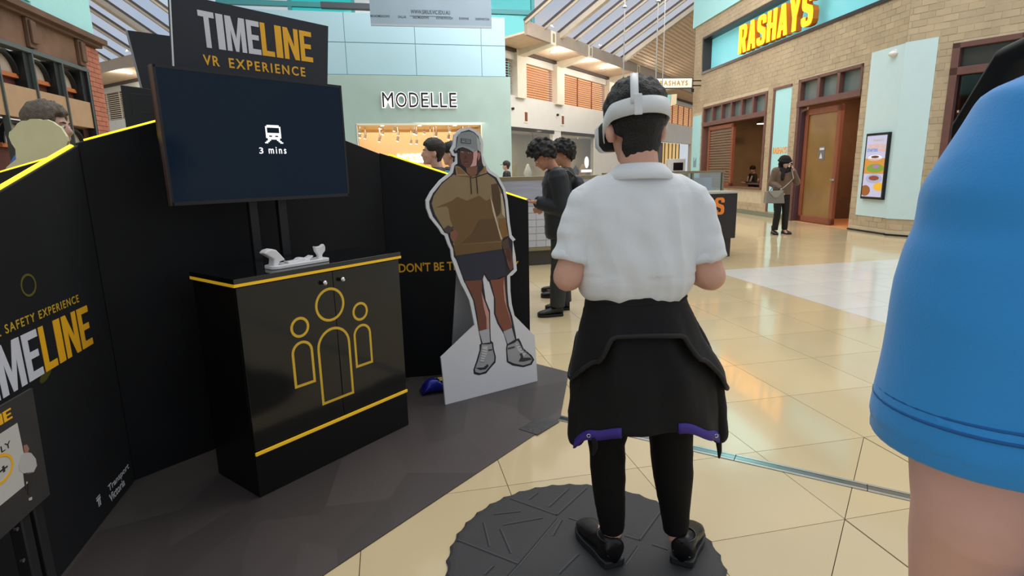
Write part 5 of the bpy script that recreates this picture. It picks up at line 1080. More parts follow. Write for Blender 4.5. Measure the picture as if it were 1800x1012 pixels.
for q in ([(285, 240), (325, 244), (325, 252), (285, 248)], [(335, 240), (345, 241), (345, 275), (335, 274)], [(355, 245), (375, 268), (365, 272), (352, 252)], [(380, 252), (412, 256), (412, 264), (380, 260)]): layer('cap_badge_print', zh(q), (56, 62, 68), 11)
for q in ([(262, 432), (290, 425), (318, 440), (290, 452)], [(380, 440), (410, 432), (440, 448), (408, 460)]): layer('eye_print', zh(q), (190, 176, 172), 7)
for q in ([(275, 436), (292, 430), (302, 442), (285, 450)], [(398, 440), (416, 436), (426, 450), (408, 458)]): layer('iris_print', zh(q), (40, 26, 24), 8)
layer('nose_print', zh([(330, 520), (350, 470), (368, 520), (372, 545), (345, 555), (322, 545)]), (82, 46, 38), 7); layer('mouth_print', zh([(300, 602), (350, 588), (402, 600), (350, 612)]), (64, 34, 32), 7); layer('lip_print', zh([(312, 608), (350, 612), (396, 606), (352, 628)]), (132, 84, 74), 7); layer('brow_print', zh([(385, 425), (440, 428), (450, 440), (390, 434)]), (40, 26, 24), 9)
# easel strut behind
FSE = Frame((FSB.pt(.1, 0, -.32).x, FSB.pt(.1, 0, -.32).y), 32.4)
m = MB(); tp0 = [FSB.pt(FSB.px(807, 460)[0], .95, -.013), FSB.pt(FSB.px(830, 460)[0], .95, -.013)]; b0 = FSE.px(789, 640)[0]
m.prism([tp0[0], tp0[1], FSE.pt(b0 + .30, .007), FSE.pt(b0, .007)], [p - FSB.f * .006 for p in tp0] + [FSE.pt(b0 + .30, .007, -.006), FSE.pt(b0, .007, -.006)]); m.build('easel_strut', mat('grey_card', (150, 152, 156), rough=.7), st)
# blue snack packet on the floor
P = G(762, 690); bp = thing('snack_packet', P + Vector((0, 0, .006)), 'crumpled blue foil packet with yellow corner on the floor beside the cutout', 'packet')
m = MB(); u = Vector((math.cos(.35), math.sin(.35), 0)); v = Vector((-u.y, u.x, 0)); rs = []
pr_ = random.Random(4)
for i in range(9):
    t_ = -1 + 2 * i / 8; hh = .042 * (1 - abs(t_) ** 3) + .004; ww = .055 * (1 - .15 * (1 - abs(t_)))
    rs.append([P + u * (t_ * .085) + v * (ww * math.cos(2 * math.pi * k / 12)) + Vector((0, 0, .008 + hh * (1 + math.sin(2 * math.pi * k / 12)) + (pr_.uniform(-.004, .006) if abs(t_) < .9 else 0))) for k in range(12)])
m.rings(rs); m.build('foil_bag', mat('blue_foil', (34, 40, 150), rough=.25, metal=.3, var=.2, vscale=18), bp, smooth=True)
m = MB(); q = P + u * .05 + Vector((0, 0, .088)); m.prism([q + u * a + v * b for a, b in ((-.012, -.03), (.03, -.03), (.03, .03), (-.012, .03))], [q + u * a + v * b + Vector((0, 0, .003)) for a, b in ((-.012, -.03), (.03, -.03), (.03, .03), (-.012, .03))]); m.build('yellow_flash', mat('packet_yellow', (220, 190, 90), rough=.35), bp)
m = MB(); q = P + u * .02 + Vector((0, 0, .09)); m.prism([q + u * a + v * b for a, b in ((-.006, -.03), (.006, -.03), (.006, .03), (-.006, .03))], [q + u * a + v * b + Vector((0, 0, .002)) for a, b in ((-.006, -.03), (.006, -.03), (.006, .03), (-.006, .03))]); m.build('pale_stripe', mat('packet_pale', (170, 200, 215), rough=.35), bp)

# ================================================================== SECOND CUTOUT (seen from behind, over the far wing)
FCB = Frame((-2.25, 2.95), 160); 
q = [(10, 330), (8, 300), (12, 293), (28, 280), (27, 262), (20, 252), (15, 240), (16, 232), (24, 226), (30, 217), (38, 212), (47, 212), (53, 209), (66, 209), (74, 211), (82, 210), (92, 214), (100, 220), (107, 224), (111, 231), (117, 240), (119, 248), (116, 258), (113, 262), (114, 300), (114, 330)]
cb = thing('cardboard_standee', FCB.pt(FCB.px(65, 300)[0], 0.0, 0), 'cream back of a cutout with scalloped curly head shape before the grey haired man', 'standee')
pts = FCB.pxl(q); m = MB(); zlow = min(p[1] for p in pts)
FCB.poly(m, pts, -.01, 0); m.build('board', mat('cream_card', (222, 218, 176), rough=.6, var=.03), cb)
sx = [p[0] for p in pts]; m = MB(); FCB.box(m, min(sx), max(sx), 0.0, zlow + .01, -.01, 0); m.build('board_lower', MATS['cream_card'], cb)

# ================================================================== POSTER STAND, bottom left
FPB = Frame((FL.pt(0, 0, .21).x, FL.pt(0, 0, .21).y), 100.0)
tr, br_, = FPB.px(57, 682), FPB.px(82, 874)
tl_ = FPB.px(0, 702); bl_ = FPB.px(0, 906)
s1 = tr[0]; s0 = s1 - .62; zt = tr[1]; zb = br_[1]
pst = thing('poster_stand', FPB.pt((s0 + s1) / 2, .006, 0), 'poster board on a dark stand at the lower left corner with TIMELINE heading', 'poster stand')
m = MB(); FPB.poly(m, [(s0, zb), (s1 + (br_[0] - tr[0]) * .5, zb), (s1, zt), (s0, zt)], -.008, 0); m.build('poster_board', mat('charcoal_poster', (52, 50, 50), rough=.5, var=.12, vscale=8), pst)
a = FPB.px(38, 740); b = FPB.px(0, 860)
wy0, wy1 = FPB.px(20, 872)[1], FPB.px(30, 743)[1]; wx1 = FPB.px(42, 800)[0]
m = MB(); FPB.box(m, s0 + .05, wx1, wy0, wy1, 0, .001); m.build('white_panel', mat('poster_white', (186, 184, 180), rough=.5), pst)
w_ = FPB.px(22, 735)[0]; h0, h1 = FPB.px(12, 740)[1], FPB.px(12, 720)[1]
blocks('TIMELINE', FPB, w_ - .30, w_, h0, h1, 0, .001, M_gold, pst, gap=.12)
text('lettering', 'PERFECTLY' if False else 'TLY', FPB, FPB.px(-12, 792)[0], FPB.px(19, 785)[0], FPB.px(10, 790)[1], FPB.px(10, 778)[1], .001, mat('poster_black', (40, 40, 42)), pst, bold=.0, depth=.001)
cc = FPB.px(-2, 826); ring_print(FPB, cc, FPB.px(26, 826)[0] - cc[0], FPB.px(-2, 798)[1] - cc[1], .009, mat('poster_yellow', (222, 170, 40)), pst, d=.001)
text('lettering', '13+', FPB, cc[0] - .055, FPB.px(13, 822)[0], FPB.px(8, 831)[1], FPB.px(8, 814)[1], .001, MATS['poster_black'], pst, bold=.02, depth=.001)
def fig(nm, pp, rgb, lvl): m = MB(); FPB.poly(m, FPB.pxl(pp), .001, .001 + .0006 * lvl); m.build(nm, mat('poster_fig_%d_%d_%d' % rgb, rgb, rough=.5), pst)
fig('figure_top_print', [(36, 800), (44, 794), (54, 796), (62, 806), (64, 818), (58, 830), (45, 834), (34, 828), (31, 818)], (176, 174, 172), 1)
fig('figure_legs_print', [(40, 832), (57, 829), (56, 850), (53, 868), (48, 868), (48, 846), (45, 846), (46, 862), (42, 850)], (50, 44, 42), 1)
fig('figure_head_print', [(40, 783), (46, 781), (50, 788), (48, 795), (42, 796)], (150, 108, 92), 2); fig('figure_shoe_print', [(49, 876), (55, 873), (55, 878), (50, 880)], (180, 176, 172), 2)
lowc = (s0 + s1) / 2 + .16
for k, sx_ in enumerate((s1 - .12, s1 - .06)):
    m = MB(); FPB.box(m, sx_ - .02, sx_ + .02, .03, zt - .1, -.05, -.012); m.build('post', mat('stand_grey_metal', (46, 46, 50), rough=.35, metal=.4), pst, bevel=.004)
m = MB(); FPB.box(m, s0 + .1, s1 - .02, .007, .03, -.10, .03); m.build('base_plate', M_blkp, pst)
for x, y in ((27, 930), (38, 985)):
    p_ = FPB.px(x, y, -.012); m = MB(); P = FPB.pt(p_[0], p_[1], -.014); m.cyl(P, P + FPB.f * .008, .006, 10); m.build('screw', M_alu, pst)
# ================================================================== PEOPLE
V = Vector
def sst(x, a, b): t = min(1, max(0, (x - a) / (b - a))); return t * t * (3 - 2 * t)
def organic(mb, name, mt, parent, voxel=.009, smooth=5, disp=None, kind=None):
    """fuse overlapping closed shapes into one continuous skin"""
    me0 = bpy.data.meshes.new('tmp'); me0.from_pydata(mb.v, [], mb.f); me0.update()
    bm = bmesh.new(); bm.from_mesh(me0); bmesh.ops.recalc_face_normals(bm, faces=bm.faces); bm.to_mesh(me0); bm.free()
    ob = bpy.data.objects.new('tmp', me0); COL.objects.link(ob)
    r = ob.modifiers.new('r', 'REMESH'); r.mode = 'VOXEL'; r.voxel_size = voxel
    if smooth: s = ob.modifiers.new('s', 'SMOOTH'); s.factor = .5; s.iterations = smooth
    bpy.context.view_layer.update()
    me = bpy.data.meshes.new_from_object(ob.evaluated_get(bpy.context.evaluated_depsgraph_get()))
    bpy.data.objects.remove(ob); bpy.data.meshes.remove(me0)
    if disp:
        nr = [v.normal.copy() for v in me.vertices]
        for v, n in zip(me.vertices, nr): v.co += n * disp(v.co)
    me.materials.clear(); me.materials.append(mt); me.shade_smooth(); me.name = name
    return link(name, me, parent, local=True, kind=kind)
def wrinkle(amp, fx=9.0, fz=14.0, seed=0.0):
    def f(c):
        a = noise.noise(V((c.x * fx + seed, c.y * fx, c.z * fz * .35))); b = noise.noise(V((c.x * fx * .6 + c.z * fz * .9, c.y * fx + 7, c.z * fz * .3 + seed)))
        return amp * (a + .8 * (1 - abs(b) * 2.2))
    return f
def loft(mb, rings, n=28, p=2.3):
    """rings: (z, cx, cy, a, b)"""
    rs = []
    for z, cx, cy, a, b in rings:
        rr_ = []
        for k in range(n):
            t = 2 * math.pi * k / n; c, s = math.cos(t), math.sin(t)
            rr_.append((cx + a * math.copysign(abs(c) ** (2 / p), c), cy + b * math.copysign(abs(s) ** (2 / p), s), z))
        rs.append(rr_)
    return mb.rings(rs)
def head_rot(yaw, pitch, tilt=0): return Matrix.Rotation(R(yaw), 3, 'Z') @ Matrix.Rotation(R(-pitch), 3, 'X') @ Matrix.Rotation(R(tilt), 3, 'Y')
def head_parts(mb, C, Q, k=1.0, ear=1.0):
    def P(x, y, z): return C + Q @ (V((x, y, z)) * k)
    def E(x, y, z, a, b, c, q=None): mb.ell(P(x, y, z), a * k, b * k, c * k, 16, 12, Q @ q if q else Q)
    E(0, -.012, .035, .073, .092, .082); E(0, .032, -.015, .062, .060, .086); E(0, .040, -.074, .046, .042, .034); E(0, .070, -.092, .020, .018, .018)
    mb.limb([(P(0, .084, .014), .009 * k), (P(0, .103, -.022), .014 * k)], 8); E(.011, .092, -.026, .009, .010, .008); E(-.011, .092, -.026, .009, .010, .008)
    E(0, .086, -.050, .024, .011, .007); E(0, .084, -.062, .021, .011, .008)
    for s in (-1, 1):
        E(s * .030, .076, .026, .024, .014, .010); E(s * .040, .064, -.026, .022, .020, .022)
        qe = Matrix.Rotation(R(25 * s), 3, 'Z'); E(s * (.078 + .006 * ear), -.012, -.006, .010 * ear, .021, .034, qe); E(s * .074, -.004, -.024, .010, .012, .014)
    return P
def eyes(par, C, Q, k=1.0):
    for s in (-1, 1):
        m = MB(); m.ell(C + Q @ (V((s * .031, .0815, .006)) * k), .0125 * k, .010 * k, .0075 * k, 12, 8, Q); e = m.build('eye', mat('eye_white', (226, 222, 216), rough=.2), None, smooth=True); e.parent = par
        m = MB(); m.ell(C + Q @ (V((s * .031, .0895, .006)) * k), .0058 * k, .003 * k, .0058 * k, 10, 6, Q); i = m.build('iris', mat('eye_iris', (46, 30, 22), rough=.15), None, smooth=True); i.parent = e
        m = MB(); m.limb([(C + Q @ (V((s * .018, .0905, .026)) * k), .0035 * k), (C + Q @ (V((s * .034, .088, .030)) * k), .004 * k), (C + Q @ (V((s * .048, .078, .026)) * k), .003 * k)], 6); b = m.build('eyebrow', mat('brow_dark', (40, 30, 26), rough=.8), None, smooth=True); b.parent = par
def hair(par, C, Q, mt, k=1.0, style='short', seed=1, voxel=.008, top=.0):
    r = random.Random(seed); m = MB(); N = 520 if style != 'curly' else 900
    for i in range(N):
        y = 1 - 2 * (i + .5) / N; ph = i * 2.399963; rr_ = math.sqrt(1 - y * y); d = V((rr_ * math.cos(ph), rr_ * math.sin(ph), y))
        p = V((d.x * .077, d.y * .097 - .012, d.z * .087 + .037))
        f = p.y
        line = .070 if f > .050 else (.070 - (.050 - f) * .9 if f > 0 else (.018 + f * 1.05))
        if abs(p.x) > .055 and f > .0: line = min(line, .03)
        if style in ('curly',): line = .078 if f > .05 else line + .01
        if style == 'bun': line -= .01
        if p.z < line: continue
        if style == 'curly':
            g_ = .010 + r.random() * .011; q = p * 1.0 + d * (.048 * r.random() + .006 + top * max(0, d.z))
        else:
            g_ = .011 + .004 * r.random(); up = max(0, d.z); q = p + d * (.004 + (top + .012 * r.random()) * up + (.004 if d.z > .1 else -.002))
        m.ell(C + Q @ (q * k), g_ * k, g_ * k, g_ * k, 7, 5)
        if style == 'short' and d.z > .55 and r.random() < .5: m.limb([(C + Q @ (q * k), .007 * k), (C + Q @ ((q + V((r.uniform(-.012, .012), .010 + r.uniform(-.012, .012), .016))) * k), .003 * k)], 6)
    if style == 'short':
        for i in range(220):
            a = r.uniform(-1, 1); zz = r.uniform(-.085, .0); ww = .058 - .012 * max(0, -zz - .05) / .035; m.ell(C + Q @ (V((a * ww, -.085 + .03 * a * a + max(0, -zz - .03) * .30, zz)) * k), .012 * k, .012 * k, .013 * k, 7, 5)
    m.ell(C + Q @ (V((0, -.014, .045)) * k), .073 * k, .09 * k, .082 * k, 16, 12, Q)
    o = organic(m, 'hair', mt, par, voxel, 0 if style == 'curly' else 3); return o
def hand(mb, W, d, n, side, curl=.5, k=1.0, spread=.3):
    """five fingers rooted in a palm; d points along the hand, n out of the palm"""
    d = d.normalized(); n = (n - d * n.dot(d)).normalized(); l = d.cross(n) * side
    for i in range(4):
        o = (-.027 + .018 * i) * k; mb.limb([(W + l * o * .6, .014 * k), (W + d * .045 * k + l * o, .0135 * k), (W + d * .085 * k + l * o, .0115 * k)], 8)
        L_ = (.062, .074, .078, .070)[i] * k; base = W + d * .085 * k + l * o; dirv = d.copy(); pts = [(base, .0095 * k)]; q = base
        for s_, fr_ in enumerate((.45, .32, .25)):
            a = curl * (.5 + .55 * s_); dirv = (d * math.cos(a) + n * math.sin(a)).normalized(); q = q + dirv * L_ * fr_ + l * o * spread * .2; pts.append((q, (.009, .0083, .0072)[s_] * k))
        mb.limb(pts, 8)
    t0 = W + d * .022 * k + l * .026 * k; t1 = t0 + (d * .6 + l * .7 + n * .25).normalized() * .034 * k; t2 = t1 + (d * .85 + l * .2 + n * .5 * (.4 + curl)).normalized() * .03 * k; t3 = t2 + (d * .9 - l * .15 + n * .4 * curl).normalized() * .024 * k
    mb.limb([(W + l * .012 * k, .015 * k), (t0, .0155 * k), (t1, .012 * k), (t2, .0105 * k), (t3, .0085 * k)], 8)
def arm(mb, S, E_, W, k=1.0, r=(.052, .046, .043, .040, .028)):
    S, E_, W = V(S), V(E_), V(W); mb.limb([(S, r[0] * k), (S.lerp(E_, .55), r[1] * k), (E_, r[2] * k)]); mb.limb([(E_, r[2] * k), (E_.lerp(W, .3), r[3] * k * 1.04), (W, r[4] * k)])
def leg(mb, Hp, K, A, k=1.0, r=(.085, .075, .055, .054, .038)):
    Hp, K, A = V(Hp), V(K), V(A); mb.limb([(Hp, r[0] * k), (Hp.lerp(K, .5), r[1] * k), (K, r[2] * k)]); mb.limb([(K, r[2] * k), (K.lerp(A, .35), r[3] * k), (A, r[4] * k)])
def tubeseg(mb, pts, n=18): mb.tube([p[0] for p in pts], [(p[1] if len(p) == 2 else (p[1], p[2])) for p in pts], n)
def shoe(par, heel, toe, mt_up, mt_sole, k=1.0, base=0.0, name='shoe'):
    heel, toe = V(heel), V(toe); d = (toe - heel); L_ = d.length; d.normalize(); l = V((-d.y, d.x, 0)); m = MB(); rs = []
    prof = [(-.02, .026, .075), (.0, .036, .088), (.12, .040, .092), (.28, .041, .088), (.42, .044, .066), (.6, .050, .052), (.78, .050, .042), (.92, .040, .034), (1.0, .022, .024)]
    for t, w_, h in prof: rs.append([heel + d * (t * L_) + l * (w_ * k * math.cos(a)) + V((0, 0, base + .016 * k + max(0, h * k * (.5 + .5 * math.sin(a)) ** .8))) for a in [2 * math.pi * i / 16 for i in range(16)]])
    m.rings(rs); s = m.build(name, mt_up, None, smooth=True); s.parent = par
    m = MB(); pts = [heel + d * (t * L_) + l * (w_ * 1.08 * k) for t, w_, h in prof] + [heel + d * (t * L_) - l * (w_ * 1.08 * k) for t, w_, h in reversed(prof)]
    m.prism([p + V((0, 0, base + .001)) for p in pts], [p + V((0, 0, base + .026 * k)) for p in pts]); o = m.build('sole', mt_sole, None, bevel=.004); o.parent = s; return s
SKIN = mat('skin_light', (214, 166, 146), rough=.5, var=.05, vscale=12, spec=.35); SKIN2 = mat('skin_tan', (188, 136, 112), rough=.5, var=.05, vscale=12, spec=.35); SKIN3 = mat('skin_pale', (206, 164, 148), rough=.5, var=.06, vscale=14, spec=.35)
HBK = mat('hair_black', (20, 17, 16), rough=.55, var=.3, vscale=60, bump=.5, bscale=160); HBR = mat('hair_dark_brown', (34, 27, 24), rough=.55, var=.3, vscale=60, bump=.5, bscale=160); HGR = mat('hair_grey_brown', (104, 92, 82), rough=.6, var=.35, vscale=50, bump=.6, bscale=150)

def figure(loc, rz, label, H=1.75, skin=SKIN, hd=(0, 0, 0), hdoff=(0, 0, 0), arms=None, legs=None, top=None, bottom=None, shoes=None, hairm=HBK, hstyle='short', vox=.010, hands=((1, .5), (1, .5)), torso=1.0, seed=1, htop=.01, eye=False, topname='jacket', sleeve_r=1.0, wr=.004, pelv=0.0, lean=0.0, hem=.86, leg_r=1.0):
    """generic dressed person, local frame: x right, y forward, z up (metres, scaled from a 1.75 m figure)"""
    t = thing('person', loc, label, 'person', rz=rz); k = H / 1.75
    def s(v): return V(v) * k
    arms = arms or {}; legs = legs or {}
    C = s((0 + hdoff[0], .015 + lean + hdoff[1], 1.63 + hdoff[2])); Q = head_rot(*hd)
    SH = [s((-.175, lean * .8, 1.42)), s((.175, lean * .8, 1.42))]
    EL = [s(arms.get('el', ((-.25, -.02, 1.14)))), s(arms.get('er', ((.25, -.02, 1.14))))]; WR = [s(arms.get('wl', ((-.24, .05, .90)))), s(arms.get('wr', ((.24, .05, .90))))]
    HP = [s((-.09, pelv, .90)), s((.09, pelv, .90))]; KN = [s(legs.get('kl', (-.095, .02, .49))), s(legs.get('kr', (.095, .02, .49)))]; AN = [s(legs.get('al', (-.10, -.01, .09))), s(legs.get('ar', (.10, -.01, .09)))]
    b = MB(); head_parts(b, C, Q, k)
    nb = s((0, lean * .9 - .01, 1.45)); b.limb([(nb - V((0, 0, .05)), .06 * k), (nb, .056 * k), (C + Q @ V((0, -.025, -.055)) * 1.0, .054 * k)])
    loft(b, [(z * k, 0, (y + lean * f) * k, a * k, bb * k) for z, y, a, bb, f in ((.84, pelv, .13, .09, 0), (.95, pelv * .8, .14, .095, .1), (1.08, pelv * .4, .125, .085, .3), (1.22, 0, .14, .09, .5), (1.36, 0, .165, .092, .8), (1.43, 0, .13, .07, .9), (1.47, 0, .06, .05, .9))])
    for i, sd in ((0, -1), (1, 1)):
        arm(b, SH[i], EL[i], WR[i], k * .93); d = (WR[i] - EL[i]).normalized(); hn = arms.get('nl' if i == 0 else 'nr', (sd * -1, 0, .0)); d2 = V(arms.get('dl' if i == 0 else 'dr', d)).normalized()
        hand(b, WR[i] + d2 * .012, d2, V(hn), sd * -1 * (1 if hands[i][0] > 0 else -1), hands[i][1], k)
        leg(b, HP[i], KN[i], AN[i], k * .9)
        b.limb([(AN[i], .036 * k), (AN[i] + V((0, .06, -.05)) * k, .032 * k), (AN[i] + V((0, .13, -.062)) * k, .025 * k)])
    organic(b, 'body', skin, t, vox, 3)
    if eye: eyes(t, C, Q, k)
    if top:
        m = MB(); T = torso
        loft(m, [(z * k, 0, (y + lean * f) * k, a * k * T, bb * k * T) for z, y, a, bb, f in ((hem, pelv, .172, .125, 0), (hem + .04, pelv, .182, .132, .05), (1.0, pelv * .7, .178, .13, .15), (1.12, pelv * .3, .172, .125, .35), (1.25, 0, .182, .125, .55), (1.36, 0, .192, .118, .8), (1.43, 0, .155, .092, .9), (1.475, 0, .082, .07, .95), (1.495, 0, .074, .066, 1.0))])
        for i in (0, 1):
            r = sleeve_r * k; A_, B_, Cc = SH[i], EL[i], WR[i]; m.limb([(A_, .082 * r), (A_.lerp(B_, .5), .070 * r), (B_, .064 * r)]); tubeseg(m, [(B_.lerp(A_, .12), .062 * r), (B_, .063 * r), (B_.lerp(Cc, .4), .058 * r), (B_.lerp(Cc, .85), .050 * r), (B_.lerp(Cc, .97), .046 * r)])
        organic(m, topname, top, t, vox, 4, wrinkle(wr, 8, 13, seed))
    if bottom:
        m = MB(); loft(m, [(z * k, 0, y * k, a * k, bb * k) for z, y, a, bb in ((.80, pelv, .16, .115), (.86, pelv, .168, .12), (.98, pelv * .8, .15, .105), (1.03, pelv * .7, .145, .10))])
        for i in (0, 1): tubeseg(m, [(HP[i] + V((0, 0, .02)), .098 * k), (HP[i].lerp(KN[i], .5), .09 * k * (leg_r + 1) / 2), (KN[i], .074 * k * leg_r), (KN[i].lerp(AN[i], .5), .07 * k * leg_r), (KN[i].lerp(AN[i], 1.0), .064 * k * leg_r)])
        organic(m, 'trousers', bottom, t, vox, 4, wrinkle(.004, 7, 12, seed + 3))
    if shoes:
        for i in (0, 1):
            dv = V(legs.get('tl' if i == 0 else 'tr', ((-.03 if i == 0 else .03), .26, 0))) * k; hl = V((AN[i].x, AN[i].y - .055 * k, 0)); shoe(t, hl, hl + dv, shoes, mat('black_rubber_sole', (24, 24, 25), rough=.6), k * 1.1)
    if hairm: hair(t, C, Q, hairm, k, hstyle, seed, top=htop)
    t['_'] = 0; del t['_']
    return t, C, Q, k

# ---------------------------------------------------------------- the boy in the headset (seen from behind)
BX, BY, BZ = .42, 1.88, .015
boy = thing('person', (BX, BY, BZ), 'boy in white shirt seen from behind on the round mat, jacket tied at waist', 'person')
C = V((-.015, .02, 1.548)); Q = head_rot(11, 8); k = .98
b = MB(); head_parts(b, C, Q, k, 1.7)
b.limb([(V((0, -.01, 1.36)), .066), (V((-.002, -.008, 1.43)), .063), (C + Q @ V((0, -.028, -.05)), .058)])
loft(b, [(.80, .02, 0, .14, .10), (.95, 0, 0, .14, .10), (1.1, 0, 0, .135, .095), (1.25, 0, 0, .15, .09), (1.33, 0, 0, .14, .08), (1.37, 0, 0, .10, .065), (1.43, 0, 0, .06, .05)])
SHd = [V((-.165, 0, 1.345)), V((.165, 0, 1.345))]; ELb = [V((-.236, -.035, 1.085)), V((.236, -.035, 1.078))]; WRb = [V((-.165, .20, 1.10)), V((.175, .20, 1.10))]
for i, sd in ((0, -1), (1, 1)):
    arm(b, V((SHd[i].x * .9, 0, 1.31)), ELb[i], WRb[i], 1.0, (.046, .048, .050, .048, .030)); hand(b, WRb[i] + V((0, .012, 0)), V((-sd * .25, 1, .05)), V((0, -.2, -1)), sd, .9)
HPb = [V((-.06, 0, .86)), V((.11, 0, .86))]; KNb = [V((-.09, .02, .46)), V((.145, .02, .45))]; ANb = [V((-.066, .0, .10)), V((.172, .0, .095))]
for i in (0, 1): leg(b, HPb[i], KNb[i], ANb[i], .9); b.limb([(ANb[i], .036), (ANb[i] + V(((-.03, .05)[i], .08, -.05)), .03), (ANb[i] + V(((-.06, .09)[i], .15, -.066)), .022)])
organic(b, 'body', SKIN, boy, .0065, 3)
hair(boy, C, Q, HBK, k * 1.02, 'short', 11, voxel=.006, top=.022)
m = MB()   # shirt
loft(m, [(1.012, -.005, 0, .160, .120), (1.03, -.005, 0, .176, .135), (1.07, 0, -.004, .190, .142), (1.15, 0, -.004, .194, .138), (1.24, 0, 0, .196, .128), (1.31, 0, 0, .194, .116), (1.355, 0, 0, .182, .102), (1.385, 0, 0, .155, .09), (1.41, 0, 0, .115, .078), (1.43, 0, 0, .08, .068)], 36, 2.25)
for i in (0, 1):
    e = SHd[i].lerp(ELb[i], .80); tubeseg(m, [(V((SHd[i].x * .35, 0, 1.355)), .058), (V((SHd[i].x * .72, 0, 1.352)), .062), (V((SHd[i].x * 1.0, 0, 1.325)), .066), (SHd[i].lerp(ELb[i], .28), .066), (SHd[i].lerp(ELb[i], .55), .064), (e, .065)], 22)
M_shirt = mat('white_cotton_shirt', (226, 230, 234), rough=.75, var=.012, vscale=5, bump=.35, bscale=9, sheen=.1)
def shirt_folds(c):
    a = .0
    if c.z < 1.37:
        # long soft folds that fan down from the shoulder blades and blouse over the waistband
        g = sst(1.37 - c.z, 0, .08)
        w_ = noise.noise(V((c.x * 3, c.z * 4, 2.0))) * .10
        u = c.x * (1.25 - (c.z - 1.1) * 1.1) + w_ + (c.z - 1.2) * .22; a += .0085 * g * (1 - abs(noise.noise(V((u * 12, c.y * 2, c.z * 1.1)))) * 2.6)
        a += .006 * g * noise.noise(V((c.x * 9 + c.z * 12, c.y * 4, c.z * 5 - c.x * 6)))
        if c.z < 1.10: a += .008 * noise.noise(V((c.x * 16, c.y * 6, c.z * 9 + 3)))
        if abs(c.x) > .19: a += .006 * noise.noise(V((c.x * 9, c.y * 14, c.z * 22)))
    return a
organic(m, 'shirt', M_shirt, boy, .0065, 4, shirt_folds)
for i in (0, 1):   # sleeve hem bands
    e0 = SHd[i].lerp(ELb[i], .70); e1 = SHd[i].lerp(ELb[i], .805); m = MB(); m.tube([e0, e1], [.0655, .0675], 26); o = m.build('sleeve_hem', M_shirt, None, smooth=True); o.parent = boy
m = MB(); n = 36; rings = []   # folded collar
for z, a, bb, cy in ((1.395, .066, .060, .0), (1.432, .066, .062, 0), (1.443, .070, .066, 0), (1.440, .078, .071, -.002), (1.416, .100, .086, -.004), (1.392, .112, .097, -.006), (1.388, .108, .093, -.006), (1.412, .090, .078, -.004)):
    rings.append([(a * math.cos(2 * math.pi * q / n), cy - .004 + bb * math.sin(2 * math.pi * q / n), z - .012 * math.sin(2 * math.pi * q / n) * (1 if z < 1.43 else .6)) for q in range(n)])
m.rings(rings, cap=False); o = m.build('collar', M_shirt, None, smooth=True); o.parent = boy
# jacket round the waist
M_jk = mat('black_softshell_jacket', (15, 15, 18), rough=.7, var=.15, vscale=10, bump=.12, bscale=18, sheen=.05, spec=.3); M_pur = mat('purple_lining', (62, 44, 140), rough=.6, var=.08)
def sst(x, a, b): t = min(1, max(0, (x - a) / (b - a))); return t * t * (3 - 2 * t)
def ip(tab, z):
    for (z0, v0), (z1, v1) in zip(tab, tab[1:]):
        if z1 <= z <= z0: f = (z0 - z) / (z0 - z1); f = f * f * (3 - 2 * f) * .5 + f * .5; return v0 + (v1 - v0) * f
    return tab[-1][1] if z < tab[-1][0] else tab[0][1]
TA_ = [(1.03, .154), (.98, .160), (.90, .180), (.74, .232), (.60, .250), (.45, .262)]; TB_ = [(1.03, .122), (.95, .13), (.85, .15), (.74, .17), (.45, .19)]; TC_ = [(1.03, -.004), (.9, .01), (.74, .035), (.45, .043)]
def jpt(ph, z, off=0.0):
    a, bb, cx = ip(TA_, z) + off, ip(TB_, z) + off, ip(TC_, z); w_ = noise.noise(V((math.sin(ph) * 3.2, math.cos(ph) * 3, z * 2.4))) * .010 + .007 * math.sin(ph * 7 + z * 6)
    w_ *= min(1, max(0, (1.0 - z) * 5))
    return V((cx + (a + w_) * math.sin(ph), -(bb + w_) * math.cos(ph), z))
def jsheet(name, mt, p0, p1, ztop, zbot, off, np_=64, nz_=26, thick=.007, par=boy):
    m = MB(); ro, ri = [], []
    for i in range(np_ + 1):
        ph = p0 + (p1 - p0) * i / np_; zt, zb = (f(ph) if callable(f) else f for f in (ztop, zbot))
        ro.append([jpt(ph, zt + (zb - zt) * j / nz_, off(j / nz_) if callable(off) else off) for j in range(nz_ + 1)]); ri.append([jpt(ph, zt + (zb - zt) * j / nz_, (off(j / nz_) if callable(off) else off) - thick) for j in range(nz_ + 1)])
    loops = [a + list(reversed(c)) for a, c in zip(ro, ri)]; m.rings(loops); o = m.build(name, mt, None, smooth=True); o.parent = par; return o
def hem_low(ph): x = abs(ph); return .585 - .045 * sst(x, .35, .95) - .07 * sst(x, .9, 1.5) + .005 * math.sin(ph * 5)
jk = jsheet('tied_jacket', M_jk, R(-120), R(120), 1.025, hem_low, 0.0)
def hem_up(ph): x = abs(ph); return .905 + .012 * math.cos(min(x, R(40)) * 2.2) - .085 * sst(x, R(30), R(46)) - .105 * sst(x, R(46), R(80)) + .12 * sst(x, R(84), R(120)) + (0.02 if ph < 0 else -.03) * sst(x, R(46), R(80))
def offu(t): return .010 + .026 * t
jf_ = jsheet('folded_collar_flap', M_jk, R(-122), R(122), 1.03, hem_up, offu, nz_=18, thick=.010, par=jk)
m = MB(); pts = []
for i in range(61): ph = R(-122) + R(244) * i / 60; pts.append(jpt(ph, hem_up(ph), .033))
m.tube(pts, .0085, 8); o = m.build('flap_hem', mat('jacket_hem_binding', (24, 24, 27), rough=.6), None, smooth=True); o.parent = jk
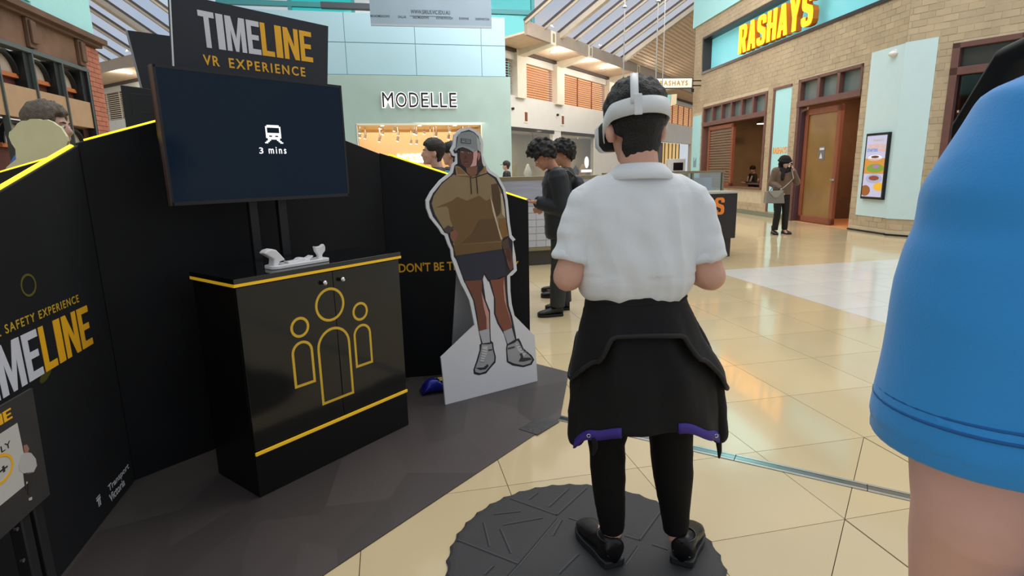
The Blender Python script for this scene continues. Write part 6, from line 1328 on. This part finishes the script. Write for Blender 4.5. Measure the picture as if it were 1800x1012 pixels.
m = MB(); pts = [jpt(R(-115) + R(230) * i / 50, 1.008 + .003 * math.sin(i * .5), .006) for i in range(51)]; m.tube(pts, [.010] * 51, 10); o = m.build('waist_roll', M_jk, None, smooth=True); o.parent = jk
for p0, p1 in ((-78, -26), (17, 74)):
    m = MB(); A_, B_ = [], []
    for i in range(25):
        ph = R(p0 + (p1 - p0) * i / 24); A_.append([jpt(ph, hem_low(ph) + .030, .004), jpt(ph, hem_low(ph) - .004, .005), jpt(ph, hem_low(ph) - .004, -.004), jpt(ph, hem_low(ph) + .030, -.004)])
    m.rings(A_); o = m.build('lining_band', M_pur, None, smooth=True); o.parent = jk; o['label'] = 'purple lining band at the jacket hem'
    ph = R(p0 + (p1 - p0) * (.45 if p0 < 0 else .72)); P = jpt(ph, hem_low(ph) + .012, .007); m = MB(); 
    for q in range(10): pass
    m.tube([P + V((.006 * math.cos(q * .7), -.001, .006 * math.sin(q * .7))) for q in range(10)], .0018, 6); o = m.build('eyelet', M_alu, None); o.parent = jk
    ph = R(p0 if p0 < 0 else p1); ph = R(-50) if p0 < 0 else R(74); P = jpt(ph, hem_low(ph) - .002, .0); m = MB(); m.limb([(P, .010), (P + V((.004, 0, -.03)), .008), (P + V((-.004 if p0 < 0 else .004, .0, -.055)), .004)]); o = m.build('cord_toggle', M_jk, None, smooth=True); o.parent = jk
for sgn in (-1, 1):   # hanging sleeves, folded along the sides
    m = MB(); P0 = jpt(R(92) * sgn, .97, .0); P1 = jpt(R(88) * sgn, .72, -.004); P2 = jpt(R(84) * sgn, .50, -.006); m.limb([(P0, .02), (P0.lerp(P1, .5), .03), (P1, .036), (P1.lerp(P2, .6), .034), (P2, .03)]); o = organic(m, 'hanging_sleeve', M_jk, jk, .009, 3, wrinkle(.004, 12, 12, sgn)); 
# trousers
M_tr = mat('black_trousers', (11, 11, 13), rough=.75, var=.1, bump=.06, bscale=25, spec=.25)
m = MB(); loft(m, [(.78, .02, 0, .155, .115), (.88, .01, 0, .16, .115), (.99, 0, 0, .145, .105)])
for i in (0, 1): tubeseg(m, [(HPb[i] + V((0, 0, .02)), .10), (HPb[i].lerp(KNb[i], .5), .088), (KNb[i], (.066, .076)[i]), (KNb[i].lerp(ANb[i], .35), (.062, .070)[i]), (KNb[i].lerp(ANb[i], .7), .053), (KNb[i].lerp(ANb[i], .96), (.043, .045)[i])])
organic(m, 'trousers', M_tr, boy, .008, 4, wrinkle(.003, 10, 14, 2))
M_shoe = mat('black_leather_sneaker', (14, 14, 16), rough=.35, var=.15, spec=.5)
def sneaker(hx, hy, tx, ty):
    s_ = shoe(boy, (hx, hy, 0), (tx, ty, 0), M_shoe, mat('charcoal_sole', (34, 36, 40), rough=.5), 1.08, 0.0)
    d = (V((tx, ty, 0)) - V((hx, hy, 0))).normalized(); l = V((-d.y, d.x, 0)); h0 = V((hx, hy, 0)); m = MB()
    rs = [[h0 + d * (.045 + rr_ * math.cos(a) * 1.15) + l * (rr_ * math.sin(a)) + V((0, 0, z)) for a in [2 * math.pi * i / 18 for i in range(18)]] for z, rr_ in ((.03, .043), (.07, .042), (.098, .044), (.106, .045), (.104, .038), (.08, .035))]
    m.rings(rs, cap=False); o = m.build('ankle_collar', M_shoe, None, smooth=True); o.parent = s_
    m = MB(); m.tube([h0 + d * .01 + l * (.03 - .012 * i) + V((0, 0, .075 - .01 * abs(i - 2))) - d * .012 for i in range(6)], .0025, 6); o = m.build('heel_piping', mat('grey_piping', (110, 112, 118), rough=.4), None); o.parent = s_
sneaker(-.064, -.045, -.150, .195); sneaker(.180, -.045, .288, .165)
# headset
hs = thing('vr_headset', tuple(V((BX, BY, BZ)) + C), 'white virtual reality headset with strap worn by the boy in the white shirt', 'headset')
def hp(x, y, z): return V((0, 0, 0)) + Q @ (V((x, y, z)) * k)
M_hs = mat('white_headset_plastic', (220, 224, 226), rough=.4, var=.015); M_hb = mat('black_face_foam', (20, 20, 22), rough=.8)
m = MB(); A_ = []
NP = 48
def sp_(t):  # strap path in head space: round the back, dropping towards the visor
    a = R(-90) + t; x = .100 * math.cos(a); y = -.014 + .126 * math.sin(a); z = .052 - .42 * max(0, y + .05) - .06 * (y + .12); return x, y, z
for i in range(NP + 1):
    t = R(-152) + R(304) * i / NP; x, y, z = sp_(t); hw = .026 if abs(t) < R(70) else .026 - .008 * (abs(t) - R(70)) / R(82); d_ = V((x, y + .012, 0)).normalized()
    A_.append([hp(x, y, z + hw), hp(x + d_.x * .004, y + d_.y * .004, z + hw), hp(x + d_.x * .005, y + d_.y * .005, z), hp(x + d_.x * .004, y + d_.y * .004, z - hw), hp(x, y, z - hw)])
m.rings(A_); o = m.build('head_strap', M_hs, None, smooth=True); o.parent = hs
m = MB(); A_ = []
for i in range(25):
    q_ = R(6) + R(152) * i / 24; e_ = V((math.sin(R(-24)), -math.cos(R(-24)), 0)); l_ = V((-e_.y, e_.x, 0)); rad = .124 * math.cos(q_); c_ = e_ * (.124 * math.cos(q_)) + V((0, -.014, .045 + .130 * math.sin(q_)))
    nn = (e_ * math.cos(q_) + V((0, 0, math.sin(q_)))); A_.append([hp(*(c_ + l_ * w_ + nn * t_)) for w_, t_ in ((-.0125, 0), (-.0125, .004), (.0125, .004), (.0125, 0))])
m.rings(A_); o = m.build('top_strap', M_hs, None, smooth=True); o.parent = hs
m = MB(); x, y, z = sp_(R(-24)); dd = V((x, y + .012, 0)).normalized(); lt = V((-dd.y, dd.x, 0))
m.hexa([hp(x + dd.x * q + lt.x * w_, y + dd.y * q + lt.y * w_, z + zz) for zz in (-.030, .034) for q, w_ in ((0, -.013), (0, .013), (.007, .013), (.007, -.013))]); o = m.build('strap_buckle', M_hs, None, bevel=.004); o.parent = hs
m = MB(); q = [(sx * .088 * (abs(sx) ** .0), zz) for sx, zz in ((-1, -.03), (-1, .03), (-.85, .048), (.85, .048), (1, .03), (1, -.03), (.8, -.052), (.25, -.052), (.12, -.038), (-.12, -.038), (-.25, -.052), (-.8, -.052))]
m.prism([hp(a, .115, zz + .005) for a, zz in q], [hp(a * .94, .160, zz * .95 + .005) for a, zz in q]); o = m.build('visor', M_hs, None, bevel=.010, smooth=True); o.parent = hs
m = MB(); m.prism([hp(a * .90, .045, zz * 1.05 + .003) for a, zz in q], [hp(a * .96, .118, zz * 1.0 + .005) for a, zz in q]); o = m.build('face_interface', M_hb, None, bevel=.008, smooth=True); o.parent = hs

# ---------------------------------------------------------------- person in blue, close at the right edge
blue = thing('person', (.80, .60, 0), 'adult in a bright blue polo shirt cropped at the right edge, bare arm hanging', 'person')
bo = V((.80, .60, 0))
def L(x, y, z): return V((x, y, z)) - bo
SHl = L(.562, .63, 1.485); ELl = L(.565, .62, 1.04); WRl = L(.63, .74, .80)
b = MB(); Cb = L(.81, .62, 1.66); head_parts(b, Cb, head_rot(0, 0), 1.0)
b.limb([(L(.81, .59, 1.42), .062), (L(.81, .60, 1.50), .058), (L(.81, .60, 1.60), .056)])
loft(b, [(.86, 0, 0, .16, .11), (1.0, 0, 0, .16, .115), (1.2, 0, 0, .16, .11), (1.38, 0, 0, .18, .10), (1.46, 0, 0, .12, .07), (1.5, 0, 0, .06, .05)])
for S_, E_, W_, sd in ((SHl, ELl, WRl, -1), (L(.985, .6, 1.40), L(1.05, .57, 1.08), L(1.05, .66, .82), 1)):
    b.limb([(S_ - V((0, 0, .04)), .060), (S_.lerp(E_, .45), .080), (S_.lerp(E_, .75), .086), (E_, .073)], 22); b.limb([(E_, .072), (E_.lerp(W_, .35), .062), (W_, .036)], 20); hand(b, W_ + V((0, .01, -.01)), V((0, .35, -1)), V((-sd, 0, 0)), sd, .5)
for s_ in (-1, 1): leg(b, (s_ * .09, 0, .88), (s_ * .1, 0, .48), (s_ * .1, -.02, .09), 1.0); b.limb([(V((s_ * .1, -.02, .09)), .038), (V((s_ * .1, .12, .03)), .026)])
organic(b, 'body', mat('skin_arm_rosy', (214, 170, 158), rough=.55, var=.10, vscale=9, rgb2=(224, 178, 168), bump=.03, bscale=70, spec=.3), blue, .008, 4)
M_bl = mat('bright_blue_pique', (40, 142, 218), rough=.7, var=.04, vscale=5, bump=.05, bscale=300, sheen=.25)
m = MB(); loft(m, [(.80, 0, 0, .20, .15), (.95, 0, 0, .20, .15), (1.15, 0, 0, .195, .14), (1.3, 0, 0, .20, .13), (1.41, 0, 0, .205, .115), (1.47, 0, 0, .15, .09), (1.51, 0, 0, .08, .07)])
for S_, E_ in ((SHl, ELl), (L(.985, .6, 1.40), L(1.05, .57, 1.08))):
    sd = -1 if S_.x < 0 else 1
    m.limb([(S_ + V((-.16 * sd, 0, .03)), .062), (S_ + V((-.08 * sd, 0, .012)), .070), (S_ + V((-.02 * sd, 0, -.01)), .080), (S_.lerp(E_, .18), .094), (S_.lerp(E_, .3), .098)], 24)
    tubeseg(m, [(S_.lerp(E_, .2), .09), (S_.lerp(E_, .3), .104), (S_.lerp(E_, .45), .112), (S_.lerp(E_, .62), .116), (S_.lerp(E_, .79), .122)], 28)
organic(m, 'polo_shirt', M_bl, blue, .008, 6, wrinkle(.003, 6, 7, 4))
for S_, E_ in ((SHl, ELl),):
    d = (E_ - S_).normalized(); p0 = S_.lerp(E_, .68); p1 = S_.lerp(E_, .82); m = MB(); m.tube([p0, p0 + d * .004, p1 - d * .004, p1], [.117, .1205, .1225, .120], 40); o = m.build('sleeve_hem', M_bl, None, smooth=True); o.parent = blue
    for f_, rr_ in ((.685, .1185), (.71, .1205)):
        c0 = S_.lerp(E_, f_); a_ = d.cross(V((0, 1, 0))).normalized(); b_ = d.cross(a_); m = MB(); m.tube([c0 + a_ * (rr_ * math.cos(2 * math.pi * q / 48)) + b_ * (rr_ * math.sin(2 * math.pi * q / 48)) for q in range(49)], .0022, 6); o = m.build('hem_seam', mat('blue_seam', (22, 92, 160), rough=.7), None, smooth=True); o.parent = blue
m = MB(); loft(m, [(.0 + z, 0, 0, a, bb) for z, a, bb in ((.80, .17, .12), (.9, .17, .125), (1.0, .16, .115))])
for s_ in (-1, 1): tubeseg(m, [(V((s_ * .09, 0, .9)), .1), (V((s_ * .1, 0, .48)), .08), (V((s_ * .1, -.02, .1)), .07)])
organic(m, 'trousers', mat('navy_trousers', (30, 34, 46), rough=.8), blue, .012, 4)
for s_ in (-1, 1): shoe(blue, (s_ * .1, -.09, 0), (s_ * .12, .19, 0), M_shoe, MATS['charcoal_sole'], 1.05)
hair(blue, Cb, head_rot(0, 0), HBR, 1.0, 'short', 21)
bk = thing('shoulder_bag', (.68, .62, 1.0), 'black bag strap over the shoulder of the person in blue', 'bag')
m = MB(); pts = [L(.66, .79, 1.15), L(.64, .80, 1.36), L(.615, .77, 1.50), L(.60, .70, 1.572), L(.60, .62, 1.588), L(.61, .54, 1.56), L(.65, .47, 1.44), L(.70, .42, 1.30)]
m.tube([p + bo for p in pts], [(.034, .014)] * 8, 12); m.build('strap', mat('black_webbing', (12, 12, 14), rough=.7), bk, smooth=True)
m = MB(); loft(m, [(z, .80, .39 + dy, a, bb) for z, dy, a, bb in ((.92, 0, .11, .05), (.95, 0, .14, .07), (1.1, -.005, .155, .085), (1.25, 0, .15, .08), (1.36, .015, .12, .06), (1.41, .02, .08, .04))]); pbx = organic(m, 'pack_body', mat('black_nylon', (18, 18, 20), rough=.6, bump=.1), bk, .012, 4, wrinkle(.004, 10, 10, 6)); pbx.matrix_parent_inverse = wm(bk).inverted()

# ---------------------------------------------------------------- students by the kiosk
M_navy = mat('dark_navy_jacket', (26, 31, 38), rough=.6, var=.15, vscale=9, bump=.12, bscale=22, sheen=.08); M_gt = mat('dark_grey_trousers', (46, 48, 47), rough=.8, var=.1, bump=.08, bscale=26); M_bj = mat('black_bomber', (18, 18, 21), rough=.55, var=.15, bump=.1, bscale=22); M_bs = mat('black_school_shoe', (22, 22, 24), rough=.45, var=.1)
f1, C1, Q1, k1 = figure((.50, 5.70, 0), R(93), 'curly haired student in a dark jacket looking down at a phone beside the kiosk', 1.69, SKIN2, hd=(0, 38, 0), hdoff=(0, .10, -.015), arms=dict(el=(-.21, .0, 1.10), er=(.21, .0, 1.10), wl=(-.08, .25, 1.17), wr=(.08, .25, 1.17), dl=(.2, 1, .1), dr=(-.2, 1, .1), nl=(0, -.3, 1), nr=(0, -.3, 1)), legs=dict(kl=(-.10, .03, .49), kr=(.10, -.02, .49), al=(-.14, .06, .09), ar=(.10, -.05, .09)), top=M_navy, bottom=M_gt, shoes=M_bs, hairm=HBK, hstyle='curly', vox=.009, lean=.06, seed=5, htop=.015, eye=True, sleeve_r=1.28, torso=1.2, hands=((1, .7), (1, .7)), hem=.80, leg_r=1.22)
P = V((.50 - .375, 5.70, 1.155)); ph = thing('phone', P, 'small pale phone held by the curly haired student in the dark jacket', 'phone')
m = MB(); m.box(P.x - .02, P.x + .055, P.y - .037, P.y + .037, P.z + .0, P.z + .008); m.build('case', mat('phone_pale', (190, 194, 200), rough=.3), ph, bevel=.003); m = MB(); m.box(P.x - .017, P.x + .052, P.y - .033, P.y + .033, P.z + .008, P.z + .009); m.build('screen', mat('phone_screen', (150, 175, 210), emit=.4), ph)
bpk = thing('backpack', (.66, 5.70, .98), 'dark grey backpack worn by the curly haired student with the phone', 'backpack')
m = MB(); loft(m, [(z, .685 + dx, 5.70, a, bb) for z, dx, a, bb in ((.95, 0, .05, .10), (.98, 0, .075, .13), (1.1, .005, .085, .145), (1.22, .0, .08, .14), (1.32, -.015, .06, .12), (1.37, -.02, .04, .09))]); organic(m, 'pack_body', mat('charcoal_nylon', (44, 48, 54), rough=.6, var=.12, bump=.1, bscale=25), bpk, .01, 4, wrinkle(.004, 12, 12, 3)); bpk.children[0].matrix_parent_inverse = wm(bpk).inverted()
for dy in (-.12, .12):
    m = MB(); m.tube([V((.64, 5.70 + dy, 1.36)), V((.56, 5.70 + dy, 1.43)), V((.47, 5.70 + dy, 1.42)), V((.36, 5.70 + dy, 1.32)), V((.345, 5.70 + dy, 1.15)), V((.42, 5.70 + dy * 1.3, 1.02)), V((.60, 5.70 + dy * 1.2, 1.0))], [(.026, .009)] * 7, 10); m.build('shoulder_strap', mat('charcoal_strap', (58, 62, 68), rough=.6), bpk, smooth=True)
figure((.63, 6.5, 0), R(80), 'second curly haired student in black standing just behind the one with the phone', 1.71, SKIN2, hd=(10, 12, 0), hdoff=(0, .02, 0), arms=dict(wl=(-.12, .25, 1.05), wr=(.2, .1, .95)), legs=dict(al=(-.12, .06, .09), ar=(.14, .10, .09), tl=(-.02, .28, 0), tr=(.05, .27, 0)), top=M_bj, bottom=mat('black_school_trousers', (30, 31, 32), rough=.8), shoes=M_bs, hairm=HBK, hstyle='curly', vox=.011, seed=8, htop=.02, torso=1.0)
# two students beyond the booth wall
M_tb = mat('black_teal_jacket', (22, 26, 34), rough=.6, var=.1)
f3, C3, Q3, k3 = figure((-.69, 5.6, 0), R(97), 'short haired student in a black and teal jacket in profile beyond the booth wall', 1.735, SKIN, hd=(6, -4, 0), hdoff=(0, .03, 0), top=M_tb, bottom=M_gt, shoes=M_bs, hairm=HBR, hstyle='short', vox=.009, seed=14, eye=True, htop=.0)
m = MB(); m.tube([V((.11, -.10, 1.44)) , V((.13, .0, 1.445)), V((.12, .09, 1.40))], [(.03, .012)] * 3, 8); o = m.build('teal_collar', mat('teal_trim', (40, 150, 180), rough=.6), None, smooth=True); o.parent = f3
m = MB(); m.tube([V((-.11, -.10, 1.44)), V((-.13, .0, 1.445)), V((-.12, .09, 1.40))], [(.03, .012)] * 3, 8); o = m.build('teal_collar', MATS['teal_trim'], None, smooth=True); o.parent = f3
figure((-.62, 6.4, 0), R(75), 'dark haired student in black half hidden behind the one in teal trim', 1.74, SKIN, hd=(0, 0, 0), top=M_bj, bottom=M_gt, shoes=M_bs, hairm=HBK, hstyle='short', vox=.012, seed=15, htop=.0)
# grey haired man behind the left wall
f5, C5, Q5, k5 = figure((-2.73, 3.46, 0), R(-78), 'grey haired man in a blue shirt with a black strap behind the left booth wall', 1.87, SKIN3, hd=(0, 2, 0), hdoff=(0, .02, 0), top=mat('blue_work_shirt', (70, 110, 175), rough=.7, var=.06), bottom=M_gt, shoes=M_bs, hairm=HGR, hstyle='short', vox=.009, seed=19, eye=True, topname='shirt', htop=.0)
m = MB(); m.tube([V((.10, .13, 1.30)), V((.115, .09, 1.46)), V((.12, .0, 1.535)), V((.115, -.10, 1.49)), V((.11, -.15, 1.3))], [(.03, .01)] * 5, 10); o = m.build('strap', M_blkp, None, smooth=True); o.parent = f5
m = MB(); m.tube([V((-.10, .13, 1.30)), V((-.115, .09, 1.46)), V((-.12, .0, 1.535)), V((-.115, -.10, 1.49)), V((-.11, -.15, 1.3))], [(.03, .01)] * 5, 10); o = m.build('strap', M_blkp, None, smooth=True); o.parent = f5
# far man in a cap
f6, C6, Q6, k6 = figure((-.08, 15.9, 0), R(80), 'distant man in a black jacket and grey cap near the green shop corner', 1.66, SKIN3, top=M_bj, bottom=M_gt, shoes=M_bs, hairm=HBR, vox=.014, seed=23)
m = MB(); m.ell(C6 + V((0, -.012, .055)) * k6, .084, .105, .075, 14, 10); o = m.build('cap', mat('grey_cap', (96, 98, 96), rough=.8), None, smooth=True); o.parent = f6
m = MB(); m.limb([(C6 + V((0, .08, .05)), .05, .008), (C6 + V((0, .15, .04)), .045, .007)]); o = m.build('cap_peak', MATS['grey_cap'], None, smooth=True); o.parent = f6

# ---------------------------------------------------------------- woman on the phone
M_coat = mat('brown_suede_jacket', (98, 78, 62), rough=.8, var=.12, vscale=8, bump=.12, bscale=20, sheen=.15); M_bkk = mat('black_jeans', (16, 15, 18), rough=.75, var=.1)
wo, C7, Q7, k7 = figure((5.69, 12.05, 0), R(184), 'woman in a black hat, scarf and brown jacket holding a phone to her ear', 1.61, mat('skin_woman', (206, 164, 150), rough=.5, spec=.3), hd=(4, 14, 4), hdoff=(0, .02, -.03),
    arms=dict(el=(-.30, .06, 1.17), er=(.26, -.01, 1.16), wl=(-.15, .12, 1.44), wr=(.14, .20, 1.03), dl=(.25, -.05, 1), nl=(1, -.3, 0), dr=(-.1, .5, -1), nr=(-1, 0, -.3)), legs=dict(al=(-.13, .0, .10), ar=(.12, .03, .10), kl=(-.11, .03, .5), kr=(.09, .04, .5), tl=(-.05, .24, 0), tr=(.05, .24, 0)), top=M_coat, bottom=M_bkk, shoes=mat('black_boot', (20, 18, 18), rough=.35), hairm=HBK, hstyle='bun', vox=.010, seed=31, eye=True, sleeve_r=1.18, torso=1.12, hands=((1, .8), (1, 1.0)), hem=.90)
for sx_ in (-.13, .12):
    m = MB(); tubeseg(m, [(V((sx_, .0, .05)) * 1.0, .042), (V((sx_, -.005, .12)), .045), (V((sx_, -.005, .18)), .05)]); o = m.build('boot_shaft', MATS['black_boot'], None, smooth=True); o.parent = wo
    m = MB(); m.box(sx_ * .92 - .025, sx_ * .92 + .025, -.085, -.03, .0, .05); o = m.build('boot_heel', MATS['black_boot'], None); o.parent = wo
m = MB(); m.ell(C7 + Q7 @ V((0, -.012, .065)), .115, .125, .095, 18, 12, Q7); m.ell(C7 + Q7 @ V((0, -.010, .050)), .140, .145, .040, 18, 8, Q7); m.ell(C7 + Q7 @ V((0, -.04, -.03)), .105, .09, .10, 18, 12, Q7)
organic(m, 'fur_hat', mat('black_fur', (13, 12, 14), rough=.9, var=.3, vscale=60, bump=.6, bscale=90), wo, .010, 2, lambda c: .008 * noise.noise(c * 40))
m = MB(); nbk = V((0, .0, 1.33)); m.limb([(nbk + V((-.07, .06, .0)), .055), (nbk + V((0, .085, -.02)), .055), (nbk + V((.07, .06, .0)), .055), (nbk + V((.08, -.03, .03)), .05), (nbk + V((0, -.07, .04)), .045), (nbk + V((-.08, -.03, .03)), .05), (nbk + V((-.07, .05, .0)), .05)]); m.limb([(nbk + V((.05, .09, 0)), .045), (nbk + V((.075, .125, -.10)), .04), (nbk + V((.08, .13, -.18)), .035)])
organic(m, 'scarf', mat('black_knit_scarf', (24, 21, 22), rough=.9, var=.2, vscale=30, bump=.4, bscale=70), wo, .010, 3)
HPn = V((-.135, .12, 1.405)); pw_ = Matrix.Rotation(R(184), 3, 'Z') @ V((-.115, .085, 1.40)) + V((5.69, 12.05, 0))
p2 = thing('phone', pw_, 'dark phone the woman in the brown jacket holds to her ear', 'phone'); m = MB(); m.box(pw_.x - .005, pw_.x + .005, pw_.y - .035, pw_.y + .035, pw_.z - .07, pw_.z + .07); m.build('case', M_blkp, p2, bevel=.003); m = MB(); m.box(pw_.x - .0065, pw_.x - .005, pw_.y - .031, pw_.y + .031, pw_.z - .066, pw_.z + .066); m.build('screen', mat('phone_dark_glass', (30, 34, 40), rough=.1), p2)
FW = Frame((5.6, 11.80), 4.0); hb = FW.pxl([(1344, 357), (1347, 336), (1375, 337), (1377, 357)]); cx = sum(q[0] for q in hb) / 4; cz = hb[0][1]
bag = thing('handbag', FW.pt(cx, cz, 0), 'grey structured handbag with round handle held by the woman on the phone', 'handbag'); M_bag = mat('grey_leather', (122, 118, 112), rough=.45, var=.06)
m = MB(); FW.poly(m, hb, -.07, .06); m.build('bag_body', M_bag, bag, bevel=.012); z_t = hb[1][1]
m = MB(); FW.poly(m, [(hb[1][0], z_t + .01), (hb[2][0], z_t + .01), (cx + .04, z_t - .13), (cx - .04, z_t - .13)], .06, .072); m.build('flap', mat('grey_leather_flap', (140, 136, 130), rough=.45), bag, bevel=.004)
m = MB(); m.tube([FW.pt(cx + .09 * math.cos(R(180 * i / 16)), z_t - .02 + .10 * math.sin(R(180 * i / 16)), .0) for i in range(17)], .009, 8); m.build('handle', mat('dark_grey_handle', (70, 68, 66), rough=.4), bag, smooth=True)
m = MB(); S0 = FW.pt(cx + .12, z_t, -.02); S1 = V((5.82, 11.86, 1.16)); m.tube([S0, S0.lerp(S1, .5) + V((0, -.02, 0)), S1, V((5.80, 11.95, 1.36))], [(.018, .004)] * 4, 8); m.build('shoulder_strap', mat('pale_strap', (168, 150, 138), rough=.6), bag, smooth=True)
# ---------------------------------------------------------------- seated diner
sp0 = FRA.pt(FRA.px(1318, 300, -1.5)[0], 0.006, -1.62)
chx = thing('dining_chair', sp0, 'dark dining chair of the seated diner inside the restaurant window', 'chair')
m = MB(); m.box(sp0.x - .22, sp0.x + .22, sp0.y - .22, sp0.y + .22, .52, .56); m.build('seat', M_blkp, chx)
for ax in (-.2, .16):
    for ay in (-.2, .16): m = MB(); m.box(sp0.x + ax, sp0.x + ax + .04, sp0.y + ay, sp0.y + ay + .04, .006, .52); m.build('leg', M_blkp, chx)
m = MB(); m.box(sp0.x + .19, sp0.x + .22, sp0.y - .2, sp0.y + .2, .56, .95); m.build('backrest', M_blkp, chx)
dn, C8, Q8, k8 = figure((sp0.x, sp0.y, -.27), R(92), 'diner in a black and white jacket seated at the restaurant window table', 1.66, SKIN3, hd=(20, 20, 0), arms=dict(wl=(-.08, .30, 1.17), wr=(.08, .30, 1.17)), legs=dict(kl=(-.1, .42, .92), kr=(.1, .42, .92), al=(-.1, .40, .42), ar=(.1, .40, .42)), top=mat('black_white_jacket', (40, 40, 42), rough=.7, var=.5, vscale=5), bottom=M_gt, shoes=None, hairm=HBK, hstyle='short', vox=.014, seed=41)
for sx_ in (-.1, .1):
    shoe(dn, (sx_, .34, 0), (sx_, .58, 0), M_bs, MATS['black_rubber_sole'], .95, .278)
m = MB(); m.limb([(V((-.13, .09, 1.32)), .03), (V((-.10, .13, 1.15)), .035)]); m.limb([(V((.13, .09, 1.32)), .03), (V((.10, .13, 1.15)), .035)]); o = m.build('white_panels', mat('white_fabric', (205, 200, 190), rough=.8), None, smooth=True); o.parent = dn
